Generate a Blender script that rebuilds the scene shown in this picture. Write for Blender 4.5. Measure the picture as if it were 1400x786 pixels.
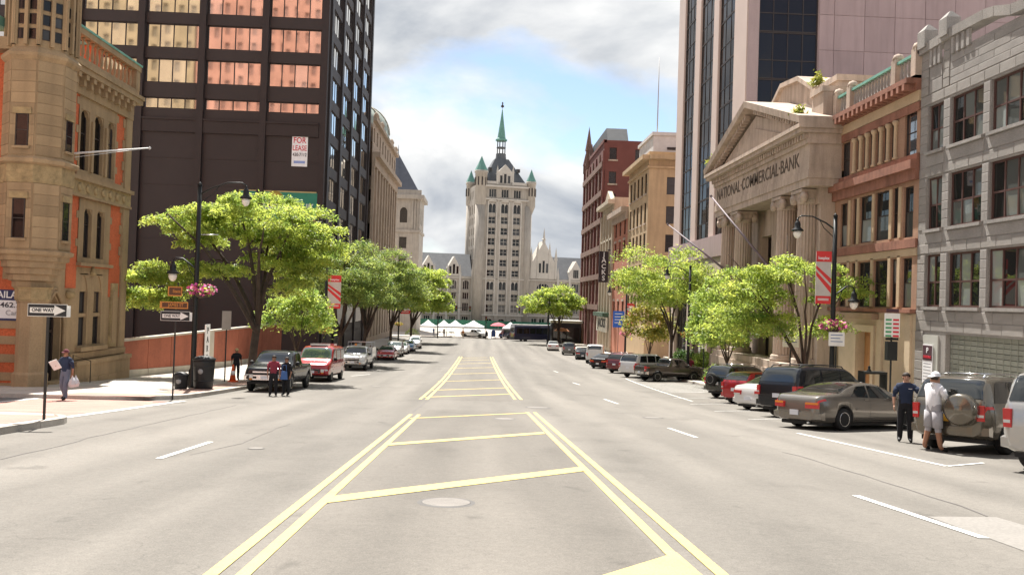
import bpy, bmesh, math, random
import numpy as np
from math import sin, cos, pi, radians, atan2, sqrt
from mathutils import Vector, Matrix

for o in list(bpy.data.objects): bpy.data.objects.remove(o)
S = bpy.context.scene
COL = S.collection
random.seed(7)

# ---------------------------------------------------------------- camera
F_PX, CAMZ = 1100.0, 8.4
YAW, PIT, ROL = radians(2.118), radians(.883), radians(1.823)
def rotm(y, p, r):
    W = np.array([[1,0,0],[0,0,-1],[0,1,0]], float)
    Ry = np.array([[cos(y),-sin(y),0],[sin(y),cos(y),0],[0,0,1]])
    Rp = np.array([[1,0,0],[0,cos(p),sin(p)],[0,-sin(p),cos(p)]])
    Rr = np.array([[cos(r),-sin(r),0],[sin(r),cos(r),0],[0,0,1]])
    return Rr @ W @ Rp @ Ry
CM = rotm(YAW, PIT, ROL)
cam = bpy.data.objects.new('camera', bpy.data.cameras.new('camera')); COL.objects.link(cam)
cam.data.sensor_width = 36; cam.data.lens = F_PX/1400*36; cam.data.clip_end = 8000; cam.data.clip_start = .1
R3 = Matrix(((CM[0][0],-CM[1][0],-CM[2][0]),(CM[0][1],-CM[1][1],-CM[2][1]),(CM[0][2],-CM[1][2],-CM[2][2])))
cam.matrix_world = Matrix.Translation((0,0,CAMZ)) @ R3.to_4x4()
S.camera = cam

# ---------------------------------------------------------------- sky, sun, exposure
TS = Vector((-.28,.96,0)).normalized()*cos(radians(61)) + Vector((0,0,sin(radians(61))))   # towards the sun
wd = bpy.data.worlds.new('World'); S.world = wd; wd.use_nodes = True
nt = wd.node_tree; nt.nodes.clear(); N = nt.nodes.new; Lk = nt.links.new
sky = N('ShaderNodeTexSky'); sky.sky_type = 'NISHITA'; sky.sun_disc = False
sky.sun_elevation = radians(61); sky.sun_rotation = atan2(TS.x, TS.y); sky.air_density = 1.0; sky.dust_density = .6
bgs = N('ShaderNodeBackground'); bgs.inputs[1].default_value = .07; Lk(sky.outputs[0], bgs.inputs[0])
tc = N('ShaderNodeTexCoord'); mp = N('ShaderNodeMapping'); mp.inputs['Scale'].default_value = (1.5,1.5,3.0); mp.inputs['Location'].default_value = (3.1,.6,.42)
Lk(tc.outputs['Generated'], mp.inputs[0])
n1 = N('ShaderNodeTexNoise'); n1.inputs['Scale'].default_value = 1.55; n1.inputs['Detail'].default_value = 8; n1.inputs['Roughness'].default_value = .52; n1.inputs['Distortion'].default_value = .25
Lk(mp.outputs[0], n1.inputs[0])
cr = N('ShaderNodeValToRGB'); cr.color_ramp.elements[0].position = .40; cr.color_ramp.elements[1].position = .51
Lk(n1.outputs[0], cr.inputs[0])
n2 = N('ShaderNodeTexNoise'); n2.inputs['Scale'].default_value = 2.7; n2.inputs['Detail'].default_value = 7; n2.inputs['Roughness'].default_value = .55; n2.inputs['Distortion'].default_value = .3
mp2 = N('ShaderNodeMapping'); mp2.inputs['Scale'].default_value = (1.3,1.3,2.6); mp2.inputs['Location'].default_value = (1.7,4.4,2.0); Lk(tc.outputs['Generated'], mp2.inputs[0]); Lk(mp2.outputs[0], n2.inputs[0])
cc = N('ShaderNodeValToRGB'); cc.color_ramp.elements[0].position = .33; cc.color_ramp.elements[0].color = (.40,.44,.50,1)
cc.color_ramp.elements[1].position = .60; cc.color_ramp.elements[1].color = (.97,.97,.96,1)
Lk(n2.outputs[0], cc.inputs[0])
bgc = N('ShaderNodeBackground'); bgc.inputs[1].default_value = .43; Lk(cc.outputs[0], bgc.inputs[0])
ms = N('ShaderNodeMixShader'); Lk(cr.outputs[0], ms.inputs[0]); Lk(bgs.outputs[0], ms.inputs[1]); Lk(bgc.outputs[0], ms.inputs[2])
ow = N('ShaderNodeOutputWorld'); Lk(ms.outputs[0], ow.inputs[0])
sl = bpy.data.lights.new('sun','SUN'); sl.energy = 4.8; sl.angle = radians(.53); sl.color = (1,.955,.885)
so = bpy.data.objects.new('sun', sl); COL.objects.link(so); so.location = (-30,60,90)
so.rotation_euler = TS.to_track_quat('Z','Y').to_euler()
S.view_settings.view_transform = 'Standard'; S.view_settings.look = 'None'; S.view_settings.gamma = 1
S.view_settings.exposure = 1.36
S.render.engine = 'CYCLES'

# ---------------------------------------------------------------- ground profile and pixel helpers
PY = [-60,-30,0,6.57,27.5,35.4,60,97.8,130,157,235,4000]
PZ = [2.6,.5,-1.76,-2.26,-3.86,-4.42,-5.72,-6.98,-7.68,-8.05,-8.3,-8.3]
def gz(y):
    i = 0
    n = len(PY)
    while i < n-2 and y > PY[i+1]: i += 1
    def sl_(k):
        if k <= 0: return (PZ[1]-PZ[0])/(PY[1]-PY[0])
        if k >= n-1: return 0.0
        a = (PZ[k]-PZ[k-1])/(PY[k]-PY[k-1]); b = (PZ[k+1]-PZ[k])/(PY[k+1]-PY[k])
        return 0.0 if a*b <= 0 else 2*a*b/(a+b)
    h = PY[i+1]-PY[i]; t = min(1,max(0,(y-PY[i])/h)); m0, m1 = sl_(i)*h, sl_(i+1)*h
    return (2*t**3-3*t*t+1)*PZ[i]+(t**3-2*t*t+t)*m0+(-2*t**3+3*t*t)*PZ[i+1]+(t**3-t*t)*m1 + CAMZ
def ray(px, py): return CM.T @ np.array([px-700, py-393, F_PX])
def G(px, py, dz=0):
    d = ray(px,py); lo, hi = 1., 400.
    for _ in range(50):
        m = (lo+hi)/2
        if CAMZ+m/d[1]*d[2] > gz(m)+dz: lo = m
        else: hi = m
    return Vector((lo/d[1]*d[0], lo, CAMZ+lo/d[1]*d[2]))
def atX(px, py, X): d = ray(px,py); t = X/d[0]; return Vector((X, t*d[1], CAMZ+t*d[2]))
def atY(px, py, Y): d = ray(px,py); t = Y/d[1]; return Vector((t*d[0], Y, CAMZ+t*d[2]))

# ---------------------------------------------------------------- materials
MATS = {}
def mat(name, col, rough=.8, metal=0., var=.12, scale=3., fine=0., bump=0., rnd=0., spec=.4, coat=0., stretch=None, dirt=0., wear=None):
    """procedural principled material: big noise (var), fine speckle (fine), random per object (rnd), streaky dirt"""
    if name in MATS: return MATS[name]
    m = bpy.data.materials.new(name); m.use_nodes = True; t = m.node_tree; p = t.nodes['Principled BSDF']
    A = t.nodes.new; L = t.links.new
    p.inputs['Roughness'].default_value = rough; p.inputs['Metallic'].default_value = metal; p.inputs['Specular IOR Level'].default_value = spec
    p.inputs['Coat Weight'].default_value = coat; p.inputs['Coat Roughness'].default_value = .06
    m.diffuse_color = (*col,1)
    co = A('ShaderNodeTexCoord'); mpn = A('ShaderNodeMapping'); L(co.outputs['Object'], mpn.inputs[0])
    if stretch: mpn.inputs['Scale'].default_value = stretch
    val = A('ShaderNodeValue'); val.outputs[0].default_value = 1.0; cur = val.outputs[0]
    def mul(a, b):
        x = A('ShaderNodeMath'); x.operation = 'MULTIPLY'; L(a, x.inputs[0]); L(b, x.inputs[1]); return x.outputs[0]
    def ranged(out, amt, lo=.3, hi=.7):
        r = A('ShaderNodeMapRange'); r.inputs[1].default_value = lo; r.inputs[2].default_value = hi; r.inputs[3].default_value = 1-amt; r.inputs[4].default_value = 1+amt; L(out, r.inputs[0]); return r.outputs[0]
    if var:
        n = A('ShaderNodeTexNoise'); n.inputs['Scale'].default_value = scale*.35; n.inputs['Detail'].default_value = 6; n.inputs['Roughness'].default_value = .62; L(mpn.outputs[0], n.inputs[0]); cur = mul(cur, ranged(n.outputs[0], var))
    nf = None
    if fine or bump:
        nf = A('ShaderNodeTexNoise'); nf.inputs['Scale'].default_value = scale*9; nf.inputs['Detail'].default_value = 3; L(mpn.outputs[0], nf.inputs[0])
        if fine: cur = mul(cur, ranged(nf.outputs[0], fine))
    if dirt:
        md = A('ShaderNodeMapping'); md.inputs['Scale'].default_value = (1.7,1.7,.16); L(co.outputs['Object'], md.inputs[0])
        nd = A('ShaderNodeTexNoise'); nd.inputs['Scale'].default_value = 1.6; nd.inputs['Detail'].default_value = 5; L(md.outputs[0], nd.inputs[0])
        r = A('ShaderNodeMapRange'); r.inputs[1].default_value = .42; r.inputs[2].default_value = .72; r.inputs[3].default_value = 1; r.inputs[4].default_value = 1-dirt; L(nd.outputs[0], r.inputs[0]); cur = mul(cur, r.outputs[0])
    if rnd:
        oi = A('ShaderNodeObjectInfo'); cur = mul(cur, ranged(oi.outputs['Random'], rnd, 0, 1))
    mx = A('ShaderNodeVectorMath'); mx.operation = 'SCALE'; mx.inputs[0].default_value = col; L(cur, mx.inputs['Scale']); L(mx.outputs[0], p.inputs['Base Color'])
    if wear:                                      # paint worn through to the asphalt in flecks
        nw = A('ShaderNodeTexNoise'); nw.inputs['Scale'].default_value = 9; nw.inputs['Detail'].default_value = 9; nw.inputs['Roughness'].default_value = .75; L(co.outputs['Object'], nw.inputs[0])
        rw_ = A('ShaderNodeMapRange'); rw_.inputs[1].default_value = .53; rw_.inputs[2].default_value = .64; L(nw.outputs[0], rw_.inputs[0])
        mc = A('ShaderNodeMix'); mc.data_type = 'RGBA'; L(rw_.outputs[0], mc.inputs[0]); L(mx.outputs[0], mc.inputs[6]); mc.inputs[7].default_value = (*wear,1); L(mc.outputs[2], p.inputs['Base Color'])
    if bump:
        b = A('ShaderNodeBump'); b.inputs['Strength'].default_value = bump; b.inputs['Distance'].default_value = .02; L(nf.outputs[0], b.inputs['Height']); L(b.outputs[0], p.inputs['Normal'])
    MATS[name] = m; return m
def glassmat(name, base, refl, tint=(1,1,1), rough=.02, f0=.1, rnd=0.):
    """facade glass: dark room behind, sky and street mirrored in front"""
    if name in MATS: return MATS[name]
    m = bpy.data.materials.new(name); m.use_nodes = True; t = m.node_tree; t.nodes.clear(); A = t.nodes.new; L = t.links.new
    d = A('ShaderNodeBsdfDiffuse'); d.inputs[0].default_value = (*base,1)
    if rnd:
        oi = A('ShaderNodeObjectInfo'); rp = A('ShaderNodeValToRGB'); rp.color_ramp.elements[0].color = (*[c*.35 for c in base],1); rp.color_ramp.elements[1].color = (*[min(1,c*(1+rnd)+.02*rnd) for c in base],1); rp.color_ramp.elements[0].position=.45; rp.color_ramp.elements[1].position=.95
        L(oi.outputs['Random'], rp.inputs[0]); L(rp.outputs[0], d.inputs[0])
    g = A('ShaderNodeBsdfGlossy'); g.inputs[0].default_value = (*tint,1); g.inputs[1].default_value = rough
    fr = A('ShaderNodeFresnel'); fr.inputs[0].default_value = 1.5
    ma = A('ShaderNodeMath'); ma.operation = 'MULTIPLY_ADD'; ma.inputs[1].default_value = refl; ma.inputs[2].default_value = f0; ma.use_clamp = True; L(fr.outputs[0], ma.inputs[0])
    mxs = A('ShaderNodeMixShader'); L(ma.outputs[0], mxs.inputs[0]); L(d.outputs[0], mxs.inputs[1]); L(g.outputs[0], mxs.inputs[2])
    o = A('ShaderNodeOutputMaterial'); L(mxs.outputs[0], o.inputs[0]); m.diffuse_color = (*base,1); MATS[name] = m; return m
def leafmat(name, col, tr=.45):
    if name in MATS: return MATS[name]
    m = bpy.data.materials.new(name); m.use_nodes = True; t = m.node_tree; t.nodes.clear(); A = t.nodes.new; L = t.links.new
    co = A('ShaderNodeTexCoord'); n = A('ShaderNodeTexNoise'); n.inputs['Scale'].default_value = 1.3; n.inputs['Detail'].default_value = 4; L(co.outputs['Object'], n.inputs[0])
    r = A('ShaderNodeValToRGB'); r.color_ramp.elements[0].position = .32; r.color_ramp.elements[1].position = .70
    r.color_ramp.elements[0].color = (col[0]*.42,col[1]*.56,col[2]*.5,1); r.color_ramp.elements[1].color = (min(1,col[0]*1.45),min(1,col[1]*1.25),col[2]*1.1,1); L(n.outputs[0], r.inputs[0])
    d = A('ShaderNodeBsdfPrincipled'); d.inputs['Roughness'].default_value = .5; d.inputs['Specular IOR Level'].default_value = .35; L(r.outputs[0], d.inputs['Base Color'])
    tl = A('ShaderNodeBsdfTranslucent'); hs = A('ShaderNodeHueSaturation'); hs.inputs['Hue'].default_value = .485; hs.inputs['Value'].default_value = 1.9; L(r.outputs[0], hs.inputs['Color']); L(hs.outputs[0], tl.inputs[0])
    mxs = A('ShaderNodeMixShader'); mxs.inputs[0].default_value = tr; L(d.outputs[0], mxs.inputs[1]); L(tl.outputs[0], mxs.inputs[2])
    o = A('ShaderNodeOutputMaterial'); L(mxs.outputs[0], o.inputs[0]); m.diffuse_color = (*col,1); MATS[name] = m; return m

# ---------------------------------------------------------------- mesh builder
class MB:
    def __init__(s): s.v = []; s.f = []; s.m = []; s.sm = []
    def face(s, pts, mi=0, sm=False):
        k = len(s.v); s.v += [tuple(p) for p in pts]; s.f.append(tuple(range(k,k+len(pts)))); s.m.append(mi); s.sm.append(sm); return s
    def box(s, x0, x1, y0, y1, z0, z1, mi=0):
        return s.hexa([(x0,y0,z0),(x1,y0,z0),(x1,y1,z0),(x0,y1,z0)], [(x0,y0,z1),(x1,y0,z1),(x1,y1,z1),(x0,y1,z1)], mi)
    def hexa(s, b, t, mi=0, sm=False):
        """b, t: loops of equal length, counterclockwise seen from above"""
        k = len(s.v); n = len(b); s.v += [tuple(p) for p in b]+[tuple(p) for p in t]
        s.f.append(tuple(range(k+n-1,k-1,-1))); s.f.append(tuple(range(k+n,k+2*n)))
        for i in range(n): j = (i+1)%n; s.f.append((k+i,k+j,k+n+j,k+n+i))
        s.m += [mi]*(n+2); s.sm += [False,False]+[sm]*n; return s
    def lathe(s, prof, c=(0,0,0), n=16, mi=0, sm=True, axis='z', a0=0.):
        k = len(s.v); cx,cy,cz = c
        for r,h in prof:
            for i in range(n):
                a = a0+2*pi*i/n; p,q = r*cos(a), r*sin(a)
                s.v.append((cx+p,cy+q,cz+h) if axis=='z' else (cx+h,cy+p,cz+q) if axis=='x' else (cx+q,cy+h,cz+p))
        for j in range(len(prof)-1):
            for i in range(n):
                i2 = (i+1)%n; s.f.append((k+j*n+i,k+j*n+i2,k+(j+1)*n+i2,k+(j+1)*n+i)); s.m.append(mi); s.sm.append(sm)
        if prof[0][0] > 1e-4: s.f.append(tuple(k+i for i in range(n-1,-1,-1))); s.m.append(mi); s.sm.append(False)
        if prof[-1][0] > 1e-4: q = k+(len(prof)-1)*n; s.f.append(tuple(q+i for i in range(n))); s.m.append(mi); s.sm.append(False)
        return s
    def tube(s, pts, rad, n=8, mi=0, sm=True):
        pts = [Vector(p) for p in pts]; rad = rad if isinstance(rad,(list,tuple)) else [rad]*len(pts)
        k = len(s.v); up = Vector((0,0,1)); prev = None
        for i,p in enumerate(pts):
            d = (pts[min(i+1,len(pts)-1)]-pts[max(i-1,0)]).normalized()
            if prev is None:
                a = d.cross(up); a = a.normalized() if a.length > .05 else Vector((1,0,0))
            else: a = (prev - d*prev.dot(d)); a = a.normalized() if a.length > 1e-4 else d.orthogonal().normalized()
            prev = a; b = d.cross(a)
            for j in range(n): t = 2*pi*j/n; s.v.append(tuple(p+(a*cos(t)+b*sin(t))*rad[i]))
        for i in range(len(pts)-1):
            for j in range(n):
                j2 = (j+1)%n; s.f.append((k+i*n+j,k+i*n+j2,k+(i+1)*n+j2,k+(i+1)*n+j)); s.m.append(mi); s.sm.append(sm)
        s.f.append(tuple(k+j for j in range(n-1,-1,-1))); q = k+(len(pts)-1)*n; s.f.append(tuple(q+j for j in range(n))); s.m += [mi]*2; s.sm += [False]*2
        return s
    def prism(s, poly, fn, d0, d1, mi=0, sm=False):
        """poly: 2D outline, fn(u,w,d) -> point; extruded from d0 to d1"""
        return s.hexa([fn(u,w,d0) for u,w in poly], [fn(u,w,d1) for u,w in poly], mi, sm)
    def mesh(s, name, mats, off=None):
        me = bpy.data.meshes.new(name)
        v = s.v if off is None else [(a-off[0],b-off[1],c-off[2]) for a,b,c in s.v]
        me.from_pydata(v, [], s.f)
        for m_ in (mats if isinstance(mats,(list,tuple)) else [mats]): me.materials.append(m_)
        me.polygons.foreach_set('material_index', s.m); me.polygons.foreach_set('use_smooth', s.sm)
        bm = bmesh.new(); bm.from_mesh(me); bmesh.ops.recalc_face_normals(bm, faces=bm.faces); bm.to_mesh(me); bm.free(); me.update(); return me
    def build(s, name, mats, parent=None, world=True):
        """one mesh object; vertices in world metres when world (the parent is never rotated then)"""
        if parent is not None and world:
            return link(name, s.mesh(name, mats, off(parent)), parent)
        if parent is None and world:
            z = min(p[2] for p in s.v); c = (sum(p[0] for p in s.v)/len(s.v), sum(p[1] for p in s.v)/len(s.v), z)
            return link(name, s.mesh(name, mats, c), None, c)
        return link(name, s.mesh(name, mats), parent)
def off(o):
    v = Vector((0,0,0))
    while o is not None: v += o.location; o = o.parent
    return v
def link(name, me, parent=None, loc=None, rot=None, scale=None):
    o = bpy.data.objects.new(name, me); COL.objects.link(o); o.parent = parent
    if loc is not None: o.location = loc
    if rot is not None: o.rotation_euler = rot
    if scale is not None: o.scale = scale
    return o
def tag(o, label, cat, group=None):
    o['label'] = label; o['category'] = cat
    if group: o['group'] = group
    return o
def thing(name, label, cat, loc=(0,0,0), rz=0., group=None):
    o = bpy.data.objects.new(name, None); COL.objects.link(o); o.location = loc; o.rotation_euler = (0,0,rz); o.empty_display_size = .3
    return tag(o, label, cat, group)
def struct(o, label=None):
    o['kind'] = 'structure'
    if label: o['label'] = label
    return o
def copy_tree(o, parent=None):
    c = o.copy(); COL.objects.link(c); c.parent = parent
    for ch in o.children: copy_tree(ch, c)
    return c
TMP = bpy.data.scenes.new('tmp')
def baked(o):
    """evaluate modifiers / curves of an unlinked object into a mesh"""
    TMP.collection.objects.link(o); vl = TMP.view_layers[0]; vl.update(); dg = vl.depsgraph
    me = bpy.data.meshes.new_from_object(o.evaluated_get(dg), depsgraph=dg); d = o.data
    bpy.data.objects.remove(o)
    return me
TXT = {}
def text_mesh(s, size, m, ext=.006, bold=0., width=None):
    key = (s,size,m.name,width)
    if key in TXT: return TXT[key]
    cu = bpy.data.curves.new('t','FONT'); cu.body = s; cu.size = size; cu.align_x = 'CENTER'; cu.align_y = 'CENTER'; cu.extrude = ext; cu.offset = bold; cu.resolution_u = 3
    me = baked(bpy.data.objects.new('t', cu)); me.name = 'lettering'
    if width:
        xs = [v.co.x for v in me.vertices]; k = width/max(1e-6,max(xs)-min(xs)); c = (max(xs)+min(xs))/2
        for v in me.vertices: v.co.x = (v.co.x-c)*k
    me.materials.clear(); me.materials.append(m); TXT[key] = me; return me
def text(parent, s, pos, ang, size, m, bold=0., width=None, name='lettering'):
    """upright lettering at world pos, reading along the direction ang"""
    return link(name, text_mesh(s,size,m,.006,bold,width), parent, Vector(pos)-off(parent), (pi/2,0,ang))

# ---------------------------------------------------------------- facade helper
WINC = {}
class Fac:
    """a facade plane: O = lower left corner seen from outside, U = direction to the right, outward normal (Uy,-Ux)"""
    def __init__(s, O, U): s.O = Vector((O[0],O[1])); s.U = Vector(U).normalized(); s.N = Vector((s.U.y,-s.U.x)); s.ang = atan2(s.U.y,s.U.x)
    def P(s, u, z, d=0.): p = s.O+s.U*u+s.N*d; return (p.x,p.y,z)
    def mbox(s, mb, u0, u1, z0, z1, d0, d1, mi=0):
        P = s.P; return mb.hexa([P(u0,z0,d1),P(u1,z0,d1),P(u1,z0,d0),P(u0,z0,d0)],[P(u0,z1,d1),P(u1,z1,d1),P(u1,z1,d0),P(u0,z1,d0)],mi)
    def box(s, parent, name, m, u0, u1, z0, z1, d0, d1): return s.mbox(MB(),u0,u1,z0,z1,d0,d1).build(name,m,parent)
    def wall(s, parent, name, m, u0, u1, z0, z1, ops=(), rev=.3, d=0.):
        us = sorted({u0,u1}|{x for o in ops for x in o[:2]}); zs = sorted({z0,z1}|{x for o in ops for x in o[2:4]})
        us = [x for x in us if u0-1e-6<=x<=u1+1e-6]; zs = [x for x in zs if z0-1e-6<=x<=z1+1e-6]
        mb = MB()
        for a,b in zip(us,us[1:]):
            run = None
            for c,e in zip(zs,zs[1:]):
                mu,mz = (a+b)/2,(c+e)/2
                hole = any(o[0]<mu<o[1] and o[2]<mz<o[3] for o in ops)
                if not hole: run = (run[0],e) if run else (c,e)
                if hole or e == zs[-1]:
                    if run: mb.face([s.P(a,run[0],d),s.P(b,run[0],d),s.P(b,run[1],d),s.P(a,run[1],d)])
                    run = None
        for o in ops:
            a,b,c,e = o[:4]; q = [(a,c),(b,c),(b,e),(a,e)]
            for i in range(4):
                (p,r),(p2,r2) = q[i],q[(i+1)%4]; mb.face([s.P(p,r,d),s.P(p,r,d-rev),s.P(p2,r2,d-rev),s.P(p2,r2,d)])
        me = mb.mesh(name,m,off(parent))
        return link(name,me,parent)
    def win(s, parent, u0, u1, z0, z1, fm, gm, nx=1, nz=1, d=-.16, fr=.06, fd=.07, sep=False, name='window', tilt=0., zs=None, jit=None):
        w,h = round(u1-u0,3),round(z1-z0,3); key = (w,h,nx,nz,fr,fd,fm.name,gm.name,tuple(zs) if zs else 0)
        cuts = [0]+(list(zs) if zs else [i/nz for i in range(1,nz)])+[1]
        if key not in WINC:
            mb = MB()
            mb.box(0,fr,0,fd,0,h); mb.box(w-fr,w,0,fd,0,h); mb.box(fr,w-fr,0,fd,0,fr); mb.box(fr,w-fr,0,fd,h-fr,h)
            for i in range(1,nx): x = w*i/nx; mb.box(x-fr*.4,x+fr*.4,.004,fd-.004,fr,h-fr)
            for c in cuts[1:-1]:
                for i in range(nx): mb.box(w*i/nx+(fr if i==0 else fr*.4),w*(i+1)/nx-(fr if i==nx-1 else fr*.4),.01,fd-.01,h*c-fr*.45,h*c+fr*.45)
            pn = MB(); pn.face([(.5*fr,fd*.6,.5*fr),(w-.5*fr,fd*.6,.5*fr),(w-.5*fr,fd*.6,h-.5*fr),(.5*fr,fd*.6,h-.5*fr)])
            pw = w/nx-fr*.5; sp = {}
            for a,b in zip(cuts,cuts[1:]):
                ph = round(h*(b-a)-fr*.5,4)
                if ph not in sp: sp[ph] = MB().face([(-pw/2,0,-ph/2),(pw/2,0,-ph/2),(pw/2,0,ph/2),(-pw/2,0,ph/2)]).mesh('pane',gm)
            WINC[key] = (mb.mesh('window',fm), pn.mesh('pane',gm), sp)
        a,b,sp = WINC[key]
        o = link(name,a,parent,Vector(s.P(u0,z0,d))-off(parent),(0,0,s.ang))
        if not sep: link('pane',b,o)
        else:
            for c,e in zip(cuts,cuts[1:]):
                for i in range(nx):
                    link('pane',sp[round(h*(e-c)-fr*.5,4)],o,(w*(i+.5)/nx,fd*.6,h*(c+e)/2),(random.gauss(0,tilt),0,random.gauss(0,tilt)))
        return o
    def archfill(s, parent, m, u0, u1, zs, zt, d=-.02, th=.2, pointed=True, name='arch', n=7):
        """wall above the springing line of an arched head, up to zt"""
        mb = MB(); w = u1-u0; L = []
        for i in range(n+1):
            x = i/n
            if pointed: y = sqrt(max(0,1-(1-min(x,1-x))**2))*1.0/ sqrt(.75)
            else: y = sqrt(max(0,1-(2*x-1)**2))
            L.append((u0+w*x, zs+(zt-zs)*.96*min(1,y)))
        for (a,b),(c,e) in zip(L,L[1:]):
            mb.hexa([s.P(a,b,d),s.P(c,e,d),s.P(c,e,d-th),s.P(a,b,d-th)],[s.P(a,zt,d),s.P(c,zt,d),s.P(c,zt,d-th),s.P(a,zt,d-th)])
        return mb.build(name,m,parent)
def core(parent, m, x0, x1, y0, y1, z0, z1, name='core'):
    return MB().box(x0,x1,y0,y1,z0,z1).build(name,m,parent)
def blocks(parent, fac, m, u0, u1, z0, z1, ch, cl, dep=.05, joint=.012, name='stone', d=0., lim=300):
    """a stretch of wall laid in single stones standing proud of their joints (shared mesh, scaled)"""
    if 'unit' not in WINC:
        b = .06; mb = MB(); q = [(0,0),(1,0),(1,1),(0,1)]; r = [(b*.35,b),(1-b*.35,b),(1-b*.35,1-b),(b*.35,1-b)]
        mb.hexa([(x,1,z) for x,z in q],[(x,.25,z) for x,z in q]); 
        mb.hexa([(x,.25,z) for x,z in q],[(x,0,z) for x,z in r]); WINC['unit'] = mb
    key = ('unit',m.name)
    if key not in WINC: WINC[key] = WINC['unit'].mesh('stone',m)
    me = WINC[key]; z = z0; k = 0; cnt = 0
    nr = max(1,round((z1-z0)/ch)); ch = (z1-z0)/nr
    for r in range(nr):
        n = max(1,round((u1-u0)/cl)); st = (u1-u0)/n; sh = .5*st if r%2 and n > 1 else 0
        es = [u0]+[u0+i*st+sh for i in range(0 if sh else 1,n)]+[u1]
        es = sorted({round(min(max(e,u0),u1),4) for e in es})
        for a,b in zip(es,es[1:]):
            if b-a < .08 or cnt >= lim: continue
            cnt += 1
            link(name,me,parent,Vector(fac.P(a+joint/2,z0+r*ch+joint/2,d+dep*random.uniform(.85,1.1)))-off(parent),(0,0,fac.ang),(b-a-joint,dep,ch-joint))
# ================================================================ THE SETTING
def asphalt(nm,colr):
    m = mat(nm,colr,.9,var=.06,scale=1.0,fine=.05,bump=.25)
    t = m.node_tree; A = t.nodes.new; L = t.links.new; p = t.nodes['Principled BSDF']; src = p.inputs['Base Color'].links[0].from_socket
    co = A('ShaderNodeTexCoord')
    def noise(sc, vec, det=5):
        mpn = A('ShaderNodeMapping'); mpn.inputs['Scale'].default_value = vec; L(co.outputs['Object'], mpn.inputs[0])
        n = A('ShaderNodeTexNoise'); n.inputs['Scale'].default_value = sc; n.inputs['Detail'].default_value = det; L(mpn.outputs[0], n.inputs[0]); return n.outputs[0]
    def rng(o, a, b, lo, hi):
        r = A('ShaderNodeMapRange'); r.inputs[1].default_value = a; r.inputs[2].default_value = b; r.inputs[3].default_value = lo; r.inputs[4].default_value = hi; L(o, r.inputs[0]); return r.outputs[0]
    def mul(a, b):
        x = A('ShaderNodeMath'); x.operation = 'MULTIPLY'; L(a, x.inputs[0]); L(b, x.inputs[1]); return x.outputs[0]
    lanes = rng(noise(.55,(1,.035,1),3),.35,.65,.80,1.1)            # wear running along the lanes
    agg = rng(noise(75,(1,1,1),2),.3,.7,.80,1.2)                    # aggregate
    agg2 = rng(noise(22,(1,1,1),3),.3,.7,.93,1.07)
    vo = A('ShaderNodeTexVoronoi'); vo.feature = 'DISTANCE_TO_EDGE'; vo.inputs['Scale'].default_value = .16
    mw = A('ShaderNodeMapping'); L(co.outputs['Object'], mw.inputs[0])
    va = A('ShaderNodeVectorMath'); va.operation = 'ADD'; nz = A('ShaderNodeTexNoise'); nz.inputs['Scale'].default_value = .9; nz.inputs['Detail'].default_value = 6; L(mw.outputs[0], nz.inputs[0])
    sc = A('ShaderNodeVectorMath'); sc.operation = 'SCALE'; sc.inputs['Scale'].default_value = 1.6; L(nz.outputs['Color'], sc.inputs[0]); L(mw.outputs[0], va.inputs[0]); L(sc.outputs[0], va.inputs[1]); L(va.outputs[0], vo.inputs[0])
    crk = rng(vo.outputs[0],.0006,.0018,.86,1.0)
    gate = rng(noise(.12,(1,1,1),2),.46,.56,0,1)
    ca = A('ShaderNodeMath'); ca.operation = 'MAXIMUM'; L(crk, ca.inputs[0]); L(gate, ca.inputs[1])
    stain = rng(noise(.8,(1,.5,1),4),.56,.76,1.0,.80)
    sx = A('ShaderNodeSeparateXYZ'); L(co.outputs['Object'], sx.inputs[0]); wv = A('ShaderNodeMath'); wv.operation = 'MULTIPLY_ADD'; wv.inputs[1].default_value = 2*pi/1.72; wv.inputs[2].default_value = -.6; L(sx.outputs[0], wv.inputs[0])
    cw = A('ShaderNodeMath'); cw.operation = 'COSINE'; L(wv.outputs[0], cw.inputs[0]); tr_ = rng(cw.outputs[0],-1,1,.945,1.045); lanes = mul(lanes,tr_)      # tyre tracks
    spots = rng(noise(1.7,(1,.8,1),6),.66,.74,1.0,.74); lanes = mul(lanes,spots)                                                                      # oil drips
    tot = mul(mul(mul(lanes,agg),mul(agg2,ca.outputs[0])),stain)
    mx = A('ShaderNodeVectorMath'); mx.operation = 'SCALE'; L(src, mx.inputs[0]); L(tot, mx.inputs['Scale']); L(mx.outputs[0], p.inputs['Base Color'])
    return m
ASPH = asphalt('asphalt',(.152,.140,.123))
CONC = mat('pavement_concrete',(.43,.39,.345),.88,var=.12,scale=2.2,fine=.10,bump=.15)
GRAN = mat('kerb_granite',(.36,.33,.29),.85,var=.15,scale=5,fine=.2,rnd=.12)
YEL = mat('yellow_paint',(.54,.42,.145),.75,var=.12,scale=7,fine=.16,wear=(.24,.21,.15))
WHT = mat('white_paint',(.56,.555,.53),.75,var=.12,scale=7,fine=.16,wear=(.24,.23,.21))
BRKP = mat('red_paving',(.36,.20,.165),.9,var=.12,scale=3,fine=.15)
IRON = mat('cast_iron',(.17,.155,.14),.7,.1,var=.2,scale=8,fine=.2)
TAR = mat('tar',(.085,.08,.075),.7)
PALE = mat('pale_concrete_patch',(.205,.192,.175),.9,var=.08,scale=3,fine=.12)
def ystep(y0,y1):
    ys = [y0]; 
    while ys[-1] < y1-1e-6: ys.append(min(y1, ys[-1]+max(1.2,abs(ys[-1])*.05)))
    return ys
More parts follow.
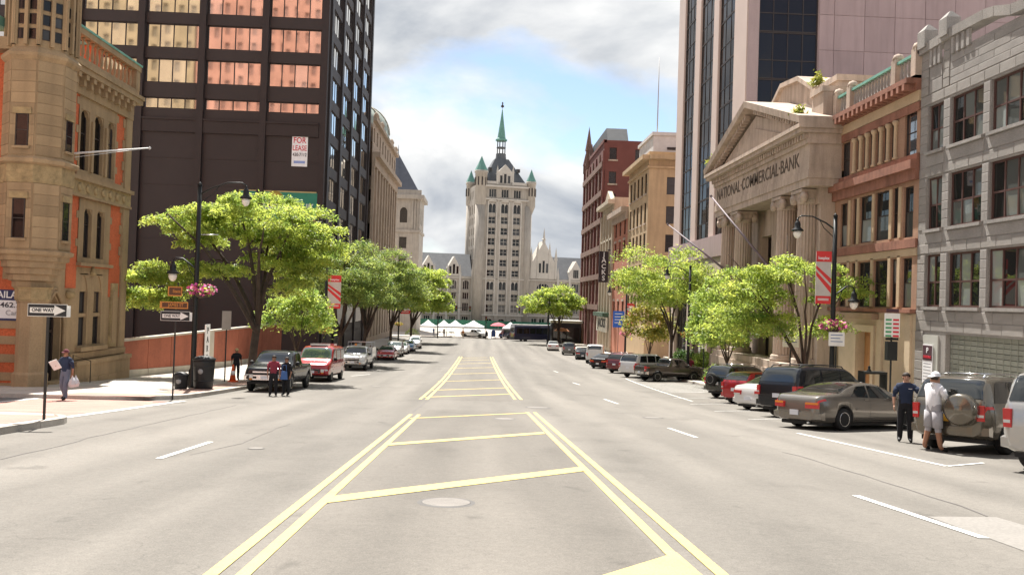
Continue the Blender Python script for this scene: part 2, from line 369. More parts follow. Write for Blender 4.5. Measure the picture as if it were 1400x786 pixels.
def strip(name, xl, xr, y0, y1, dz, m, parent=None, th=0., ys=None):
    """sheet following the street's fall; xl, xr numbers or functions of y"""
    f = lambda g,y: g(y) if callable(g) else g
    ys = ys or ystep(y0,y1); mb = MB()
    for a,b in zip(ys,ys[1:]):
        p = [(f(xl,a),a,gz(a)+dz),(f(xr,a),a,gz(a)+dz),(f(xr,b),b,gz(b)+dz),(f(xl,b),b,gz(b)+dz)]
        mb.face(p)
        if th:
            q = [(x,y,z-th) for x,y,z in p]; mb.face([p[1],q[1],q[2],p[2]]); mb.face([p[3],q[3],q[0],p[0]])
    if th:
        for y in (ys[0],ys[-1]):
            z = gz(y)+dz; mb.face([(f(xl,y),y,z),(f(xr,y),y,z),(f(xr,y),y,z-th),(f(xl,y),y,z-th)])
    me = mb.mesh(name,m,off(parent) if parent else None)
    return link(name,me,parent)
road_ys = ystep(-60,0)[:-1]+ystep(0,236)
gd = MB()
gys = [-2500,-60]+ystep(-60,236)[1:]+[400,1200,4000]
for a,b in zip(gys,gys[1:]): gd.face([(-3000,a,gz(max(a,-60))-.5),(3000,a,gz(max(a,-60))-.5),(3000,b,gz(max(b,-60))-.5),(-3000,b,gz(max(b,-60))-.5)])
struct(link('ground',gd.mesh('ground',CONC)),'paved city ground under the street and buildings')
road = struct(strip('road',-90,90,-60,236,0,ASPH,ys=road_ys),'pale sunlit asphalt avenue falling away towards the castle-like tower')

# ---- pavements
arc = lambda x,r,y0,side: (lambda y: x-side*(r-sqrt(max(0,r*r-(max(0,r-(y-y0)))**2))) )
KX = -11.0
left_edge = lambda y: KX-(2.4-sqrt(max(0,2.4**2-max(0,2.4-(y-28.7))**2)))
near_edge = lambda y: -9.35-.035*max(0,y-10)-(1.6-sqrt(max(0,1.6**2-max(0,1.6-(20.6-y))**2)))
fine = lambda a,b,n: [a+(b-a)*i/n for i in range(n+1)]
pl = struct(strip('pavement_left',-90,left_edge,28.7,150,.14,CONC,th=.5,ys=fine(28.7,31.1,8)+ystep(31.1,150)[1:]),'broad concrete pavement beside the red brick wall')
pn = struct(strip('pavement_corner',-90,near_edge,-30,20.6,.14,CONC,th=.5,ys=ystep(-30,19)+fine(19,20.6,8)[1:]),'concrete corner pavement with tan ramp edge')
pr = struct(strip('pavement_right',15.4,90,-30,158,.14,CONC,th=.5),'concrete pavement in front of the bank portico')
pz = struct(strip('plaza',-80,80,164.5,232,.12,CONC,th=.5),'pale plaza under the white market tents')
struct(strip('side_street',-90,-15.2,20.75,28.55,.004,mat('side_asphalt',(.13,.125,.12),.9,var=.1,scale=1.5,fine=.2)),'grey side street between the corner pavement and the bank')
def kerbs(parent, edge, y0, y1, side):
    y = y0; i = 0
    while y < y1:
        L = random.uniform(1.5,2.1); b = min(y1,y+L)
        n = 4; mb = MB(); ys = fine(y+.012,b-.012,n)
        for a,c in zip(ys,ys[1:]):
            ea,ec = edge(a),edge(c); w = .17*side
            mb.hexa([(ea+.03*side*-1,a,gz(a)-.05),(ea-w*-1*-1,a,gz(a)-.05),(ec-w*-1*-1,c,gz(c)-.05),(ec+.03*side*-1,c,gz(c)-.05)] if 0 else
                    [(ea-.17*side,a,gz(a)-.05),(ea+.025*side,a,gz(a)-.05),(ec+.025*side,c,gz(c)-.05),(ec-.17*side,c,gz(c)-.05)],
                    [(ea-.17*side,a,gz(a)+.152),(ea+.015*side,a,gz(a)+.15),(ec+.015*side,c,gz(c)+.15),(ec-.17*side,c,gz(c)+.152)])
        link('kerb_stone',mb.mesh('kerb_stone',GRAN),parent); y = b
kerbs(pl,left_edge,29.2,72,1); kerbs(pn,near_edge,4,20.2,1); kerbs(pr,lambda y:15.4,18,75,-1)
# red-paved crossing with white edge lines, ramps
mk = lambda n,m,pts,dz=.008: link(n,MB().face([(x,y,gz(y)+dz) for x,y in pts]).mesh(n,m),road)
for i in range(8):
    a,b = 20.7+i*1.0,21.7+i*1.0
    strip('crossing_paving',-15.1,-10.75,a+.012,b-.012,.006,BRKP,road)
strip('crossing_line',-10.72,-10.45,20.0,29.4,.010,WHT,road); strip('crossing_line',-15.4,-15.13,20.8,28.6,.010,WHT,road)
strip('paving_band',-14.8,-11.6,28.9,30.6,.146,BRKP,pl); strip('paving_band',-14.8,-10.0,17.4,20.0,.146,BRKP,pn)
strip('paving_band',-12.6,-11.35,31.6,75,.146,mat('brick_band',(.30,.2,.16),.9,var=.2,scale=4,fine=.25),pl)
strip('ramp_slab',-13.2,-9.55,13.4,16.6,.146,mat('tan_ramp',(.42,.29,.17),.9,var=.15,scale=4,fine=.15),pn)
# pavement flags: joints between single slabs on the walkways the camera sees
slabm = [mat('paving_slab_%d'%i,c,.88,var=.1,scale=2.5,fine=.12,rnd=.09) for i,c in enumerate([(.45,.41,.36),(.43,.385,.335)])]
def slabs(parent, x0, x1, y0, y1, sx, sy):
    y = y0
    while y < y1-.3:
        b = min(y+sy,y1); n = round((x1-x0)/sx)
        for i in range(n):
            a = x0+(x1-x0)*i/n; c = x0+(x1-x0)*(i+1)/n; g = .012
            mb = MB().hexa([(a+g,y+g,gz(y)+.12),(c-g,y+g,gz(y)+.12),(c-g,b-g,gz(b)+.12),(a+g,b-g,gz(b)+.12)],[(a+g,y+g,gz(y)+.15),(c-g,y+g,gz(y)+.15),(c-g,b-g,gz(b)+.15),(a+g,b-g,gz(b)+.15)])
            link('paving_slab',mb.mesh('paving_slab',random.choice(slabm)),parent)
        y = b
slabs(pl,-18.7,-12.7,31.2,56,1.5,1.55)
slabs(pn,-17.5,-9.9,12.8,13.3,1.5,.5)
# ---- painted markings (sheets 4-8 mm above the asphalt)
def pline(pts, w, m, name):
    for (x0,y0),(x1,y1) in zip(pts,pts[1:]):
        n = max(1,int(abs(y1-y0)/2.5)); xs = [(x0+(x1-x0)*i/n,y0+(y1-y0)*i/n) for i in range(n+1)]
        mb = MB()
        for (a,c),(b,e) in zip(xs,xs[1:]): mb.face([(a-w/2,c,gz(c)+.008),(a+w/2,c,gz(c)+.008),(b+w/2,e,gz(e)+.008),(b-w/2,e,gz(e)+.008)])
        link(name,mb.mesh(name,m),road)
ye = 25.6
MED = asphalt('median_asphalt',(.136,.124,.108))
strip('median_surface',-1.75,1.72,3,28.2,.004,MED,road); strip('median_surface',-2.2,1.45,34.8,97,.004,MED,road)
for x in (-2.07,-1.82): pline([(x,4.2),(x-.05,ye)],.115,YEL,'centre_line')
for x in (2.13,1.87): pline([(x,4.2),(x-.16,28.2)],.115,YEL,'centre_line')
for dx in (0,.28): pline([(-2.5+dx,34.6),(-2.42+dx,96)],.13,YEL,'centre_line')
for dx in (0,-.28): pline([(1.92+dx,36.2),(1.52+dx,97)],.13,YEL,'centre_line')
def bar(p, q, w, m=YEL, name='hatch_bar', n=5):
    a,b = G(*p),G(*q); mb = MB()
    L = [a.lerp(b,i/n) for i in range(n+1)]
    for s_,e in zip(L,L[1:]): mb.face([(s_.x,s_.y-w/2,gz(s_.y-w/2)+.011),(e.x,e.y-w/2,gz(e.y-w/2)+.011),(e.x,e.y+w/2,gz(e.y+w/2)+.011),(s_.x,s_.y+w/2,gz(s_.y+w/2)+.011)])
    link(name,mb.mesh(name,m),road)
bar((452,683),(799,641),.52); bar((527,608),(744,592),.5); bar((560,572),(724,564.5),.26)
mb = MB(); q = [G(*p) for p in ((815,790),(925,756),(975,800),(960,830),(800,830))]
mb.face([(a.x,a.y,gz(a.y)+.011) for a in q]); link('hatch_bar',mb.mesh('hatch_bar',YEL),road)
for yl,yr in ((543,538.5),(533.5,530),(521.5,519),(511.5,509.8),(503.6,502.2),(497.6,496.2),(493,491.8),(489.6,488.6)):
    xl = 650-(yl-466)*.93; xr = 650+(yr-466)*.72
    bar((xl,yl),(xr,yr),.34)
def dash(p, q, w=.12, m=WHT):
    a,b = G(*p),G(*q); n = 4; mb = MB()
    L = [a.lerp(b,i/n) for i in range(n+1)]
    for s_,e in zip(L,L[1:]): mb.face([(s_.x-w/2,s_.y,gz(s_.y)+.008),(s_.x+w/2,s_.y,gz(s_.y)+.008),(e.x+w/2,e.y,gz(e.y)+.008),(e.x-w/2,e.y,gz(e.y)+.008)])
    link('lane_dash',mb.mesh('lane_dash',m),road)
dash((217,627),(288,604)); dash((1170,677.5),(1346,736)); dash((914,585),(952,598)); dash((826,545.5),(845,552)); dash((783,523),(793,526)); dash((480,514),(506,511.5)); dash((757,507),(763,509)); dash((556,493),(566,491.5))
dash((1090,592),(1295,637.5),.12); bar((1295,637.5),(1345,633),.1,WHT,'stall_line')
for x,y in ((10.2,27.8),(10.3,32.2),(10.5,36.6),(10.8,41),(11.2,46)):
    mk('stall_line',WHT,[(x-.9,y-.4),(x-.9,y-.3),(x+4.2,y+2.5),(x+4.2,y+2.4)])
for i in range(9): y = 47.0+i*1.05; mk('hatched_bay_line',WHT,[(11.0,y),(11.0,y+.16),(15.2,y+.75),(15.2,y+.59)])
pline([(10.3,38.5),(11.3,62)],.1,WHT,'bay_edge_line')
# manholes, seams, patches
def disc(p, r, name='manhole_cover'):
    c = G(*p); sl_ = (gz(c.y+.3)-gz(c.y-.3))/.6; n = 24
    mb = MB(); ring = lambda rr,dz: [(c.x+rr*cos(2*pi*i/n),c.y+rr*sin(2*pi*i/n),gz(c.y)+sl_*rr*sin(2*pi*i/n)+dz) for i in range(n)]
    a,b,d = ring(r,.005),ring(r*.86,.006),ring(r*.82,.012)
    for i in range(n): j=(i+1)%n; mb.face([a[i],a[j],b[j],b[i]],1); mb.face([b[i],b[j],d[j],d[i]],1)
    mb.face(d,0); o = link(name,mb.mesh(name,[IRON,TAR]),road)
for p,r in (((610,687),.36),((690,572.5),.36),((350,613),.16),((893,571),.36),((735,557),.5),((515,528),.3)): disc(p,r)
def seam(pts, w=.035):
    P = [G(*p) for p in pts]; mb = MB(); L = []
    for a,b in zip(P,P[1:]):
        n = max(2,int((b-a).length/.7))
        L += [a.lerp(b,i/n)+Vector((random.gauss(0,.03),0,0)) for i in range(n)]
    for a,b in zip(L,L[1:]):
        d = Vector((b.y-a.y,a.x-b.x,0)).normalized()*w*random.uniform(.3,.6)
        mb.face([(a-d).x and ((a-d).x,(a-d).y,gz((a-d).y)+.005),((a+d).x,(a+d).y,gz((a+d).y)+.005),((b+d).x,(b+d).y,gz((b+d).y)+.005),((b-d).x,(b-d).y,gz((b-d).y)+.005)])
    link('crack_sealant',mb.mesh('crack_sealant',mat('old_sealant',(.11,.10,.095),.8,var=.2,scale=6)),road)
seam([(565,563),(592,540)],.05); seam([(0,628),(160,590),(330,552)],.03); seam([(1075,618),(1240,668),(1400,722)],.03); seam([(262,622),(330,606),(402,576)],.02); seam([(640,500),(655,490)],.05)
q = [G(*p) for p in ((1268,706),(1362,707),(1408,720),(1408,756))]
mk('concrete_patch',PALE,[(v.x,v.y) for v in q],.005)
q = [G(*p) for p in ((1300,716),(1362,707),(1420,728),(1420,765))]

# ================================================================ shared building materials
SAND = mat('sandstone',(.345,.242,.138),.85,var=.14,scale=2,fine=.10,bump=.2,dirt=.25)
SANDB = mat('sandstone_block',(.34,.238,.135),.85,var=.12,scale=2,fine=.10,bump=.25,rnd=.16,dirt=.2)
RBRK = mat('red_brick',(.52,.125,.05),.88,var=.14,scale=2,fine=.22,bump=.15,dirt=.15)
CARV = mat('carved_stone',(.34,.25,.13),.9,var=.3,scale=9,fine=.35,bump=.6)
BRNZ = mat('dark_bronze',(.030,.021,.020),.55,.1,var=.10,scale=1,fine=.05,dirt=.12)
BRNZ2 = mat('dark_panel',(.034,.024,.0225),.6,.05,var=.10,scale=1,rnd=.06)
GLD = glassmat('room_glass',(.016,.016,.017),.6,f0=.012,rnd=1.)
GLM = glassmat('mirror_glass',(.06,.05,.045),.9,(.95,.92,.88),.035,.50,rnd=4.)
GLS = glassmat('side_glass',(.03,.03,.035),1.,(1,.97,.92),.02,.5)
DKF = mat('dark_frame',(.035,.025,.022),.5)
BRF = mat('brown_frame',(.075,.035,.028),.6)
COP = mat('copper_green',(.16,.36,.29),.7,var=.15,scale=3,dirt=.2)
LIME = mat('limestone',(.44,.352,.282),.85,var=.14,scale=2,fine=.08,bump=.15,dirt=.32)
GREY = mat('grey_granite',(.265,.247,.228),.85,var=.12,scale=2,fine=.15,bump=.2,dirt=.2)
GREYB = mat('grey_granite_block',(.275,.257,.238),.85,var=.12,scale=2,fine=.15,bump=.35,rnd=.07,dirt=.15)
ROUGH = mat('rock_faced_granite',(.25,.232,.212),.9,var=.14,scale=4,fine=.2,bump=.6,rnd=.07)
WINM = mat('window_white',(.6,.58,.54),.6)
# ================================================================ LEFT SIDE BUILDINGS
def baluster_mesh(m, h):
    k = ('bal',m.name,h)
    if k not in WINC: WINC[k] = MB().lathe([(.09,0),(.09,.06*h),(.05,.1*h),(.10,.35*h),(.055,.7*h),(.05,.85*h),(.09,.9*h),(.09,h)],n=8).mesh('baluster',m)
    return WINC[k]
def corner_bank():
    B = thing('corner_bank','red brick and sandstone corner bank with an octagonal corner oriel and carved bands','building',(-24,38,3.6))
    zg = 3.0; Y0,Y1 = 34.2,43.0; X0 = -18.8
    core(B,RBRK,-45,X0-.55,Y0+.55,Y1-.02,zg,18.5)
    A = Fac((X0,Y0),(0,1)); u = lambda y: y-Y0; W = Y1-Y0
    ops3 = [(u(37.8),u(38.62),13.8,16.6),(u(39.12),u(40.02),13.8,16.6),(u(40.5),u(41.3),13.8,16.6)]
    ops2 = [(u(38.45),u(39.2),9.75,12.05),(u(39.72),u(40.5),9.75,12.05)]
    ops1 = [(u(38.35),u(39.12),5.6,8.95),(u(39.75),u(40.55),5.6,8.95)]
    door = (u(35.45),u(36.75),3.6,8.0)
    A.wall(B,'brick_wall',RBRK,0,W,9.3,17.3,[(u(37.62),u(41.42),13.55,17.2),(u(37.95),u(41.1),9.45,12.5)],.04)
    A.wall(B,'window_surround',SAND,u(37.62),u(41.42),13.55,17.2,ops3,.32,.03); A.wall(B,'window_surround',SAND,u(37.95),u(41.1),9.45,12.5,ops2,.32,.03)
    A.wall(B,'stone_wall',SAND,0,W,zg,9.3,ops1+[door],.4)
    A.box(B,'brick_panel',RBRK,u(41.2),W-.64,7.9,9.32,.0,.025); A.box(B,'brick_panel',RBRK,u(37.0),u(37.92),8.3,9.32,0,.025)
    for (a,b,c,e) in ops3:
        A.archfill(B,SAND,a,b,16.2,16.62,-.0,.28,False); A.win(B,a,b,c,e,DKF,GLD,1,2,zs=[.62],d=-.13)
    for (a,b,c,e) in ops2: A.win(B,a,b,c,e,DKF,GLD,1,2,zs=[.68],d=-.13); A.archfill(B,SAND,a,b,11.75,12.08,-.0,.26,False)
    for (a,b,c,e) in ops1:
        A.archfill(B,SAND,a,b,8.1,9.0,-.0,.34,True); A.win(B,a,b,5.6,6.95,DKF,GLD,d=-.15); A.win(B,a,b,7.12,8.15,DKF,GLD,d=-.15)
        A.box(B,'transom',SAND,a,b,6.95,7.12,-.35,-.05); A.box(B,'tympanum',SAND,a,b,8.15,8.98,-.14,-.06)
    # mullions, sills, quoins
    for a in (u(38.87),u(40.26)): A.box(B,'mullion',SAND,a-.10,a+.10,13.8,16.2,.03,.12)
    A.box(B,'sill',SAND,u(37.2),u(41.85),13.45,13.6,.0,.22); A.box(B,'sill',SAND,u(37.9),u(41.15),9.35,9.5,.0,.25); A.box(B,'sill',SAND,u(38.1),u(40.8),5.35,5.55,.0,.3)
    for k in range(12):
        z = 9.6+k*.65
        if 12.3 < z < 13.4: continue
        for y,s in ((37.62,-1),(41.42,1)):
            if z > 13.4 and k%2: A.box(B,'quoin',SAND,u(y)-(.22 if s<0 else 0)+.01,u(y)+(.22 if s>0 else 0)-.01,z,z+.34,0,.028)
        for y,s in ((37.95,-1),(41.1,1)):
            if z < 12.3 and k%2: A.box(B,'quoin',SAND,u(y)-(.2 if s<0 else 0)+.01,u(y)+(.2 if s>0 else 0)-.01,z,z+.34,0,.028)
    A.box(B,'corner_pilaster',SAND,W-.62,W+.06,zg,17.3,0.,.1)
    for k in range(14):
        A.box(B,'quoin',SAND,W-.62-(.22 if k%2 else .08),W-.622,9.5+k*.55,9.5+k*.55+.45,.0,.05)
    # carved belt, cornice with brackets, balustrade
    A.box(B,'belt_course',CARV,u(36.0),W+.05,12.62,13.28,0,.16); A.box(B,'belt_moulding',SAND,u(36.0),W+.12,13.28,13.46,0,.30); A.box(B,'belt_moulding',SAND,u(36.0),W+.1,12.52,12.63,0,.2)
    for k in range(8): y = 36.9+k*.76; MB().lathe([(.20,0),(.20,.05),(.10,.09),(.0,.07)],(0,0,0),8,axis='x').build('rosette',CARV,B,False).location = Vector(A.P(u(y),12.95,.15))-off(B)
    A.box(B,'frieze',SAND,u(36.1),W+.05,17.2,17.5,0,.14)
    br = MB().box(-.13,.13,-.36,0,.0,.22).box(-.11,.11,-.24,0,-.28,0).mesh('bracket',SAND)
    for k in range(9): y = 36.7+k*.70; link('bracket',br,B,Vector(A.P(u(y),17.82,.12))-off(B),(0,0,A.ang))
    A.box(B,'cornice',SAND,u(36.0),W+.25,18.05,18.3,0,.52); A.box(B,'cornice',SAND,u(36.0),W+.3,18.3,18.48,0,.6); A.box(B,'cornice',SAND,u(36.0),W+.1,17.5,18.05,0,.13)
    A.box(B,'balustrade_plinth',SAND,u(36.0),W,18.48,18.75,.02,.4)
    for k in range(16):
        y = 36.45+k*.45
        if y < Y1-.5: link('baluster',baluster_mesh(SAND,1.0),B,Vector(A.P(u(y),18.75,.2))-off(B))
    A.box(B,'balustrade_pier',SAND,W-.45,W,18.75,19.75,.0,.42); A.box(B,'balustrade_rail',SAND,u(36.0),W+.05,19.75,20.02,-.02,.46)
    A.box(B,'balustrade_return',SAND,W-.45,W,18.48,19.75,-6,-.01); A.box(B,'coping',COP,u(36.0),W+.1,20.02,20.12,-.08,.5)
    ch = MB().box(-21.8,-20.3,41.9,42.95,18,20.75); ch.build('chimney',RBRK,B); MB().box(-22,-20.1,41.75,43.1,20.75,20.9).build('chimney_cap',COP,B)
    # ground floor: plinth, buttress sill, tracery, doorway
    A.box(B,'plinth',SAND,u(37.35),W+.08,zg,4.75,0,.42); A.box(B,'plinth_cap',SAND,u(37.35),W+.1,4.75,4.95,0,.5); A.box(B,'sill_band',SAND,u(37.4),W+.05,5.0,5.3,0,.18)
    for k in range(5): A.box(B,'plinth_stone',SANDB,u(37.45)+k*1.05,u(37.45)+k*1.05+1.02,3.35,4.1,.42,.46)
    A.archfill(B,SAND,door[0],door[1],6.7,8.02,-.0,.5,True,n=12)
    D = A.win(B,door[0],door[1],3.9,8.0,mat('dark_wood',(.03,.018,.014),.6),GLD,2,2,d=-.3,fr=.12,name='door',zs=[.6])
    for r,d in ((.16,.16),(.32,.08)):
        pts = []
        n = 9
        for i in range(n+1):
            x = i/n; y = sqrt(max(0,1-(1-min(x,1-x))**2))/sqrt(.75); w = door[1]-door[0]+2*r
            pts.append(A.P(door[0]-r+w*x,6.7+(1.3+r)*min(1,y),d*.5))
        pts = [A.P(door[0]-r,4.3,d*.5)]+pts+[A.P(door[1]+r,4.3,d*.5)]
        MB().tube(pts,.085,6).build('door_moulding',SAND,B)
    MB().lathe([(.0,-.1),(.2,-.05),(.28,.1),(.2,.25),(.0,.3)],(0,0,0),8).build('carved_boss',CARV,B,False).location = Vector(A.P(u(37.3),7.9,.08))-off(B)
    for y in (39.45,): MB().lathe([(.0,0),(.16,.05),(.2,.15),(.1,.3),(.12,.36),(.0,.5)],(0,0,0),8).build('carved_finial',CARV,B,False).location = Vector(A.P(u(y),8.9,.06))-off(B)
    for k in range(3): A.box(B,'step',SAND,door[0]-.5+k*.12,door[1]+.5-k*.12,zg,3.95+k*.14+.0,0.0,1.1-k*.33)
    A.box(B,'niche_panel',CARV,u(41.4),u(42.1),5.4,8.6,0,.1); A.box(B,'niche_panel',SAND,u(41.5),u(42.0),5.6,8.2,.1,.14)
    # side-street facade with red and cream bands
    C = Fac((-45,Y0),(1,0)); WC = 45+X0
    C.wall(B,'brick_wall',RBRK,0,WC,zg,18.5,[],.1)
    for z in (4.4,5.15,5.9,6.55): C.box(B,'stone_band',SAND,WC-9,WC-.3,z,z+.34,0,.04)
    C.box(B,'plinth',SAND,0,WC,zg,4.3,0,.3); C.box(B,'belt_course',CARV,0,WC-.8,12.62,13.3,0,.16); C.box(B,'belt_moulding',SAND,0,WC-.8,13.3,13.46,0,.3)
    C.box(B,'cornice',SAND,0,WC-.8,18.0,18.5,0,.7)
    C.box(B,'copper_hood',COP,WC-4.2,WC-1.15,18.9,19.3,0,.9)
    C.box(B,'stone_pilaster',SAND,WC-1.1,WC-.6,8.6,18.0,0,.06)
    # octagonal oriel
    cx,cy = -18.66,34.15; a0 = pi/8
    def octa(name, m, pr): return MB().lathe(pr,(cx,cy,0),8,sm=False,a0=a0).build(name,m,B)
    r = 1.31
    octa('oriel_shaft',SAND,[(r,9.75),(r,12.5)]); octa('oriel_shaft',SAND,[(r,13.5),(r,17.6)]); octa('oriel_lantern',SAND,[(r*.93,17.9),(r*.93,23)])
    octa('oriel_sill',SAND,[(r,9.55),(r+.14,9.62),(r+.16,9.76),(r,9.82)]); octa('oriel_belt',CARV,[(r+.03,12.5),(r+.06,12.62),(r+.06,13.2),(r,13.4)]); octa('oriel_cornice',SAND,[(r,13.22),(r+.22,13.3),(r+.24,13.44),(r,13.58)])
    octa('oriel_cornice',SAND,[(r,17.45),(r+.14,17.6),(r+.16,17.72),(r*.93,18.0)])
    pr = [(.62,8.25)]
    for k in range(5): q = .62+(r-.62)*(k+1)/5; pr += [(q,8.25+k*.27+.05),(q,8.25+(k+1)*.27)]
    octa('oriel_corbel',SAND,pr)
    MB().lathe([(.66,zg),(.66,4.75),(.56,4.85),(.56,7.65),(.6,7.7),(.6,7.75)],(cx+.22,cy-.35,0),8,sm=False,a0=a0).build('corner_pier',SAND,B)
    MB().lathe([(.58,7.7),(.66,7.8),(.66,8.2),(.75,8.3)],(cx+.22,cy-.35,0),8,sm=False,a0=a0).build('carved_capital',CARV,B)
    # single ashlar stones and slit windows on the oriel faces
    ap = r*cos(pi/8); sd = 2*r*sin(pi/8)
    for k in range(8):
        an = k*pi/4; Nn = Vector((cos(an),sin(an)))
        if Nn.x < -.3 and Nn.y > -.3: continue
        if Nn.y > .8: continue
        U = Vector((-Nn.y,Nn.x)); O = Vector((cx,cy))+Nn*ap-U*sd/2; f = Fac(O,U)
        for z0,z1 in ((9.85,12.48),(13.6,17.42)):
            slit = (abs(an-3*pi/2) < .1) or (abs(an-0) < .1)
            if slit:
                s0,s1 = (10.25,11.85) if z0 < 10 else (13.95,15.25)
                blocks(B,f,SANDB,.02,sd-.02,z0,s0,.42,1.1,.03); blocks(B,f,SANDB,.02,sd-.02,s1,z1,.42,1.1,.03)
                blocks(B,f,SANDB,.02,sd/2-.26,s0,s1,.42,1.1,.03); blocks(B,f,SANDB,sd/2+.26,sd-.02,s0,s1,.42,1.1,.03)
                f.box(B,'window_hood',CARV,sd/2-.36,sd/2+.36,s1+.0,s1+.25,.03,.09)
                f.win(B,sd/2-.25,sd/2+.25,s0,s1,DKF,GLD,1,2,d=.04,fd=.03,fr=.04); f.box(B,'sill',SAND,sd/2-.33,sd/2+.33,s0-.1,s0,.03,.12)
            else: blocks(B,f,SANDB,.02,sd-.02,z0,z1,.42,1.1,.03)
        for z0 in (18.15,18.75,19.35):
            for uu in (sd*.29,sd*.71): f.win(B,uu-.15,uu+.15,z0+.2-.05,z0+.58,DKF,GLD,d=-.06,fd=.03,fr=.03)
        for uu in (0.0,sd*.5,sd): f.box(B,'lantern_mullion',SAND,uu-.07,uu+.07,18.05,21,-.12,.06)
    # letting board on the side wall
    s = thing('letting_board','white and navy AVAILABLE letting board on the red side wall','sign',(-19.3,Y0-.03,6.9))
    C.box(s,'board',mat('board_white',(.78,.78,.79),.6),WC-2.3,WC+.26-.0,6.9,8.15,.02,.06); C.box(s,'navy_band',mat('navy',(.025,.03,.10),.6),WC-2.3,WC+.26,7.72,8.16,.06,.07); C.box(s,'navy_foot',mat('navy',(.025,.03,.10),.6),WC-2.3,WC+.26,6.88,6.97,.06,.07)
    text(s,'AVAILABLE',(X0-.82,Y0-.08,7.94),0,.40,mat('letter_white',(.8,.8,.8),.6),.006,1.95); text(s,'518.462.7491',(X0-.80,Y0-.075,7.52),0,.30,mat('letter_dark',(.05,.05,.06),.6),.004,1.9); text(s,'Carrow',(X0-.4,Y0-.075,7.2),0,.30,mat('letter_grey',(.35,.33,.34),.6),0,1.0)
    # flagpole on the oriel
    p = thing('bare_flagpole','bare white slanting flagpole on the corner bank facade','flagpole',(-18.75,36.9,14.35))
    a,b = Vector(A.P(u(36.9),14.35,.05)),Vector((-16.6,40.2,15.3)); 
    MB().tube([a,b],[.05,.035],8).build('pole',mat('pole_white',(.7,.68,.66),.5),p); MB().lathe([(.0,-.09),(.09,0),(0,.09)],tuple(b),8).build('ball',mat('pole_white',(.7,.68,.66),.5),p)
    for q in ((-18.7,36.6,14.1),): MB().tube([Vector(q),b],.012,5).build('guy_wire',mat('pole_white',(.7,.68,.66),.5),p)
    return B
corner_bank()

def brick_wall():
    B = thing('boundary_wall','low red brick boundary wall with pale coping along the pavement','wall',(-19,60,3.0))
    f = Fac((-18.85,43.15),(0,1)); L = 34.0; n = 10; bl = L/n
    bm_ = mat('wall_brick',(.34,.105,.06),.88,var=.16,scale=2,fine=.22,bump=.15,dirt=.15)
    cop = mat('wall_coping',(.48,.44,.37),.85,var=.15,scale=3)
    for i in range(n):
        u0,u1 = i*bl,(i+1)*bl; z0,z1 = gz(43.15+u0)+.1,gz(43.15+u1)+.1; zt0,zt1 = 5.55-.004*u0,5.55-.004*u1
        if i == 4: u0 += 1.0
        P = f.P
        MB().hexa([P(u0,z0-.4,0),P(u1-.06,z1-.4,0),P(u1-.06,z1-.4,-.3),P(u0,z0-.4,-.3)],[P(u0,zt0,0),P(u1-.06,zt1,0),P(u1-.06,zt1,-.3),P(u0,zt0,-.3)]).build('brick_panel',bm_,B)
        MB().hexa([P(u0,z0-.4,.05),P(u1-.06,z1-.4,.05),P(u1-.06,z1-.4,0.001),P(u0,z0-.4,0.001)],[P(u0,z0+.42,.05),P(u1-.06,z1+.42,.05),P(u1-.06,z1+.42,.001),P(u0,z0+.42,.001)]).build('stone_base',cop,B)
        MB().hexa([P(u0,zt0,.06),P(u1-.03,zt1,.06),P(u1-.03,zt1,-.36),P(u0,zt0,-.36)],[P(u0,zt0+.12,.06),P(u1-.03,zt1+.12,.06),P(u1-.03,zt1+.12,-.36),P(u0,zt0+.12,-.36)]).build('coping_stone',cop,B)
    MB().hexa([f.P(4*bl,gz(57)-.1,.02),f.P(4*bl+1,gz(58)-.1,.02),f.P(4*bl+1,gz(58)-.1,-.32),f.P(4*bl,gz(57)-.1,-.32)],[f.P(4*bl,5.6,.02),f.P(4*bl+1,5.6,.02),f.P(4*bl+1,5.6,-.32),f.P(4*bl,5.6,-.32)]).build('stone_pier',cop,B)
    s = thing('parking_sign_panel','tall narrow white sign with vertical lettering on the brick wall','sign',(-18.7,56.3,3.4))
    g = Fac((-18.78,55.5),(0,1)); g.box(s,'board',mat('board_white',(.78,.78,.79),.6),0,.95,3.3,6.05,.03,.08)
    for i,c in enumerate('PARK'): text(s,c,(-18.69,55.97,5.62-i*.62),pi/2,.6,mat('letter_dark',(.05,.05,.06),.6),.01)
brick_wall()

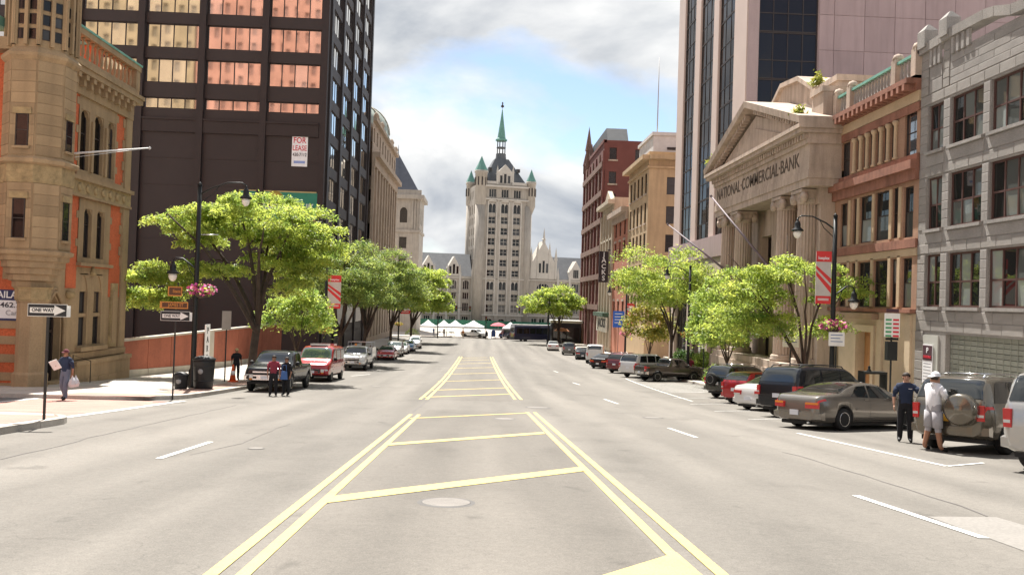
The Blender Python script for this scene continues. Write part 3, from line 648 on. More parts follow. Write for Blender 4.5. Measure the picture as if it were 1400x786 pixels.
def dark_tower():
    B = thing('dark_office_tower','dark bronze office tower with mirrored window bands reflecting salmon buildings','building',(-35,112,1.2))
    Y0,Y1,X1,X0,TOP = 94.,129.,-18.8,-62.,58.
    core(B,BRNZ,X0,X1-.75,Y0+.75,Y1,.5,TOP-.2)
    f = Fac((X0,Y0),(1,0)); u = lambda x: x-X0; W = X1-X0
    cols = [-61.6,-54.6,-47.4,-40.15,-33.2,-26.0]
    rows = [(29.2,30.5)]+[(32.2+4.06*k,35.0+4.06*k) for k in range(7)]
    ops = []
    edges = cols+[-19.6+.35]
    for a,b in zip(edges,edges[1:]):
        for z0,z1 in rows:
            if z0 < TOP-.5: ops.append((u(a)+.42,u(b)-.35,z0,min(z1,TOP-.4)))
    f.wall(B,'front_wall',BRNZ2,0,W,.5,TOP,ops,.25)
    for o in ops: f.win(B,o[0],o[1],o[2],o[3],BRNZ,GLM,4,1,d=-.2,fr=.12,fd=.12,sep=True,tilt=.0022)
    for x in cols: f.box(B,'column',BRNZ,u(x)-.38,u(x)+.38,.5,TOP,0,.38)
    f.box(B,'corner_column',BRNZ,W-.75,W+.02,.5,TOP,0,.12)
    f.box(B,'ledge',BRNZ,0,W-.76,26.5,27.9,0.0,.22); f.box(B,'ledge',BRNZ,0,W-.76,27.9,28.1,0,.34)
    for z in (8.6,14.2,20.4,23.5): 
        for a,b in zip(edges,edges[1:]): f.box(B,'panel_joint',BRNZ,u(a)+.39,u(b)-.39+(.4 if b>-20 else 0)-.02,z,z+.06,0,.03)
    # street side: deep narrow windows in four bays
    g = Fac((X1,Y0),(0,1)); WL = Y1-Y0; v = lambda y: y-Y0
    bays = [(97.0,102.6),(104.1,110.4),(112.0,118.6),(120.2,127.0)]; ops = []
    for a,b in bays:
        for k in range(12):
            z0 = 11.6+k*4.06
            if z0+2.8 < TOP: ops.append((v(a),v(b),z0,z0+2.75))
    ops_low = [(v(a),v(b),3.4,9.6) for a,b in bays]
    g.wall(B,'side_wall',BRNZ2,0,WL,.5,TOP,ops+ops_low,.14)
    for o in ops: g.win(B,o[0],o[1],o[2],o[3],BRNZ,GLS,4,1,d=-.12,fr=.10,fd=.08,sep=True,tilt=.004)
    for a in (95.5,103.35,111.2,119.4,128.2): g.box(B,'column',BRNZ,v(a)-.55,v(a)+.55,.5,TOP,0,.22)
    wp = mat('pale_shop_panel',(.60,.57,.53),.6,var=.1)
    for o in ops_low:
        w = (o[1]-o[0])/3
        for i in range(3): g.box(B,'shop_panel',wp,o[0]+i*w+.05,o[0]+(i+1)*w-.05,4.4,9.5,-.12,-.06)
        g.box(B,'stall_riser',BRNZ,o[0],o[1],1.5,4.3,-.12,-.05)
    # signs
    s = thing('for_lease_banner','white FOR LEASE banner in red letters high on the dark tower','sign',(-21.7,Y0-.05,23))
    bw = mat('board_white',(.78,.78,.79),.6); f.box(s,'board',bw,u(-22.55),u(-20.75),23.05,26.65,.03,.09)
    rd = mat('letter_red',(.55,.03,.05),.6); dk = mat('letter_dark',(.05,.05,.06),.6)
    text(s,'FOR',(-21.65,Y0-.10,26.05),0,.95,rd,.012,1.45); text(s,'LEASE',(-21.65,Y0-.10,25.15),0,.85,rd,.01,1.6); text(s,'430-7112',(-21.65,Y0-.10,24.4),0,.55,dk,.008,1.6)
    f.box(s,'logo_bar',mat('logo_blue',(.25,.33,.6),.6),u(-22.3),u(-21.0),23.4,23.7,.09,.10)
    s = thing('bank_sign','green bank sign with gold rim on the dark tower behind the big tree','sign',(-22.4,Y0-.05,16.9))
    f.box(s,'rim',mat('gold_rim',(.45,.36,.16),.5),u(-28.4),u(-19.3),16.75,20.15,.03,.10); f.box(s,'board',mat('sign_green',(.02,.20,.13),.5),u(-28.25),u(-19.45),16.9,20.0,.10,.14)
    text(s,'BERKSHIRE BANK',(-23.9,Y0-.16,18.15),0,1.5,mat('letter_cream',(.75,.76,.70),.6),.01,8.3)
    MB().lathe([(.0,0),(1.0,0),(.9,.03),(0,.03)],(-24.3,Y0-.16,19.15),12,axis='y').build('leaf_emblem',mat('emblem_gold',(.55,.36,.06),.6),s)
dark_tower()

def reflected_blocks():
    """buildings up the hill behind the camera, seen only as reflections in the tower's glass"""
    for name,lab,c,x0,x1,nw in (('brick_highrise','tall salmon brick block uphill, seen mirrored in the dark tower glass',(.56,.27,.19),-72.5,-36,13),('stone_highrise','tall tan stone block uphill, seen mirrored in the dark tower glass',(.46,.34,.20),-104,-73,10)):
        B = thing(name,lab,'building',((x0+x1)/2,-24,6)); m = mat(name+'_wall',c,.9,var=.22,scale=.7,dirt=.2)
        core(B,mat(name+'_glass',(c[0]*.5,c[1]*.52,c[2]*.55),.5),x0,x1,-34,-15.35,3,96); f = Fac((x1,-15),(-1,0)); st = (x1-x0)/nw
        ops = [(i*st+st*.3,i*st+st*.72,8+k*4.6,10.7+k*4.6) for i in range(nw) for k in range(18) if random.random() > .1]
        f.wall(B,'wall',m,0,x1-x0,3,96,ops,.3)
reflected_blocks()

def domed_bank():
    B = thing('domed_stone_bank','weathered beige stone bank with a greenish dome beyond the dark tower','building',(-28,150,.8))
    m = mat('beige_stone',(.40,.31,.235),.85,var=.14,scale=2,fine=.1,dirt=.25); X1,Y0,Y1 = -18.3,129.3,163.
    core(B,m,-50,X1-.9,Y0,Y1-.3,.3,37); f = Fac((X1,Y0),(0,1)); W = Y1-Y0; n = 9; st = W/n
    ops = []
    for i in range(n):
        u = i*st+st*.3
        ops += [(u,u+st*.4,z,z+h) for z,h in ((1.5,5),(8.5,3.2),(14,3.6),(20,3.6),(25.5,2.2),(33.2,2.3))]
    f.wall(B,'wall',m,0,W,.3,37,ops,.5)
    for o in ops: f.win(B,*o,DKF,GLD,1,2,d=-.45)
    for i in range(n+1): f.box(B,'pilaster',m,max(0,i*st-.55),min(W,i*st+.55),8,29.2,0,.45)
    f.box(B,'cornice',m,0,W+.9,30.6,31.4,0,1.3); f.box(B,'cornice',m,0,W+.6,29.2,30.6,0,.55); f.box(B,'base_course',m,0,W,7,8,0,.5); f.box(B,'attic_cornice',m,0,W+.3,36.4,37,0,.6)
    fr = Fac((-50,Y0),(1,0))
    for i in range(5): MB().lathe([(0,0),(.35,.1),(.5,.5),(.3,1.0),(.0,1.3)],(X1+.2,Y0+2+i*7.4,37),8).build('urn',m,B)
    dg = mat('dome_glass',(.30,.34,.30),.45,.1,var=.25,scale=3)
    pr = [(5.6*cos(a),5.2*sin(a)) for a in [i*pi/2/10 for i in range(11)]]
    MB().lathe([(5.7,-.6),(5.7,0)]+pr,(-23.2,144.5,37.2),20).build('dome',dg,B)
    for i in range(10):
        a = 2*pi*i/10; MB().tube([(-23.2+5.72*cos(t)*cos(a),144.5+5.72*cos(t)*sin(a),37.2+5.32*sin(t)) for t in [k*pi/2/8 for k in range(9)]],.11,5).build('dome_rib',mat('rib_stone',(.38,.34,.27),.8),B)
    MB().lathe([(.4,0),(.4,.8),(.6,.9),(.1,1.6),(0,1.8)],(-23.2,144.5,42.2),10).build('finial',m,B)
domed_bank()

def slate_spire_office():
    B = thing('spire_roofed_office','grey stone tower with steep slate pyramid roof and arched windows','building',(-20,196,.4))
    m = mat('pale_grey_stone',(.42,.385,.34),.85,var=.12,scale=2,dirt=.2); Y0 = 186.; X1 = -14.9; X0 = -27.
    core(B,m,X0,X1-.6,Y0+.6,Y0+12,.1,31); f = Fac((X0,Y0),(1,0)); g = Fac((X1,Y0),(0,1)); W = X1-X0
    oo = [(W-4.6,W-2.9,25.4,28.9),(W-8.2,W-6.5,25.4,28.9)]+[(W-4.6-k*3.6,W-2.9-k*3.6,z,z+2.6) for k in range(3) for z in (5,10,15,19.5)]
    f.wall(B,'wall',m,0,W,.1,31,oo,.4); g.wall(B,'side_wall',m,0,12,.1,31,[(2,3.6,25.4,28.9),(6,7.6,25.4,28.9)],.4)
    for o in oo: f.win(B,*o,DKF,GLD,2,2,d=-.35)
    for o in oo[:2]: f.archfill(B,m,o[0],o[1],28.1,28.95,0,.35,False)
    for o in ((2,3.6),(6,7.6)): g.win(B,o[0],o[1],25.4,28.9,DKF,GLD,2,2,d=-.35); g.archfill(B,m,o[0],o[1],28.1,28.95,0,.35,False)
    f.box(B,'cornice',m,-.4,W+.9,30.9,31.8,-.2,.9); g.box(B,'cornice',m,0,12,30.9,31.8,-.2,.88); f.box(B,'belt',m,0,W+.3,23.2,23.8,0,.3); g.box(B,'belt',m,0,12,23.2,23.8,0,.29)
    f.box(B,'parapet',m,0,W+.2,31.8,33.0,-.5,.2)
    for k in range(3): f.box(B,'pilaster',m,W-1.9+k*.62,W-1.55+k*.62,23.8,30.9,0,.2)
    sl_ = mat('slate_blue',(.075,.082,.105),.6,var=.15,scale=3)
    P = f.P
    MB().hexa([P(.4,32.6,-.4),P(W-.4,32.6,-.4),P(W-.4,32.6,-11.4),P(.4,32.6,-11.4)],[P(W*.5-.15,42.1,-5.7),P(W*.5+.15,42.1,-5.7),P(W*.5+.15,42.1,-6.1),P(W*.5-.15,42.1,-6.1)]).build('pyramid_roof',sl_,B)
    MB().tube([P(W*.5,41.8,-5.9),P(W*.5,44.4,-5.9)],[.12,.04],6).build('spike',sl_,B)
slate_spire_office()
# ================================================================ RIGHT SIDE BUILDINGS
XR = 19.5
def grey_block():
    B = thing('grey_granite_office','grey rock-faced granite office block with brown window frames and balustraded parapet','building',(26,28,4))
    Y0,Y1 = 35.42,17.; W = Y0-Y1; f = Fac((XR,Y0),(0,-1)); u = lambda y: Y0-y
    core(B,GREY,XR+.6,40,Y1,Y0-.01,2,19)
    bays = [(34.75,33.62,2),(33.08,30.88,3),(30.4,28.1,3),(27.6,25.3,3),(24.8,22.6,3),(22.1,19.9,3)]
    rows = [(8.68,10.95),(12.05,14.32),(15.48,17.52)]
    ops = [(u(a),u(b),z0,z1) for a,b,n in bays for z0,z1 in rows]; shut = (u(33.1),u(28.2),4.3,7.55)
    f.wall(B,'wall',GREY,0,W,2,19.45,ops+[shut],.2)
    cur = mat('curtain',(.5,.5,.47),.8,rnd=.3)
    for a,b,n in bays:
        for k,(z0,z1) in enumerate(rows):
            f.win(B,u(a),u(b),z0,z1,BRF,glassmat('room_glass_b',(.045,.05,.045),.8,f0=.05,rnd=3.),n,2,d=-.10,fr=.085,fd=.08,sep=True,tilt=.02,zs=[.47])
            f.box(B,'sill',GREYB,u(a)-.1,u(b)+.1,z0-.13,z0,0,.14)
    # lintel bands of rock-faced stones and smooth ashlar between
    for z in (11.0,14.38,17.6): blocks(B,f,ROUGH,0,12,z,z+.42,.42,.95,.035)
    blocks(B,f,ROUGH,0,12,7.62,8.5,.44,1.15,.03)
    for z0,z1 in ((11.45,11.9),(14.83,15.33)):
        for a,b,n in bays[:4]: blocks(B,f,GREYB,u(a)-.1,u(b)+.1,z0,z1,.5,2.4,.03)
    prev = 35.42
    for a,b,n in bays[:4]:
        w0,w1 = u(prev)+.02,u(a)-.04
        for (z0,z1),nx in zip(rows,(0,0,0)): blocks(B,f,ROUGH if prev > 35 else GREYB,w0,w1+.0,z0,z1,.38,.8,.03)
        prev = b
    blocks(B,f,ROUGH,.02,.66,4.2,7.6,.42,.7,.06)
    # parapet: piers, panels, short balusters and a swept coping
    blocks(B,f,ROUGH,.02,.62,18.05,20.0,.4,.7,.04); blocks(B,f,ROUGH,1.72,2.2,18.05,20.0,.4,.7,.04)
    blocks(B,f,GREYB,2.25,12,18.05,19.3,.32,1.9,.03); blocks(B,f,GREYB,.68,1.66,18.05,19.2,.6,1.1,.03)
    for k in range(3): f.box(B,'baluster_block',GREYB,.78+k*.32,.94+k*.32,19.22,20.0,.0,.12)
    for k in range(4): f.box(B,'baluster_block',GREYB,2.4+k*.36,2.58+k*.36,19.32,20.0,.0,.12)
    f.box(B,'parapet_core',GREY,.0,W,20.0,20.01,-.4,-.35)
    pts = [(0,20.05),(1.6,20.1),(2.3,20.15),(4.6,20.1),(5.3,20.0),(6.3,19.7),(9,19.5),(14,19.5),(W,19.5)]
    for (a,za),(b,zb) in zip(pts,pts[1:]):
        P = f.P; MB().hexa([P(a+.012,za-.1,.18),P(b-.012,zb-.1,.18),P(b-.012,zb-.1,-.35),P(a+.012,za-.1,-.35)],[P(a+.012,za+.3,.18),P(b-.012,zb+.3,.18),P(b-.012,zb+.3,-.35),P(a+.012,za+.3,-.35)]).build('coping_stone',ROUGH,B)
    for a in (.0,1.7): 
        P = f.P; mb = MB(); f.mbox(mb,a,a+.6,20.2,20.95,-.35,.26); mb.hexa([P(a,20.95,.26),P(a+.6,20.95,.26),P(a+.6,20.95,-.35),P(a,20.95,-.35)],[P(a+.2,21.25,.0),P(a+.4,21.25,.0),P(a+.4,21.25,-.1),P(a+.2,21.25,-.1)]); mb.build('parapet_post',GREYB,B)
    # glass-block garage opening
    sm = mat('shutter_slat',(.26,.27,.23),.5,.2,rnd=.12); n = 16
    for k in range(n): z = 4.3+k*3.25/n; f.box(B,'shutter_slat',sm,shut[0]+.02,shut[1]-.02,z+.012,z+3.25/n-.012,-.30,-.2)
    for k in range(12): x = shut[0]+.2+k*(shut[1]-shut[0]-.4)/11; f.box(B,'shutter_rib',sm,x-.015,x+.015,4.3,7.5,-.2,-.18)
    f.box(B,'door_panel',mat('pale_door',(.42,.42,.38),.7),u(34.75),u(33.6),4.2,7.45,.0,.05)
    s = thing('parking_notice','white parking notice with dark heading by the garage shutter','sign',(XR-.1,34.2,5.2)); bw = mat('board_white',(.78,.78,.79),.6); dk = mat('heading_brown',(.07,.03,.04),.6)
    f.box(s,'board',bw,u(34.65),u(33.9),5.35,7.05,.07,.1); f.box(s,'heading',dk,u(34.63),u(33.92),6.35,7.0,.1,.11); f.box(s,'foot_bar',dk,u(34.63),u(33.92),5.22,5.34,.07,.11)
    text(s,'P',(XR-.115,34.27,6.78),-pi/2,.32,bw,.006); text(s,'PARKING',(XR-.115,34.27,6.5),-pi/2,.16,mat('letter_red',(.55,.03,.05),.6),.003,.58)
    for k in range(6): f.box(s,'text_line',mat('text_grey',(.35,.35,.36),.7),u(34.58),u(34.0),6.2-k*.14,6.24-k*.14,.1,.104)
grey_block()

def sandstone_block():
    B = thing('red_sandstone_office','red sandstone and tan brick office with columned windows and balustrade','building',(26,40,4))
    rs = mat('red_sandstone',(.27,.125,.085),.88,var=.25,scale=3,fine=.15,bump=.25,dirt=.3); tan = mat('tan_brick',(.45,.335,.215),.85,var=.12,scale=2,fine=.1,rnd=.05)
    Y0,Y1 = 44.05,35.45; W = Y0-Y1; f = Fac((XR,Y0),(0,-1)); u = lambda y: Y0-y; core(B,tan,XR+.6,40,Y1+.01,Y0-.01,2,18.5)
    o3 = [(u(43.35),u(42.4),15.62,17.5)]+[(.0+2.38+i*.71,2.38+i*.71+.5,15.62,17.5) for i in range(6)]+[(u(36.8),u(35.75),15.62,17.75)]
    o2 = [(u(43.35),u(42.55),11.85,14.2),(u(41.85),u(41.35),11.9,14.3),(u(41.1),u(39.75),11.9,14.3),(u(39.45),u(38.0),11.9,14.3),(u(37.75),u(37.25),11.9,14.3),(u(36.75),u(35.9),11.85,14.2)]
    o1 = [(a,b,8.62,10.9) for a,b,_,_ in o2]
    dr = (u(41.0),u(39.45),4.0,7.35); dr2 = (u(43.9),u(43.2),4.0,7.6)
    f.wall(B,'wall',mat('brown_brick',(.34,.205,.135),.88,var=.18,scale=2,fine=.15,dirt=.2),0,W,8.35,18.2,o1+o2+o3,.2)
    cs = mat('cream_stone',(.52,.42,.29),.8,var=.14,scale=2,fine=.06); f.wall(B,'ground_wall',cs,0,W,2,8.35,[dr,dr2],.5)
    for o in o3: f.win(B,*o,DKF,GLD,1,2,d=-.10,fr=.05)
    for o in o1+o2: f.win(B,*o,DKF,glassmat('room_glass_b',(.045,.05,.045),.8,f0=.05,rnd=3.),1,2,d=-.10,fr=.06,zs=[.5],sep=True,tilt=.02)
    pil = MB().lathe([(.15,0),(.15,.1),(.10,.14),(.095,1.62),(.16,1.72),(.16,1.86)],n=10).mesh('colonnette',tan)
    for i in range(7): link('colonnette',pil,B,Vector(f.P(2.38+i*.71-.105,15.63,.05))-off(B))
    for rows,zz in ((o2,11.88),(o1,8.64)):
        for a,b in zip(rows,rows[1:]): m_ = (a[1]+b[0])/2; f.box(B,'pilaster',tan,m_-.12,m_+.12,zz,zz+2.4,0,.06)
    f.box(B,'red_band',rs,0,W,17.55,17.95,0,.08); f.box(B,'belt_cornice',rs,-.05,W,14.9,15.3,0,.42); f.box(B,'belt_cornice',rs,-.03,W,14.42,14.9,0,.2); f.box(B,'sill_course',rs,0,W,15.3,15.6,0,.14)
    f.box(B,'red_band',rs,0,W,11.35,11.75,0,.12); f.box(B,'pale_band',tan,0,W,10.98,11.33,0,.06); f.box(B,'red_band',rs,0,W,8.38,8.55,0,.3)
    f.box(B,'entablature',tan,0,W,17.97,18.45,0,.1); f.box(B,'cornice',rs,-.05,W,18.75,18.98,0,.7); f.box(B,'cornice',rs,-.03,W,18.45,18.75,0,.22)
    br = MB().box(-.1,.1,-.5,0,0,.28).mesh('bracket',rs)
    for k in range(17): link('bracket',br,B,Vector(f.P(.3+k*.5,18.46,.2))-off(B),(0,0,f.ang))
    f.box(B,'balustrade_plinth',rs,0,W,18.98,19.12,-.2,.3)
    for k in range(26):
        x = .35+k*.315
        if not any(abs(x-p) < .3 for p in (.25,1.9,6.6,8.4)): link('baluster',baluster_mesh(GREYB,.95),B,Vector(f.P(x,19.12,.05))-off(B))
    f.box(B,'balustrade_rail',COP,0,W,20.07,20.2,-.12,.22)
    for x in (.05,1.7,6.4,8.2):
        mb = MB(); f.mbox(mb,x,x+.4,18.98,20.35,-.18,.3); mb.build('balustrade_pier',LIME,B)
        MB().lathe([(.26,0),(.28,.1),(.2,.25),(0,.34)],f.P(x+.2,20.35,.06),8).build('pier_cap',LIME,B)
    # ground floor doorway and plaques
    f.box(B,'door_surround',cs,dr[0]-.3,dr[1]+.3,7.36,7.7,0,.12); f.box(B,'door_surround',cs,dr[0]-.3,dr[0]-.02,4,7.35,0,.1); f.box(B,'door_surround',cs,dr[1]+.02,dr[1]+.3,4,7.35,0,.1)
    f.box(B,'stone_hood',mat('hood_stone',(.36,.25,.17),.9,var=.2),.9,5.2,8.0,8.3,0,.35); f.box(B,'pilaster',cs,5.3,5.7,3,8.0,0,.1); f.box(B,'pilaster',cs,W-.75,W-.3,3,8.3,0,.1)
    wd_ = mat('oak_door',(.36,.18,.07),.6,var=.2,scale=4,stretch=(6,6,.6)); D = f.box(B,'door',wd_,dr[0],dr[1],4,7.34,-.45,-.38)
    for i in range(2):
        for k in range(3): f.mbox(MB(),dr[0]+.12+i*.72,dr[0]+.68+i*.72,4.3+k*1.0,5.15+k*1.0,-.38,-.35).build('door_panel',wd_,D)
    f.win(B,*dr2,DKF,GLD,1,1,d=-.4)
sandstone_block()

def portico_bank():
    B = thing('portico_bank','limestone bank with fluted columns, pediment and NATIONAL COMMERCIAL BANK inscription','building',(24,52,3.5))
    XP = 17.7; Y0,Y1 = 61.7,43.3; f = Fac((XP,Y0),(0,-1)); W = Y0-Y1; u = lambda y: Y0-y
    core(B,LIME,XR+1.2,36,44.1,59.8,2,20.5); g = Fac((XR+.2,60.),(0,-1)); WG = 15.9
    big = [(3.6,5.6,4,13.4),(6.8,9.4,4,14.2),(10.6,12.4,4,13.4)]
    g.wall(B,'rear_wall',LIME,0,WG,2,15.3,big,.6)
    for o in big: g.win(B,*o,DKF,GLD,3,4,d=-.5,fr=.14,sep=True,tilt=.01)
    # columns: fluted shafts with ionic volutes
    n = 40; prf = [(.80,0),(.80,.18),(.74,.22),(.78,.32),(.70,.40)]
    mb = MB().lathe(prf,n=20); k0 = len(mb.v); hs = 9.15; zz = [.4+(hs-.4)*i/6 for i in range(7)]
    for z in zz:
        rr = .64-.07*((z-.4)/hs)**1.6
        for i in range(n*2): a = 2*pi*i/(n*2); r_ = rr-(.045 if i%4 in (1,2) else 0); mb.v.append((r_*cos(a),r_*sin(a),z))
    N2 = n*2
    for j in range(6):
        for i in range(N2): i2=(i+1)%N2; mb.f.append((k0+j*N2+i,k0+j*N2+i2,k0+(j+1)*N2+i2,k0+(j+1)*N2+i)); mb.m.append(0); mb.sm.append(False)
    shaft = mb.mesh('column',LIME)
    cap = MB().lathe([(.58,0),(.62,.1),(.60,.18),(.72,.3)],n=20).box(-.72,.72,-.78,.78,.62,.8).box(-.6,.6,-.7,.7,.3,.62)
    for sy in (-1,1):
        for sx in (-.55,.55): cap.lathe([(.0,-.16),(.30,-.14),(.33,0),(.30,.14),(0,.16)],(sx,sy*.70,.34),14,axis='x'); cap.lathe([(.0,-.2),(.12,-.19),(.12,.19),(0,.2)],(sx,sy*.70,.34),8,axis='x')
    cap = cap.mesh('capital',LIME)
    zb = 5.2
    for y in (59.8,56.6,48.4,45.2):
        c = link('column',shaft,B,Vector((XP+.75,y,zb))-off(B)); link('capital',cap,c,(0,0,hs))
    f.box(B,'stylobate',LIME,.6,W-.6,2,4.75,-2.0,.15); f.box(B,'plinth',LIME,.8,W-.8,4.75,5.2,-1.6,.05)
    for k in range(4): f.box(B,'step',LIME,5.6,W-5.6,2,gz(52)+.3+k*.16,.15,1.3-k*.28)
    # anta piers at both ends
    for y in (44.35,): g.box(B,'anta',LIME,WG-1.5,WG,2,15.2,0,1.0)
    g.box(B,'anta_capital',LIME,WG-1.6,WG+.02,14.3,15.2,0,1.12)
    # entablature
    f.box(B,'architrave',LIME,.55,W-.1,15.2,15.62,-2.2,-.02); f.box(B,'architrave',LIME,.5,W-.05,15.62,16.05,-2.2,.06); f.box(B,'frieze',LIME,.55,W-.1,16.05,17.5,-2.2,-.0)
    f.box(B,'moulding',LIME,.45,W+.0,17.5,17.75,-2.2,.15)
    den = MB()
    for k in range(46): f.mbox(den,.5+k*.39,.5+k*.39+.22,17.75,18.05,.1,.32)
    o = den.build('dentils',LIME,B); o['kind'] = 'stuff'
    f.box(B,'bed_moulding',LIME,.45,W+.0,17.75,18.07,-2.2,.1)
    f.box(B,'cornice',LIME,-.1,W+.15,18.07,18.3,-2.2,.62); f.box(B,'cornice',LIME,-.2,W+.25,18.3,18.52,-2.2,.75)
    dk = mat('incised_letter',(.10,.075,.055),.8)
    text(B,'NATIONAL·COMMERCIAL·BANK',(XP-.02,(Y0+Y1)/2+.2,16.78),-pi/2,1.15,dk,.006,15.9,'inscription')
    # pediment: tympanum, raking cornice, dentils
    P = f.P; mid = W/2; zt = 21.6; z0 = 18.52
    MB().prism([(.6,z0),(W-.6,z0),(mid,zt-.55)],lambda a,b,d: P(a,b,d),-2.0,-.05).build('tympanum',LIME,B)
    MB().prism([(3.4,z0+.12),(W-3.4,z0+.12),(mid,zt-1.35)],lambda a,b,d: P(a,b,d),-.05,.03).build('tympanum_panel',LIME,B)
    for s in (0,1):
        A_ = (-.2,z0) if not s else (W+.25,z0); Bq = (mid,zt)
        mb = MB(); mb.hexa([P(A_[0],A_[1],.75),P(Bq[0],Bq[1],.75),P(Bq[0],Bq[1],-2.2),P(A_[0],A_[1],-2.2)],[P(A_[0],A_[1]+.42,.8),P(Bq[0],Bq[1]+.42,.8),P(Bq[0],Bq[1]+.42,-2.2),P(A_[0],A_[1]+.42,-2.2)]); mb.build('raking_cornice',LIME,B)
        mb = MB()
        for k in range(21):
            t = (k+1.2)/23.5; a = A_[0]+(Bq[0]-A_[0])*t; b = A_[1]+(Bq[1]-A_[1])*t-.33; f.mbox(mb,a-.12,a+.12,b,b+.30,.05,.42)
        o = mb.build('raking_dentils',LIME,B); o['kind'] = 'stuff'
    # attic block stepping up behind
    for a,b,zt_ in ((2.0,5.0,21.6),(W-1.8,W-5.2,21.5)):
        a,b = min(a,b),max(a,b); f.box(B,'attic_pier',LIME,a,b,18.5,zt_,-5.5,-2.25); f.box(B,'attic_cap',LIME,a-.15,b+.15,zt_,zt_+.35,-5.6,-2.1)
    MB().prism([(5.0,18.5),(W-5.2,18.5),(W-5.2,21.8),(mid+1.5,23.1),(mid-1.5,23.4),(5.0,21.9)],lambda a,b,d: P(a,b,d),-5.4,-2.4).build('attic',LIME,B)
    for a,b in (((5.0,21.9),(mid-1.5,23.4)),((mid-1.5,23.4),(mid+1.5,23.1)),((mid+1.5,23.1),(W-5.2,21.8))):
        MB().hexa([P(a[0],a[1],-2.15),P(b[0],b[1],-2.15),P(b[0],b[1],-5.5),P(a[0],a[1],-5.5)],[P(a[0],a[1]+.3,-2.15),P(b[0],b[1]+.3,-2.15),P(b[0],b[1]+.3,-5.5),P(a[0],a[1]+.3,-5.5)]).build('attic_coping',LIME,B)
    g.box(B,'end_wall',LIME,WG-1.6,WG,15.2,20.6,-3,1.0); g.box(B,'end_cornice',LIME,WG-1.6,WG+.3,18.4,18.75,-3,1.25); g.box(B,'end_parapet',LIME,WG-1.65,WG+.05,20.6,20.9,-3,1.1)
    wl = leafmat('weed_leaf',(.22,.24,.05))
    for i,(a,z,d) in enumerate(((.25,19.2,.3),(W-1.3,19.2,.2),(W-4.5,22.0,-2.2))):
        mb = MB()
        for k in range(240):
            p = Vector(P(a+random.gauss(0,.17),z+abs(random.gauss(0,.28)),d+random.gauss(0,.17))); q = Vector((random.gauss(0,.1),random.gauss(0,.1),random.gauss(0,.1))); r_ = q.cross(Vector((random.random(),random.random(),random.random()))).normalized()*.05
            mb.face([p-q,p+r_,p+q,p-r_])
        tag(mb.build('wall_weed',wl),['yellowish weed tuft growing at the pediment\'s far lower corner','weed tuft growing at the pediment\'s near lower corner','weed tuft growing on the attic of the portico bank'][i],'plant','weeds on the portico bank')
    for y,q,lab in ((59.0,(14.6,63.5,14.8),'bare purple-grey flagpole slanting from the far portico column'),(50.3,(15.6,55.0,16.0),'bare flagpole slanting from the middle of the bank portico')):
        p = thing('slanting_flagpole',lab,'flagpole',(XP+.2,y,11.3),group='flagpoles on the bank portico'); pm = mat('pole_purple',(.17,.135,.15),.6)
        a = Vector((XP+.4,y,11.0)); b = Vector(q); MB().tube([a,b],[.09,.05],8).build('pole',pm,p); MB().lathe([(0,-.12),(.12,0),(0,.12)],tuple(b),8).build('ball',pm,p); MB().box(XP+.2,XP+.6,y-.15,y+.15,10.7,11.2).build('bracket',pm,p)
portico_bank()

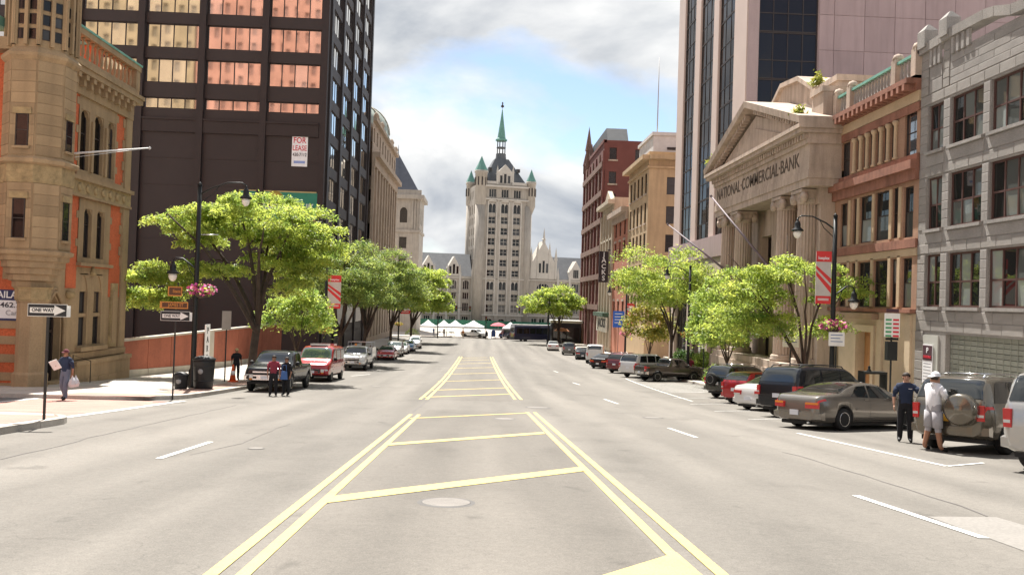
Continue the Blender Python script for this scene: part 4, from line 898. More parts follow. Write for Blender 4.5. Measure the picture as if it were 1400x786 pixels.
def pink_tower():
    B = thing('pink_granite_tower','pink granite office tower with tall dark window strips behind the portico bank','building',(36,71,3))
    pk = mat('pink_granite',(.37,.29,.29),.7,var=.08,scale=1,fine=.04,dirt=.14); pkp = mat('pink_panel',(.355,.27,.275),.7,var=.08,scale=1,rnd=.07,dirt=.14); lt = mat('pale_granite',(.49,.40,.36),.7,var=.05,scale=1)
    Y0,Y1,TOP = 60.,82.,47.; core(B,pk,XR+.9,60,Y0+.9,Y1,2,TOP-.3)
    f = Fac((XR,Y1),(0,-1)); u = lambda y: Y1-y; W = Y1-Y0; gl = [(79.3,75.3),(73.4,69.2),(67.5,63.3)]; dg = glassmat('strip_glass',(.014,.012,.012),.5,f0=.02)
    f.wall(B,'street_wall',lt,0,W,2,TOP,[(u(a),u(b),14.3,TOP-.5) for a,b in gl]+[(u(a)-.5,u(b)+.5,3,10.9) for a,b in gl],.2)
    for a,b in gl:
        k = 0
        while 14.3+k*3.6 < TOP-1: z = 14.3+k*3.6; f.win(B,u(a),u(b),z,min(z+3.58,TOP-.5),DKF,dg,3,2,d=-.10,fr=.07,sep=True,tilt=.006,zs=[.4]); k += 1
        f.win(B,u(a)-.5,u(b)+.5,3,10.9,DKF,GLD,4,3,d=-.15,fr=.1)
    for a,b in ((82,79.3),(75.3,73.4),(69.2,67.5),(63.3,60.02)): f.box(B,'pier',lt,u(a)+.1,u(b)-.1,14.3,TOP,0,.06); f.box(B,'column',lt,u(a)+.35,u(b)-.35,2,10.9,0,.25)
    f.box(B,'spandrel_band',pkp,0,W,12.5,14.25,0,.5); f.box(B,'spandrel_band',lt,0,W,10.95,11.95,0,.55); f.box(B,'louvre_band',mat('louvre',(.28,.25,.25),.6),.3,W-.3,11.97,12.48,0,.2)
    g = Fac((XR,Y0),(1,0)); WX = 40.; sx = (.85,5.4)
    g.wall(B,'front_wall',pk,0,WX,14,TOP,[(sx[0],sx[1],15,TOP-.5)],.5)
    k = 0
    while 15+k*3.6 < TOP-1: z = 15+k*3.6; g.win(B,sx[0],sx[1],z,min(z+3.58,TOP-.5),DKF,glassmat('front_strip_glass',(.016,.013,.013),.5,f0=.01),4,2,d=-.15,fr=.09,sep=True,tilt=.012,zs=[.4]); k += 1
    # single cladding panels on the blank wall
    zs_ = [20+2.7*i for i in range(10)]; xs = [5.45]+[6.6+2.35*i for i in range(13)]
    for a,b in zip(xs,xs[1:]):
        for c,e in zip(zs_,zs_[1:]): g.box(B,'cladding_panel',pkp,a+.02,b-.02,c+.02,e-.02,.0,.05)
pink_tower()

def street_row():
    """the four older buildings farther down"""
    def simple(name, lab, m, Y0, Y1, top, depth, ops, side_ops=(), fm=DKF, rev=.3):
        B = thing(name,lab,'building',(XR+5,(Y0+Y1)/2,1.4)); core(B,m,XR+.5,XR+depth,Y1+.5,Y0-.01,.2,top-.3)
        f = Fac((XR,Y0),(0,-1)); f.wall(B,'wall',m,0,Y0-Y1,.2,top,ops,rev); g = Fac((XR,Y1),(1,0)); g.wall(B,'side_wall',m,0,depth,.2,top,side_ops,rev)
        for o in ops: f.win(B,*o,fm,GLD,1,2,d=-.10)
        for o in side_ops: g.win(B,*o,fm,GLD,1,2,d=-.16)
        return B,f,g,Y0-Y1
    tanb = mat('ochre_brick',(.46,.335,.20),.85,var=.12,scale=1.2,fine=.05,dirt=.18)
    ops = [(1.1+i*2.4,2.4+i*2.4,z,z+2.5) for i in range(5) for z in (7,10.8,14.5,18.2,21.8)]
    B,f,g,W = simple('ochre_brick_block','ochre brick office block with flat cornice and dark windows','' or tanb,108.5,95.5,26.7,18.,ops,[(2.2,3.7,z,z+2.1) for z in (11.2,14.7,18.1,21.6)])
    f.box(B,'cornice',tanb,-.3,W+.5,25.7,26.2,0,.9); g.box(B,'cornice',tanb,0,18,25.7,26.2,0,.9); f.box(B,'belt',tanb,0,W+.2,24.7,24.95,0,.2); g.box(B,'belt',tanb,.0,18,24.7,24.95,0,.2)
    for o in ops: f.box(B,'sill',LIME,o[0]-.1,o[1]+.1,o[2]-.18,o[2],0,.12)
    pw = mat('white_penthouse',(.58,.56,.54),.7); p = MB(); p.box(20.3,34,97.2,106,26,29.0); p.build('penthouse',pw,B); MB().box(20.1,34.2,97,106.2,29.0,29.4).build('penthouse_roof',pw,B); MB().box(22,33,97.1,97.19,27.3,27.6).build('penthouse_slot',DKF,B)
    MB().tube([(20.9,98,29.2),(20.9,98,38.8)],[.09,.04],6).build('mast',mat('mast_grey',(.4,.4,.4),.5),B)
    rb = mat('rose_brick',(.40,.16,.10),.88,var=.12,scale=1.2,fine=.05)
    ops = [(1.4+i*3.6,2.7+i*3.6,z,z+2.7) for i in range(4) for z in (1.6,6,10,14,18)] if 0 else [(1.5+i*3.7,2.9+i*3.7,z,z+2.7) for i in range(3) for z in (6,10.3,14.5,18)]
    B,f,g,W = simple('rose_brick_house','narrow rose brick house with bracketed cornice beside the ochre block',rb,120.5,108.55,21.8,12.,ops)
    f.box(B,'cornice',LIME,-.2,W,20.9,21.6,0,1.0); f.box(B,'frieze',LIME,0,W,20.0,20.9,0,.35)
    for o in ops: f.box(B,'lintel',LIME,o[0]-.15,o[1]+.15,o[3],o[3]+.3,0,.08)
    cm = mat('cream_front',(.50,.43,.33),.85,var=.15,scale=1.5,dirt=.25)
    ops = [(1.2+i*2.9,2.5+i*2.9,z,z+3.2) for i in range(4) for z in (5.6,10,14.5,18.6)]
    B,f,g,W = simple('cream_stone_front','narrow cream stone front with a small gable beside the dark red building',cm,132.5,120.55,24.4,12.,ops)
    f.box(B,'cornice',cm,-.2,W+.3,23.4,24.0,0,1.0); f.box(B,'belt',cm,0,W,18.0,18.3,0,.3)
    MB().prism([(3.5,24.4),(9.5,24.4),(6.5,26)],lambda a,b,d: f.P(a,b,d),-.5,.2).build('gable',cm,B)
    for i in range(5): f.box(B,'pilaster',cm,.3+i*2.9,.75+i*2.9,1.5,22.4,0,.3)
    s = thing('vertical_shop_sign','tall black vertical shop sign with white letters on the cream front','sign',(XR-1,124.5,9)); bk = mat('sign_black',(.03,.02,.025),.5); wl = mat('letter_white',(.8,.8,.8),.6)
    MB().box(XR-1.9,XR-.5,121.4,121.7,11.5,16.2).build('board',bk,s); MB().box(XR-.6,XR+.05,121.5,121.6,12.5,12.7).box(XR-.6,XR+.05,121.5,121.6,16.3,16.5).build('bracket',bk,s)
    for i,c in enumerate('JACKS'): text(s,c,(XR-1.2,121.36,15.7-i*.9),0,1.0,wl,.02)
    s = thing('shop_fascia_sign','pale fascia board lettered over the shop under the cream front','sign',(XR-.4,126,4.4)); f.box(s,'board',mat('fascia_cream',(.62,.60,.52),.7),1.0,W-1,3.9,6.2,.35,.6); text(s,'JACKS',(XR-.66,126,5.2),-pi/2,1.9,mat('letter_dark',(.05,.05,.06),.6),.03,8)
    f.box(B,'shop_awning',mat('awning_green',(.05,.09,.06),.8),.8,W-.8,6.3,6.9,.1,1.2)
    dr = mat('dark_red_brick',(.145,.052,.044),.88,var=.12,scale=1.2,fine=.06); bs = mat('brownstone',(.19,.115,.09),.88,var=.2,scale=1.5)
    ops = [(1.2+i*4.15+j*1.25,2.2+i*4.15+j*1.25,z,z+3.4) for i in range(6) for j in range(3) for z in (8.5,13.3,18,22.6,27.0)]
    B,f,g,W = simple('dark_red_gabled_block','tall dark red brick block with brownstone bands, gables and a sharp pinnacle',dr,158.,132.6,35.0,14.,ops,[(.9,2.1,z,z+2.0) for z in (24.5,28.2,32.2)]+[(5.2,6.2,z,z+1.8) for z in (32.2,)])
    for o in [(.9,2.1,z) for z in (24.5,28.2,32.2)]: g.box(B,'sill',LIME,o[0]-.2,o[1]+.2,o[2]-.25,o[2],0,.15)
    for z in (7.2,12.3,17,21.6,26.2,31): f.box(B,'band',bs,0,W,z,z+.9,0,.35)
    for i in range(7): f.box(B,'pier',bs if i%2 else dr,max(0,i*4.15+.1-.3),i*4.15+.75,.2,33.6,0,.22)
    f.box(B,'parapet',dr,0,W,35.0,35.5,-.4,.15); g.box(B,'parapet',dr,0,14,35.0,35.4,-.4,.0)
    sg = mat('slate_grey',(.09,.095,.10),.6)
    for a in (6.0,): MB().prism([(a-2.2,35.4),(a+2.2,35.4),(a,38.4)],lambda x,y,d: f.P(x,y,d),-.6,.1).build('gable',bs,B)
    MB().prism([(4.5,35.3),(24.5,35.3),(22.5,38.0),(6,38.0)],lambda x,y,d: f.P(x,y,d),-4.2,-.7).build('roof',sg,B)
    MB().lathe([(.4,0),(.4,1.5),(.5,1.6),(0,4.0)],f.P(.5,33.6,.0),8,sm=False).build('corner_turret',bs,B)
    MB().lathe([(.55,0),(.55,3.4),(.7,3.5),(0,8.2)],f.P(6.0,33.6,.1),8,sm=False).build('corner_turret',bs,B)
    # restaurant with black front at the corner beyond
    B = thing('black_restaurant_front','low black-fronted restaurant with pale canopy edge under the dark red building','building',(17,157,.4)); bk = mat('black_front',(.02,.02,.022),.5)
    MB().box(13.6,19.2,154,158,.2,4.3).build('body',bk,B); MB().box(13.2,19.3,152.6,158.2,4.3,4.8).build('canopy',mat('canopy_edge',(.5,.49,.46),.6),B)
    for i in range(4): MB().box(13.9+i*1.3,15.0+i*1.3,153.9,153.99,1.0,3.4).build('window',GLD,B)
street_row()

# ================================================================ THE GOTHIC TOWER AT THE END OF THE STREET
def castle():
    st = mat('castle_stone',(.35,.312,.268),.85,var=.12,scale=.9,fine=.06,dirt=.2); tr = mat('castle_trim',(.46,.425,.38),.85,var=.1,scale=1); sl_ = mat('castle_slate',(.095,.10,.11),.7,var=.18,scale=1.5,dirt=.2)
    cp = mat('castle_copper',(.11,.24,.20),.7,var=.15,scale=2)
    B = thing('gothic_tower','pale stone gothic office tower with slate roof, copper turrets and a slender spire','building',(4,242,.2))
    a = radians(11); U = Vector((cos(a),sin(a))); O = Vector((-2.1,234.)); W = 16.2; f = Fac(O,U); Dp = 15.5
    back = Fac(O+Vector((-U.y,U.x))*Dp,-Vector((-U.y,U.x))); L = Fac((O.x-U.y*Dp,O.y+U.x*Dp),(U.y,-U.x))   # left flank, u runs towards the camera
    H = 42.2
    P = f.P
    MB().hexa([P(.8,-.5,-.8),P(W-.8,-.5,-.8),P(W-.8,-.5,-Dp),P(.8,-.5,-Dp)],[P(.8,H-.5,-.8),P(W-.8,H-.5,-.8),P(W-.8,H-.5,-Dp),P(.8,H-.5,-Dp)]).build('core',st,B)
    cols = [(3.3,5.5),(7.0,9.2),(10.7,12.9)]; rows = []
    z = 1.3; zr = []
    hts = [(1.2,2.7,'a'),(4.6,6.9,'r'),(7.8,10.0,'r'),(11.1,13.6,'p'),(15.1,17.0,'r'),(18.1,20.1,'r'),(21.2,23.2,'r'),(24.2,26.3,'r'),(27.3,29.4,'r'),(30.5,32.6,'r'),(33.6,36.4,'p'),(38.2,40.7,'t')]
    ops = [(c0,c1,z0,z1) for c0,c1 in cols for z0,z1,_ in hts]
    f.wall(B,'front_wall',st,0,W,-.5,H,ops,.5)
    for c0,c1 in cols:
        for z0,z1,k in hts:
            n = 3 if k == 't' else 2
            f.win(B,c0,c1,z0,z1,tr,GLD,n,1 if k != 'r' else 2,d=-.35,fr=.12,fd=.2)
            if k == 'p':
                h = (c1-c0)/2
                for j in range(2): f.archfill(B,tr,c0+j*h,c0+(j+1)*h,z1-.9,z1+.05,-.02,.25)
            if k == 'a': f.archfill(B,st,c0,c1,z1-.9,z1+.02,0,.3,False)
        f.box(B,'bay_trim',tr,c0-.35,c0-.02,4,37,0,.25); f.box(B,'bay_trim',tr,c1+.02,c1+.35,4,37,0,.25)
        MB().prism([(c0-.4,36.9),(c1+.4,36.9),((c0+c1)/2,38.1)],lambda x,y,d: P(x,y,d),0,.3).build('bay_gable',tr,B)
    for z0,h,d in ((3.6,.4,.35),(14.2,.35,.3),(37.4,.4,.5),(41.2,.5,.6)): f.box(B,'string_course',tr,0,W,z0,z0+h,0,d)
    for c in (6.25,9.95): f.box(B,'pilaster',st,c-.4,c+.4,-.5,37.4,0,.3)
    lops = [(u0,u0+1.3,z0,z1) for u0 in (3,6.5,10) for z0,z1,k in hts[1:]]
    L.wall(B,'flank_wall',st,0,Dp,-.5,H,lops,.4)
    for o in lops: L.win(B,*o,tr,GLD,1,1,d=-.3,fr=.15)
    # corner shafts carrying turrets
    R_ = Fac(O+U*W,(-U.y,U.x)); R_.wall(B,'right_flank',st,0,Dp,-.5,H,(),.3)
    def shaft(u,d,r,zb,zt,hr,low):
        c = P(u,0,d); c = (c[0],c[1],0)
        if low: MB().lathe([(r*.86,-.5),(r*.86,zb)],c,10,a0=.2).build('corner_shaft',st,B)
        MB().lathe([(r*.3,zb-2.6),(r*.95,zb-.3),(r,zb),(r,zt),(r*1.12,zt+.1),(r*1.12,zt+.8),(r*.95,zt+.8)],c,10,a0=.2).build('turret',st,B)
        for k in range(10):
            an = .2+pi/10+k*pi/5
            if sin(an) < .35: MB().box(-.2,.2,-.05,.05,0,2.4).build('turret_slit',DKF,B,False).location = Vector((c[0]+r*.965*cos(an),c[1]+r*.965*sin(an),zt-3.6))-off(B); B.children[-1].rotation_euler = (0,0,an+pi/2)
        MB().lathe([(r*1.12,zt+.8),(r*.55,zt+hr*.55),(0,zt+hr)],c,10,sm=False,a0=.2).build('turret_cone',cp,B)
    shaft(.9,-.6,1.8,36.4,45.0,5.2,True); shaft(.4,-Dp+.8,1.4,37.5,43.4,4.6,True); shaft(W-.2,-.5,1.4,36.2,42.6,4.6,False)
    MB().lathe([(1.3,-.5),(1.3,36)],P(W-1.0,0,-.7)[:2]+(0,),8,a0=.2).build('corner_shaft',st,B)
    # roof, dormer, lantern and spire
    q = 4.6
    MB().hexa([P(1.6,H-.3,-1.2),P(W-.9,H-.3,-1.2),P(W-.9,H-.3,-Dp+1),P(1.6,H-.3,-Dp+1)],[P(W/2-2.1,H+8.4,-Dp/2+1.6),P(W/2+2.1,H+8.4,-Dp/2+1.6),P(W/2+2.1,H+8.4,-Dp/2-1.6),P(W/2-2.1,H+8.4,-Dp/2-1.6)]).build('slate_roof',sl_,B)
    c0,c1 = W/2-2.3,W/2+2.0
    f.box(B,'dormer',tr,c0,c1,H-.2,H+3.2,-2.5,.1); MB().prism([(c0-.3,H+3.2),(c1+.3,H+3.2),((c0+c1)/2,H+5.8)],lambda x,y,d: P(x,y,d),-2.4,.15).build('dormer_gable',tr,B)
    for k in range(3): f.win(B,c0+.45+k*1.18,c0+1.45+k*1.18,H+.1,H+2.6+(.5 if k==1 else 0),tr,GLD,1,1,d=.17,fr=.12,fd=.05)
    for x in (c0-.2,c1+.2): MB().lathe([(.28,H-.2),(.28,H+3.4),(.36,H+3.5),(0,H+5.6)],P(x,0,0)[:2]+(0,),6,sm=False).build('pinnacle',tr,B)
    f.box(B,'parapet',tr,2.6,W-1.7,H-.1,H+.7,-.3,.1)
    for x in (W/2-4.6,W/2+3.9): f.box(B,'roof_vent',sl_,x,x+1.1,H+4.2,H+5.2,-4.6,-3.0); f.box(B,'vent_opening',DKF,x+.2,x+.9,H+4.3,H+5.0,-3.0,-2.95)
    c = P(W/2,0,-Dp/2); c = (c[0],c[1],0)
    MB().lathe([(1.9,H+6.5),(1.5,H+9.6),(1.5,H+10.2)],c,8,sm=False).build('spire_base',sl_,B)
    for k in range(8): an = k*pi/4+pi/8; MB().tube([(c[0]+1.25*cos(an),c[1]+1.25*sin(an),H+10),(c[0]+1.2*cos(an),c[1]+1.2*sin(an),H+14.2)],.17,5).build('lantern_post',sl_,B)
    MB().lathe([(1.4,H+11.9),(1.4,H+12.2)],c,8,sm=False).build('lantern_ring',sl_,B)
    MB().lathe([(1.75,H+14.1),(1.75,H+14.6),(1.25,H+15),(.5,H+20.5),(0.12,H+23.6)],c,8,sm=False).build('spire',cp,B)
    MB().lathe([(.05,H+23.4),(.05,H+24.2),(.5,H+24.5),(.5,H+24.8),(.1,H+25.3),(.3,H+25.6),(0,H+26.1)],c,6).build('weather_vane',DKF,B)
    # wings
    V = thing('gothic_left_wing','long pale stone gothic wing with slate roof left of the tower','building',(-18,240,.2))
    g = Fac(O-U*34+Vector((U.y,-U.x))*-2.5,U); PW = g.P; WW = 33.6
    core_ = MB().hexa([PW(0,-.5,-.7),PW(WW,-.5,-.7),PW(WW,-.5,-14),PW(0,-.5,-14)],[PW(0,14.6,-.7),PW(WW,14.6,-.7),PW(WW,14.6,-14),PW(0,14.6,-14)]).build('core',st,V)
    bay = WW/9; oo = [(i*bay+.9,i*bay+bay-.9,z0,z1) for i in range(9) for z0,z1 in ((1.0,3.2),(4.6,7.2),(8.1,10.2),(11.0,13.8))]
    g.wall(V,'wall',st,0,WW,-.5,14.9,oo,.4)
    for o in oo: g.win(V,*o,tr,GLD,3,1,d=-.3,fr=.14,fd=.2); 
    for o in oo:
        if o[2] == 11.0: g.archfill(V,tr,o[0],o[1],o[3]-.9,o[3]+.05,-.02,.2)
    for i in range(10): g.box(V,'buttress',tr,max(0,i*bay-.3),min(WW,i*bay+.3),-.5,15.6,0,.45); MB().lathe([(.4,15.6),(.3,16.6),(0,18.6)],PW(min(WW-.1,max(.1,i*bay)),0,.1)[:2]+(0,),5,sm=False).build('pinnacle',tr,V)
    for z0 in (3.7,14.3): g.box(V,'string_course',tr,0,WW,z0,z0+.35,0,.3)
    MB().hexa([PW(0,14.9,-.3),PW(WW,14.9,-.3),PW(WW,14.9,-13.8),PW(0,14.9,-13.8)],[PW(0,21.7,-6.2),PW(WW,21.7,-6.2),PW(WW,21.7,-7.8),PW(0,21.7,-7.8)]).build('slate_roof',sl_,V)
    for i in (1,3,5,7):
        c = (i+.5)*bay; MB().prism([(c-1.9,14.9),(c+1.9,14.9),(c+1.9,17.2),(c,20.6),(c-1.9,17.2)],lambda x,y,d: PW(x,y,d),-3.4,.2).build('gabled_dormer',tr,V)
        for k in (-1,0,1): g.win(V,c+k*1.05-.42,c+k*1.05+.42,15.4,17.8+(.6 if k==0 else 0),tr,GLD,1,1,d=.27,fr=.1,fd=.05)
    V = thing('gothic_right_wing','pale stone gothic wing with gabled pinnacled bay right of the tower','building',(24,244,.2))
    g = Fac(O+U*W+Vector((U.y,-U.x))*-1.0,U); PW = g.P; WW = 46.
    MB().hexa([PW(0,-.5,-.7),PW(WW,-.5,-.7),PW(WW,-.5,-14),PW(0,-.5,-14)],[PW(0,14.6,-.7),PW(WW,14.6,-.7),PW(WW,14.6,-14),PW(0,14.6,-14)]).build('core',st,V)
    big = (2.4,6.6,8.2,13.6); bay = 3.7; oo = [(9.0+i*bay+.7,9.0+i*bay+bay-.7,z0,z1) for i in range(9) for z0,z1 in ((1.0,3.2),(4.6,7.2),(8.1,10.2),(11.0,13.8))]+[(1.2+k*2.4,2.9+k*2.4,z0,z1) for k in range(3) for z0,z1 in ((1.0,3.2),(4.6,7.0))]
    g.wall(V,'wall',st,0,WW,-.5,14.9,oo+[big],.4)
    for o in oo: g.win(V,*o,tr,GLD,3 if o[0]>8 else 2,1,d=-.3,fr=.14,fd=.2)
    g.win(V,*big,tr,GLD,5,3,d=-.3,fr=.18); g.archfill(V,st,big[0],big[1],11.6,13.65,0,.3,False,n=12)
    MB().prism([(.6,14.9),(8.2,14.9),(8.2,19.2),(4.4,26.2),(.6,19.2)],lambda x,y,d: PW(x,y,d),-5,.35).build('chapel_gable',tr,V)
    for k in (-1,0,1): g.win(V,4.4+k*1.1-.42,4.4+k*1.1+.42,16.6,19.6+(.8 if k==0 else 0),tr,GLD,1,1,d=.42,fr=.1,fd=.05)
    for x,h in ((.6,24.5),(8.2,24.5),(2.6,26),(6.2,26)): MB().lathe([(.42,14.9),(.36,h-4),(.5,h-3.9),(0,h)],PW(x,0,.2)[:2]+(0,),6,sm=False).build('pinnacle',tr,V)
    MB().lathe([(.5,25.2),(.4,26.5),(.7,26.7),(.35,27),(.1,29.4),(0,30.2)],PW(4.4,0,0)[:2]+(0,),6,sm=False).build('finial',tr,V)
    MB().hexa([PW(0,14.9,-.4),PW(WW,14.9,-.4),PW(WW,14.9,-13.8),PW(0,14.9,-13.8)],[PW(0,21.9,-6.2),PW(WW,21.9,-6.2),PW(WW,21.9,-7.8),PW(0,21.9,-7.8)]).build('slate_roof',sl_,V)
    for i in range(10): g.box(V,'buttress',tr,9.0+i*bay-.3,9.0+i*bay+.3,-.5,15.6,0,.45); MB().lathe([(.4,15.6),(.3,16.6),(0,18.6)],PW(9+i*bay,0,.1)[:2]+(0,),5,sm=False).build('pinnacle',tr,V)
    for z0 in (3.7,14.3): g.box(V,'string_course',tr,0,WW,z0,z0+.35,0,.3)
    for i in (1,3,5): c = 9+(i+.5)*bay; MB().prism([(c-1.9,14.9),(c+1.9,14.9),(c+1.9,17.2),(c,20.6),(c-1.9,17.2)],lambda x,y,d: PW(x,y,d),-3.4,.2).build('gabled_dormer',tr,V); g.win(V,c-.9,c+.9,15.4,18,tr,GLD,3,1,d=.27,fr=.1,fd=.05)
    # site hoarding in front
    hb = thing('green_hoarding','long dark green site hoarding across the foot of the gothic tower','fence',(0,222,.2)); hm = mat('hoarding_green',(.025,.12,.075),.7,rnd=.15)
    k = 0
    for i in range(34):
        x = -40+i*2.44; MB().box(x+.02,x+2.42,222,222.08,.15,2.45).build('panel',hm,hb)
castle()
# ================================================================ VEHICLES
def pch(pts, x):
    """monotone cubic through control points"""
    n = len(pts)
    if x <= pts[0][0]: return pts[0][1]
    if x >= pts[-1][0]: return pts[-1][1]
    i = 0
    while x > pts[i+1][0]: i += 1
    d = [(pts[k+1][1]-pts[k][1])/(pts[k+1][0]-pts[k][0]) for k in range(n-1)]
    sl_ = lambda k: d[0] if k == 0 else d[-1] if k == n-1 else (0 if d[k-1]*d[k] <= 0 else 2*d[k-1]*d[k]/(d[k-1]+d[k]))
    h = pts[i+1][0]-pts[i][0]; t = (x-pts[i][0])/h
    return (2*t**3-3*t*t+1)*pts[i][1]+(t**3-2*t*t+t)*h*sl_(i)+(-2*t**3+3*t*t)*pts[i+1][1]+(t**3-t*t)*h*sl_(i+1)
CG = glassmat('car_glass',(.012,.014,.014),1.,f0=.05); CGT = glassmat('car_glass_green',(.05,.075,.065),1.,f0=.12)
BLK = mat('black_plastic',(.015,.015,.016),.6); TYRE = mat('tyre_rubber',(.018,.018,.018),.9,var=.1); CHR = mat('chrome',(.62,.62,.62),.18,1.,var=.05); ALU = mat('alloy',(.50,.50,.50),.32,.9,var=.05)
REDL = mat('tail_lamp_red',(.50,.02,.02),.25,spec=.6); AMB = mat('amber_lamp',(.65,.22,.02),.3); CLR = mat('clear_lamp',(.55,.56,.56),.15,.3); PLT = mat('number_plate',(.62,.64,.68),.5); PLO = mat('orange_plate',(.62,.33,.03),.5)
def paint(name, c, metal=.35, rough=.24): return mat('paint_'+name,c,rough,metal,var=.04,scale=2,coat=.8,spec=.5)
SPEC = {
 'sedan': dict(L=5.0,W=1.88,tp=.17,top=[(-2.5,.56),(-2.48,.80),(-2.42,.95),(-2.25,1.03),(-1.85,1.07),(-1.55,1.12),(-1.1,1.29),(-.6,1.40),(-.1,1.43),(.35,1.38),(.85,1.19),(1.3,1.0),(1.8,.90),(2.2,.78),(2.42,.64),(2.5,.48)],belt=[(-2.5,.54),(-2.44,.88),(-2.2,.96),(-1.6,.99),(0,.93),(1.3,.92),(2.2,.72),(2.5,.44)],zb=.2,rw=.72,wh=(-1.45,1.42),wr=.335,ws=(1.22,.40),rwn=(-1.62,-.72),side=[(-1.15,-.34,-.72,-.30),(-.26,.82,-.24,.40)]),
 'compact': dict(L=4.45,W=1.76,top=[(-2.22,.60),(-2.19,.85),(-2.1,1.0),(-1.75,1.06),(-1.5,1.10),(-1.0,1.32),(-.5,1.44),(0,1.46),(.4,1.40),(.8,1.22),(1.2,1.0),(1.7,.90),(2.05,.76),(2.22,.5)],belt=[(-2.22,.58),(-2.1,.95),(0,.93),(1.2,.94),(2.0,.72),(2.22,.46)],zb=.2,rw=.74,wh=(-1.3,1.32),wr=.32,ws=(1.12,.42),rwn=(-1.5,-.72),side=[(-1.15,-.35,-.72,-.32),(-.28,.72,-.26,.42)]),
 'hatch': dict(L=4.0,W=1.70,top=[(-2.0,.70),(-1.98,.98),(-1.92,1.10),(-1.70,1.36),(-1.45,1.48),(-.8,1.53),(0,1.52),(.4,1.42),(.95,1.14),(1.25,1.0),(1.7,.88),(1.93,.72),(2.0,.5)],belt=[(-2.0,.68),(-1.93,1.03),(-.8,1.0),(.9,.96),(1.7,.80),(2.0,.46)],zb=.2,rw=.76,wh=(-1.22,1.28),wr=.30,ws=(1.0,.36),rwn=(-1.91,-1.50),side=[(-1.55,-.62,-1.32,-.58),(-.52,.62,-.50,.36)]),
 'suv': dict(L=4.55,W=1.82,top=[(-2.27,.80),(-2.25,1.08),(-2.18,1.22),(-2.0,1.58),(-1.85,1.69),(-1.0,1.74),(-.1,1.73),(.35,1.62),(.95,1.22),(1.2,1.10),(1.8,1.0),(2.15,.86),(2.27,.6)],belt=[(-2.27,.78),(-2.2,1.10),(-.8,1.08),(.95,1.06),(1.8,.92),(2.27,.56)],zb=.3,rw=.80,wh=(-1.32,1.35),wr=.36,ws=(.98,.34),rwn=(-2.17,-1.92),side=[(-1.88,-1.2,-1.70,-1.16),(-1.1,-.22,-1.08,-.20),(-.12,.72,-.10,.36)]),
 'bigsuv': dict(L=5.1,W=2.0,top=[(-2.55,.85),(-2.53,1.15),(-2.48,1.28),(-2.30,1.70),(-2.12,1.84),(-1.0,1.90),(.3,1.88),(.7,1.76),(1.25,1.32),(1.45,1.22),(2.1,1.14),(2.45,1.0),(2.55,.7)],belt=[(-2.55,.82),(-2.48,1.2),(-.8,1.17),(1.25,1.15),(2.1,1.04),(2.55,.66)],zb=.33,rw=.80,wh=(-1.42,1.52),wr=.39,ws=(1.28,.70),rwn=(-2.47,-2.20),side=[(-2.15,-1.25,-1.95,-1.2),(-1.12,-.1,-1.1,-.08),(0,.98,.02,.66)]),
 'van': dict(L=5.6,W=2.0,top=[(-2.8,.9),(-2.78,1.7),(-2.7,1.98),(-2.5,2.06),(-1,2.1),(.9,2.08),(1.3,1.95),(1.85,1.34),(2.05,1.22),(2.55,1.08),(2.75,.95),(2.8,.65)],belt=[(-2.8,.88),(-2.75,1.2),(-.8,1.2),(1.8,1.18),(2.5,1.0),(2.8,.6)],zb=.36,rw=.86,wh=(-1.6,1.75),wr=.37,ws=(1.84,1.24),rwn=(-2.785,-2.72),side=[(-2.5,-1.2,-2.45,-1.18),(-1.0,.3,-1.0,.3),(.5,1.5,.5,1.12)]),
 'pickup': dict(L=5.7,W=1.98,top=[(-2.85,.95),(-2.82,1.18),(-2.7,1.22),(-.75,1.24),(-.62,1.30),(-.45,1.75),(-.2,1.86),(.5,1.87),(.85,1.78),(1.4,1.34),(1.6,1.24),(2.4,1.18),(2.75,1.06),(2.85,.75)],belt=[(-2.85,.92),(-2.75,1.16),(-.6,1.18),(1.4,1.16),(2.4,1.06),(2.85,.7)],zb=.42,rw=.78,wh=(-1.75,1.78),wr=.40,ws=(1.44,.86),rwn=(-.63,-.42),side=[(-.38,.30,-.24,.30),(.40,1.16,.40,.80)]),
}
for k,(sz,src) in {'midpickup':(.92,'pickup')}.items():
    q = SPEC[src]; SPEC[k] = dict(q,L=q['L']*sz,W=q['W']*.94,top=[(a*sz,b*.93) for a,b in q['top']],belt=[(a*sz,b*.93) for a,b in q['belt']],wh=tuple(w*sz for w in q['wh']),wr=.37,ws=tuple(w*sz for w in q['ws']),rwn=tuple(w*sz for w in q['rwn']),side=[tuple(w*sz for w in s_) for s_ in q['side']])
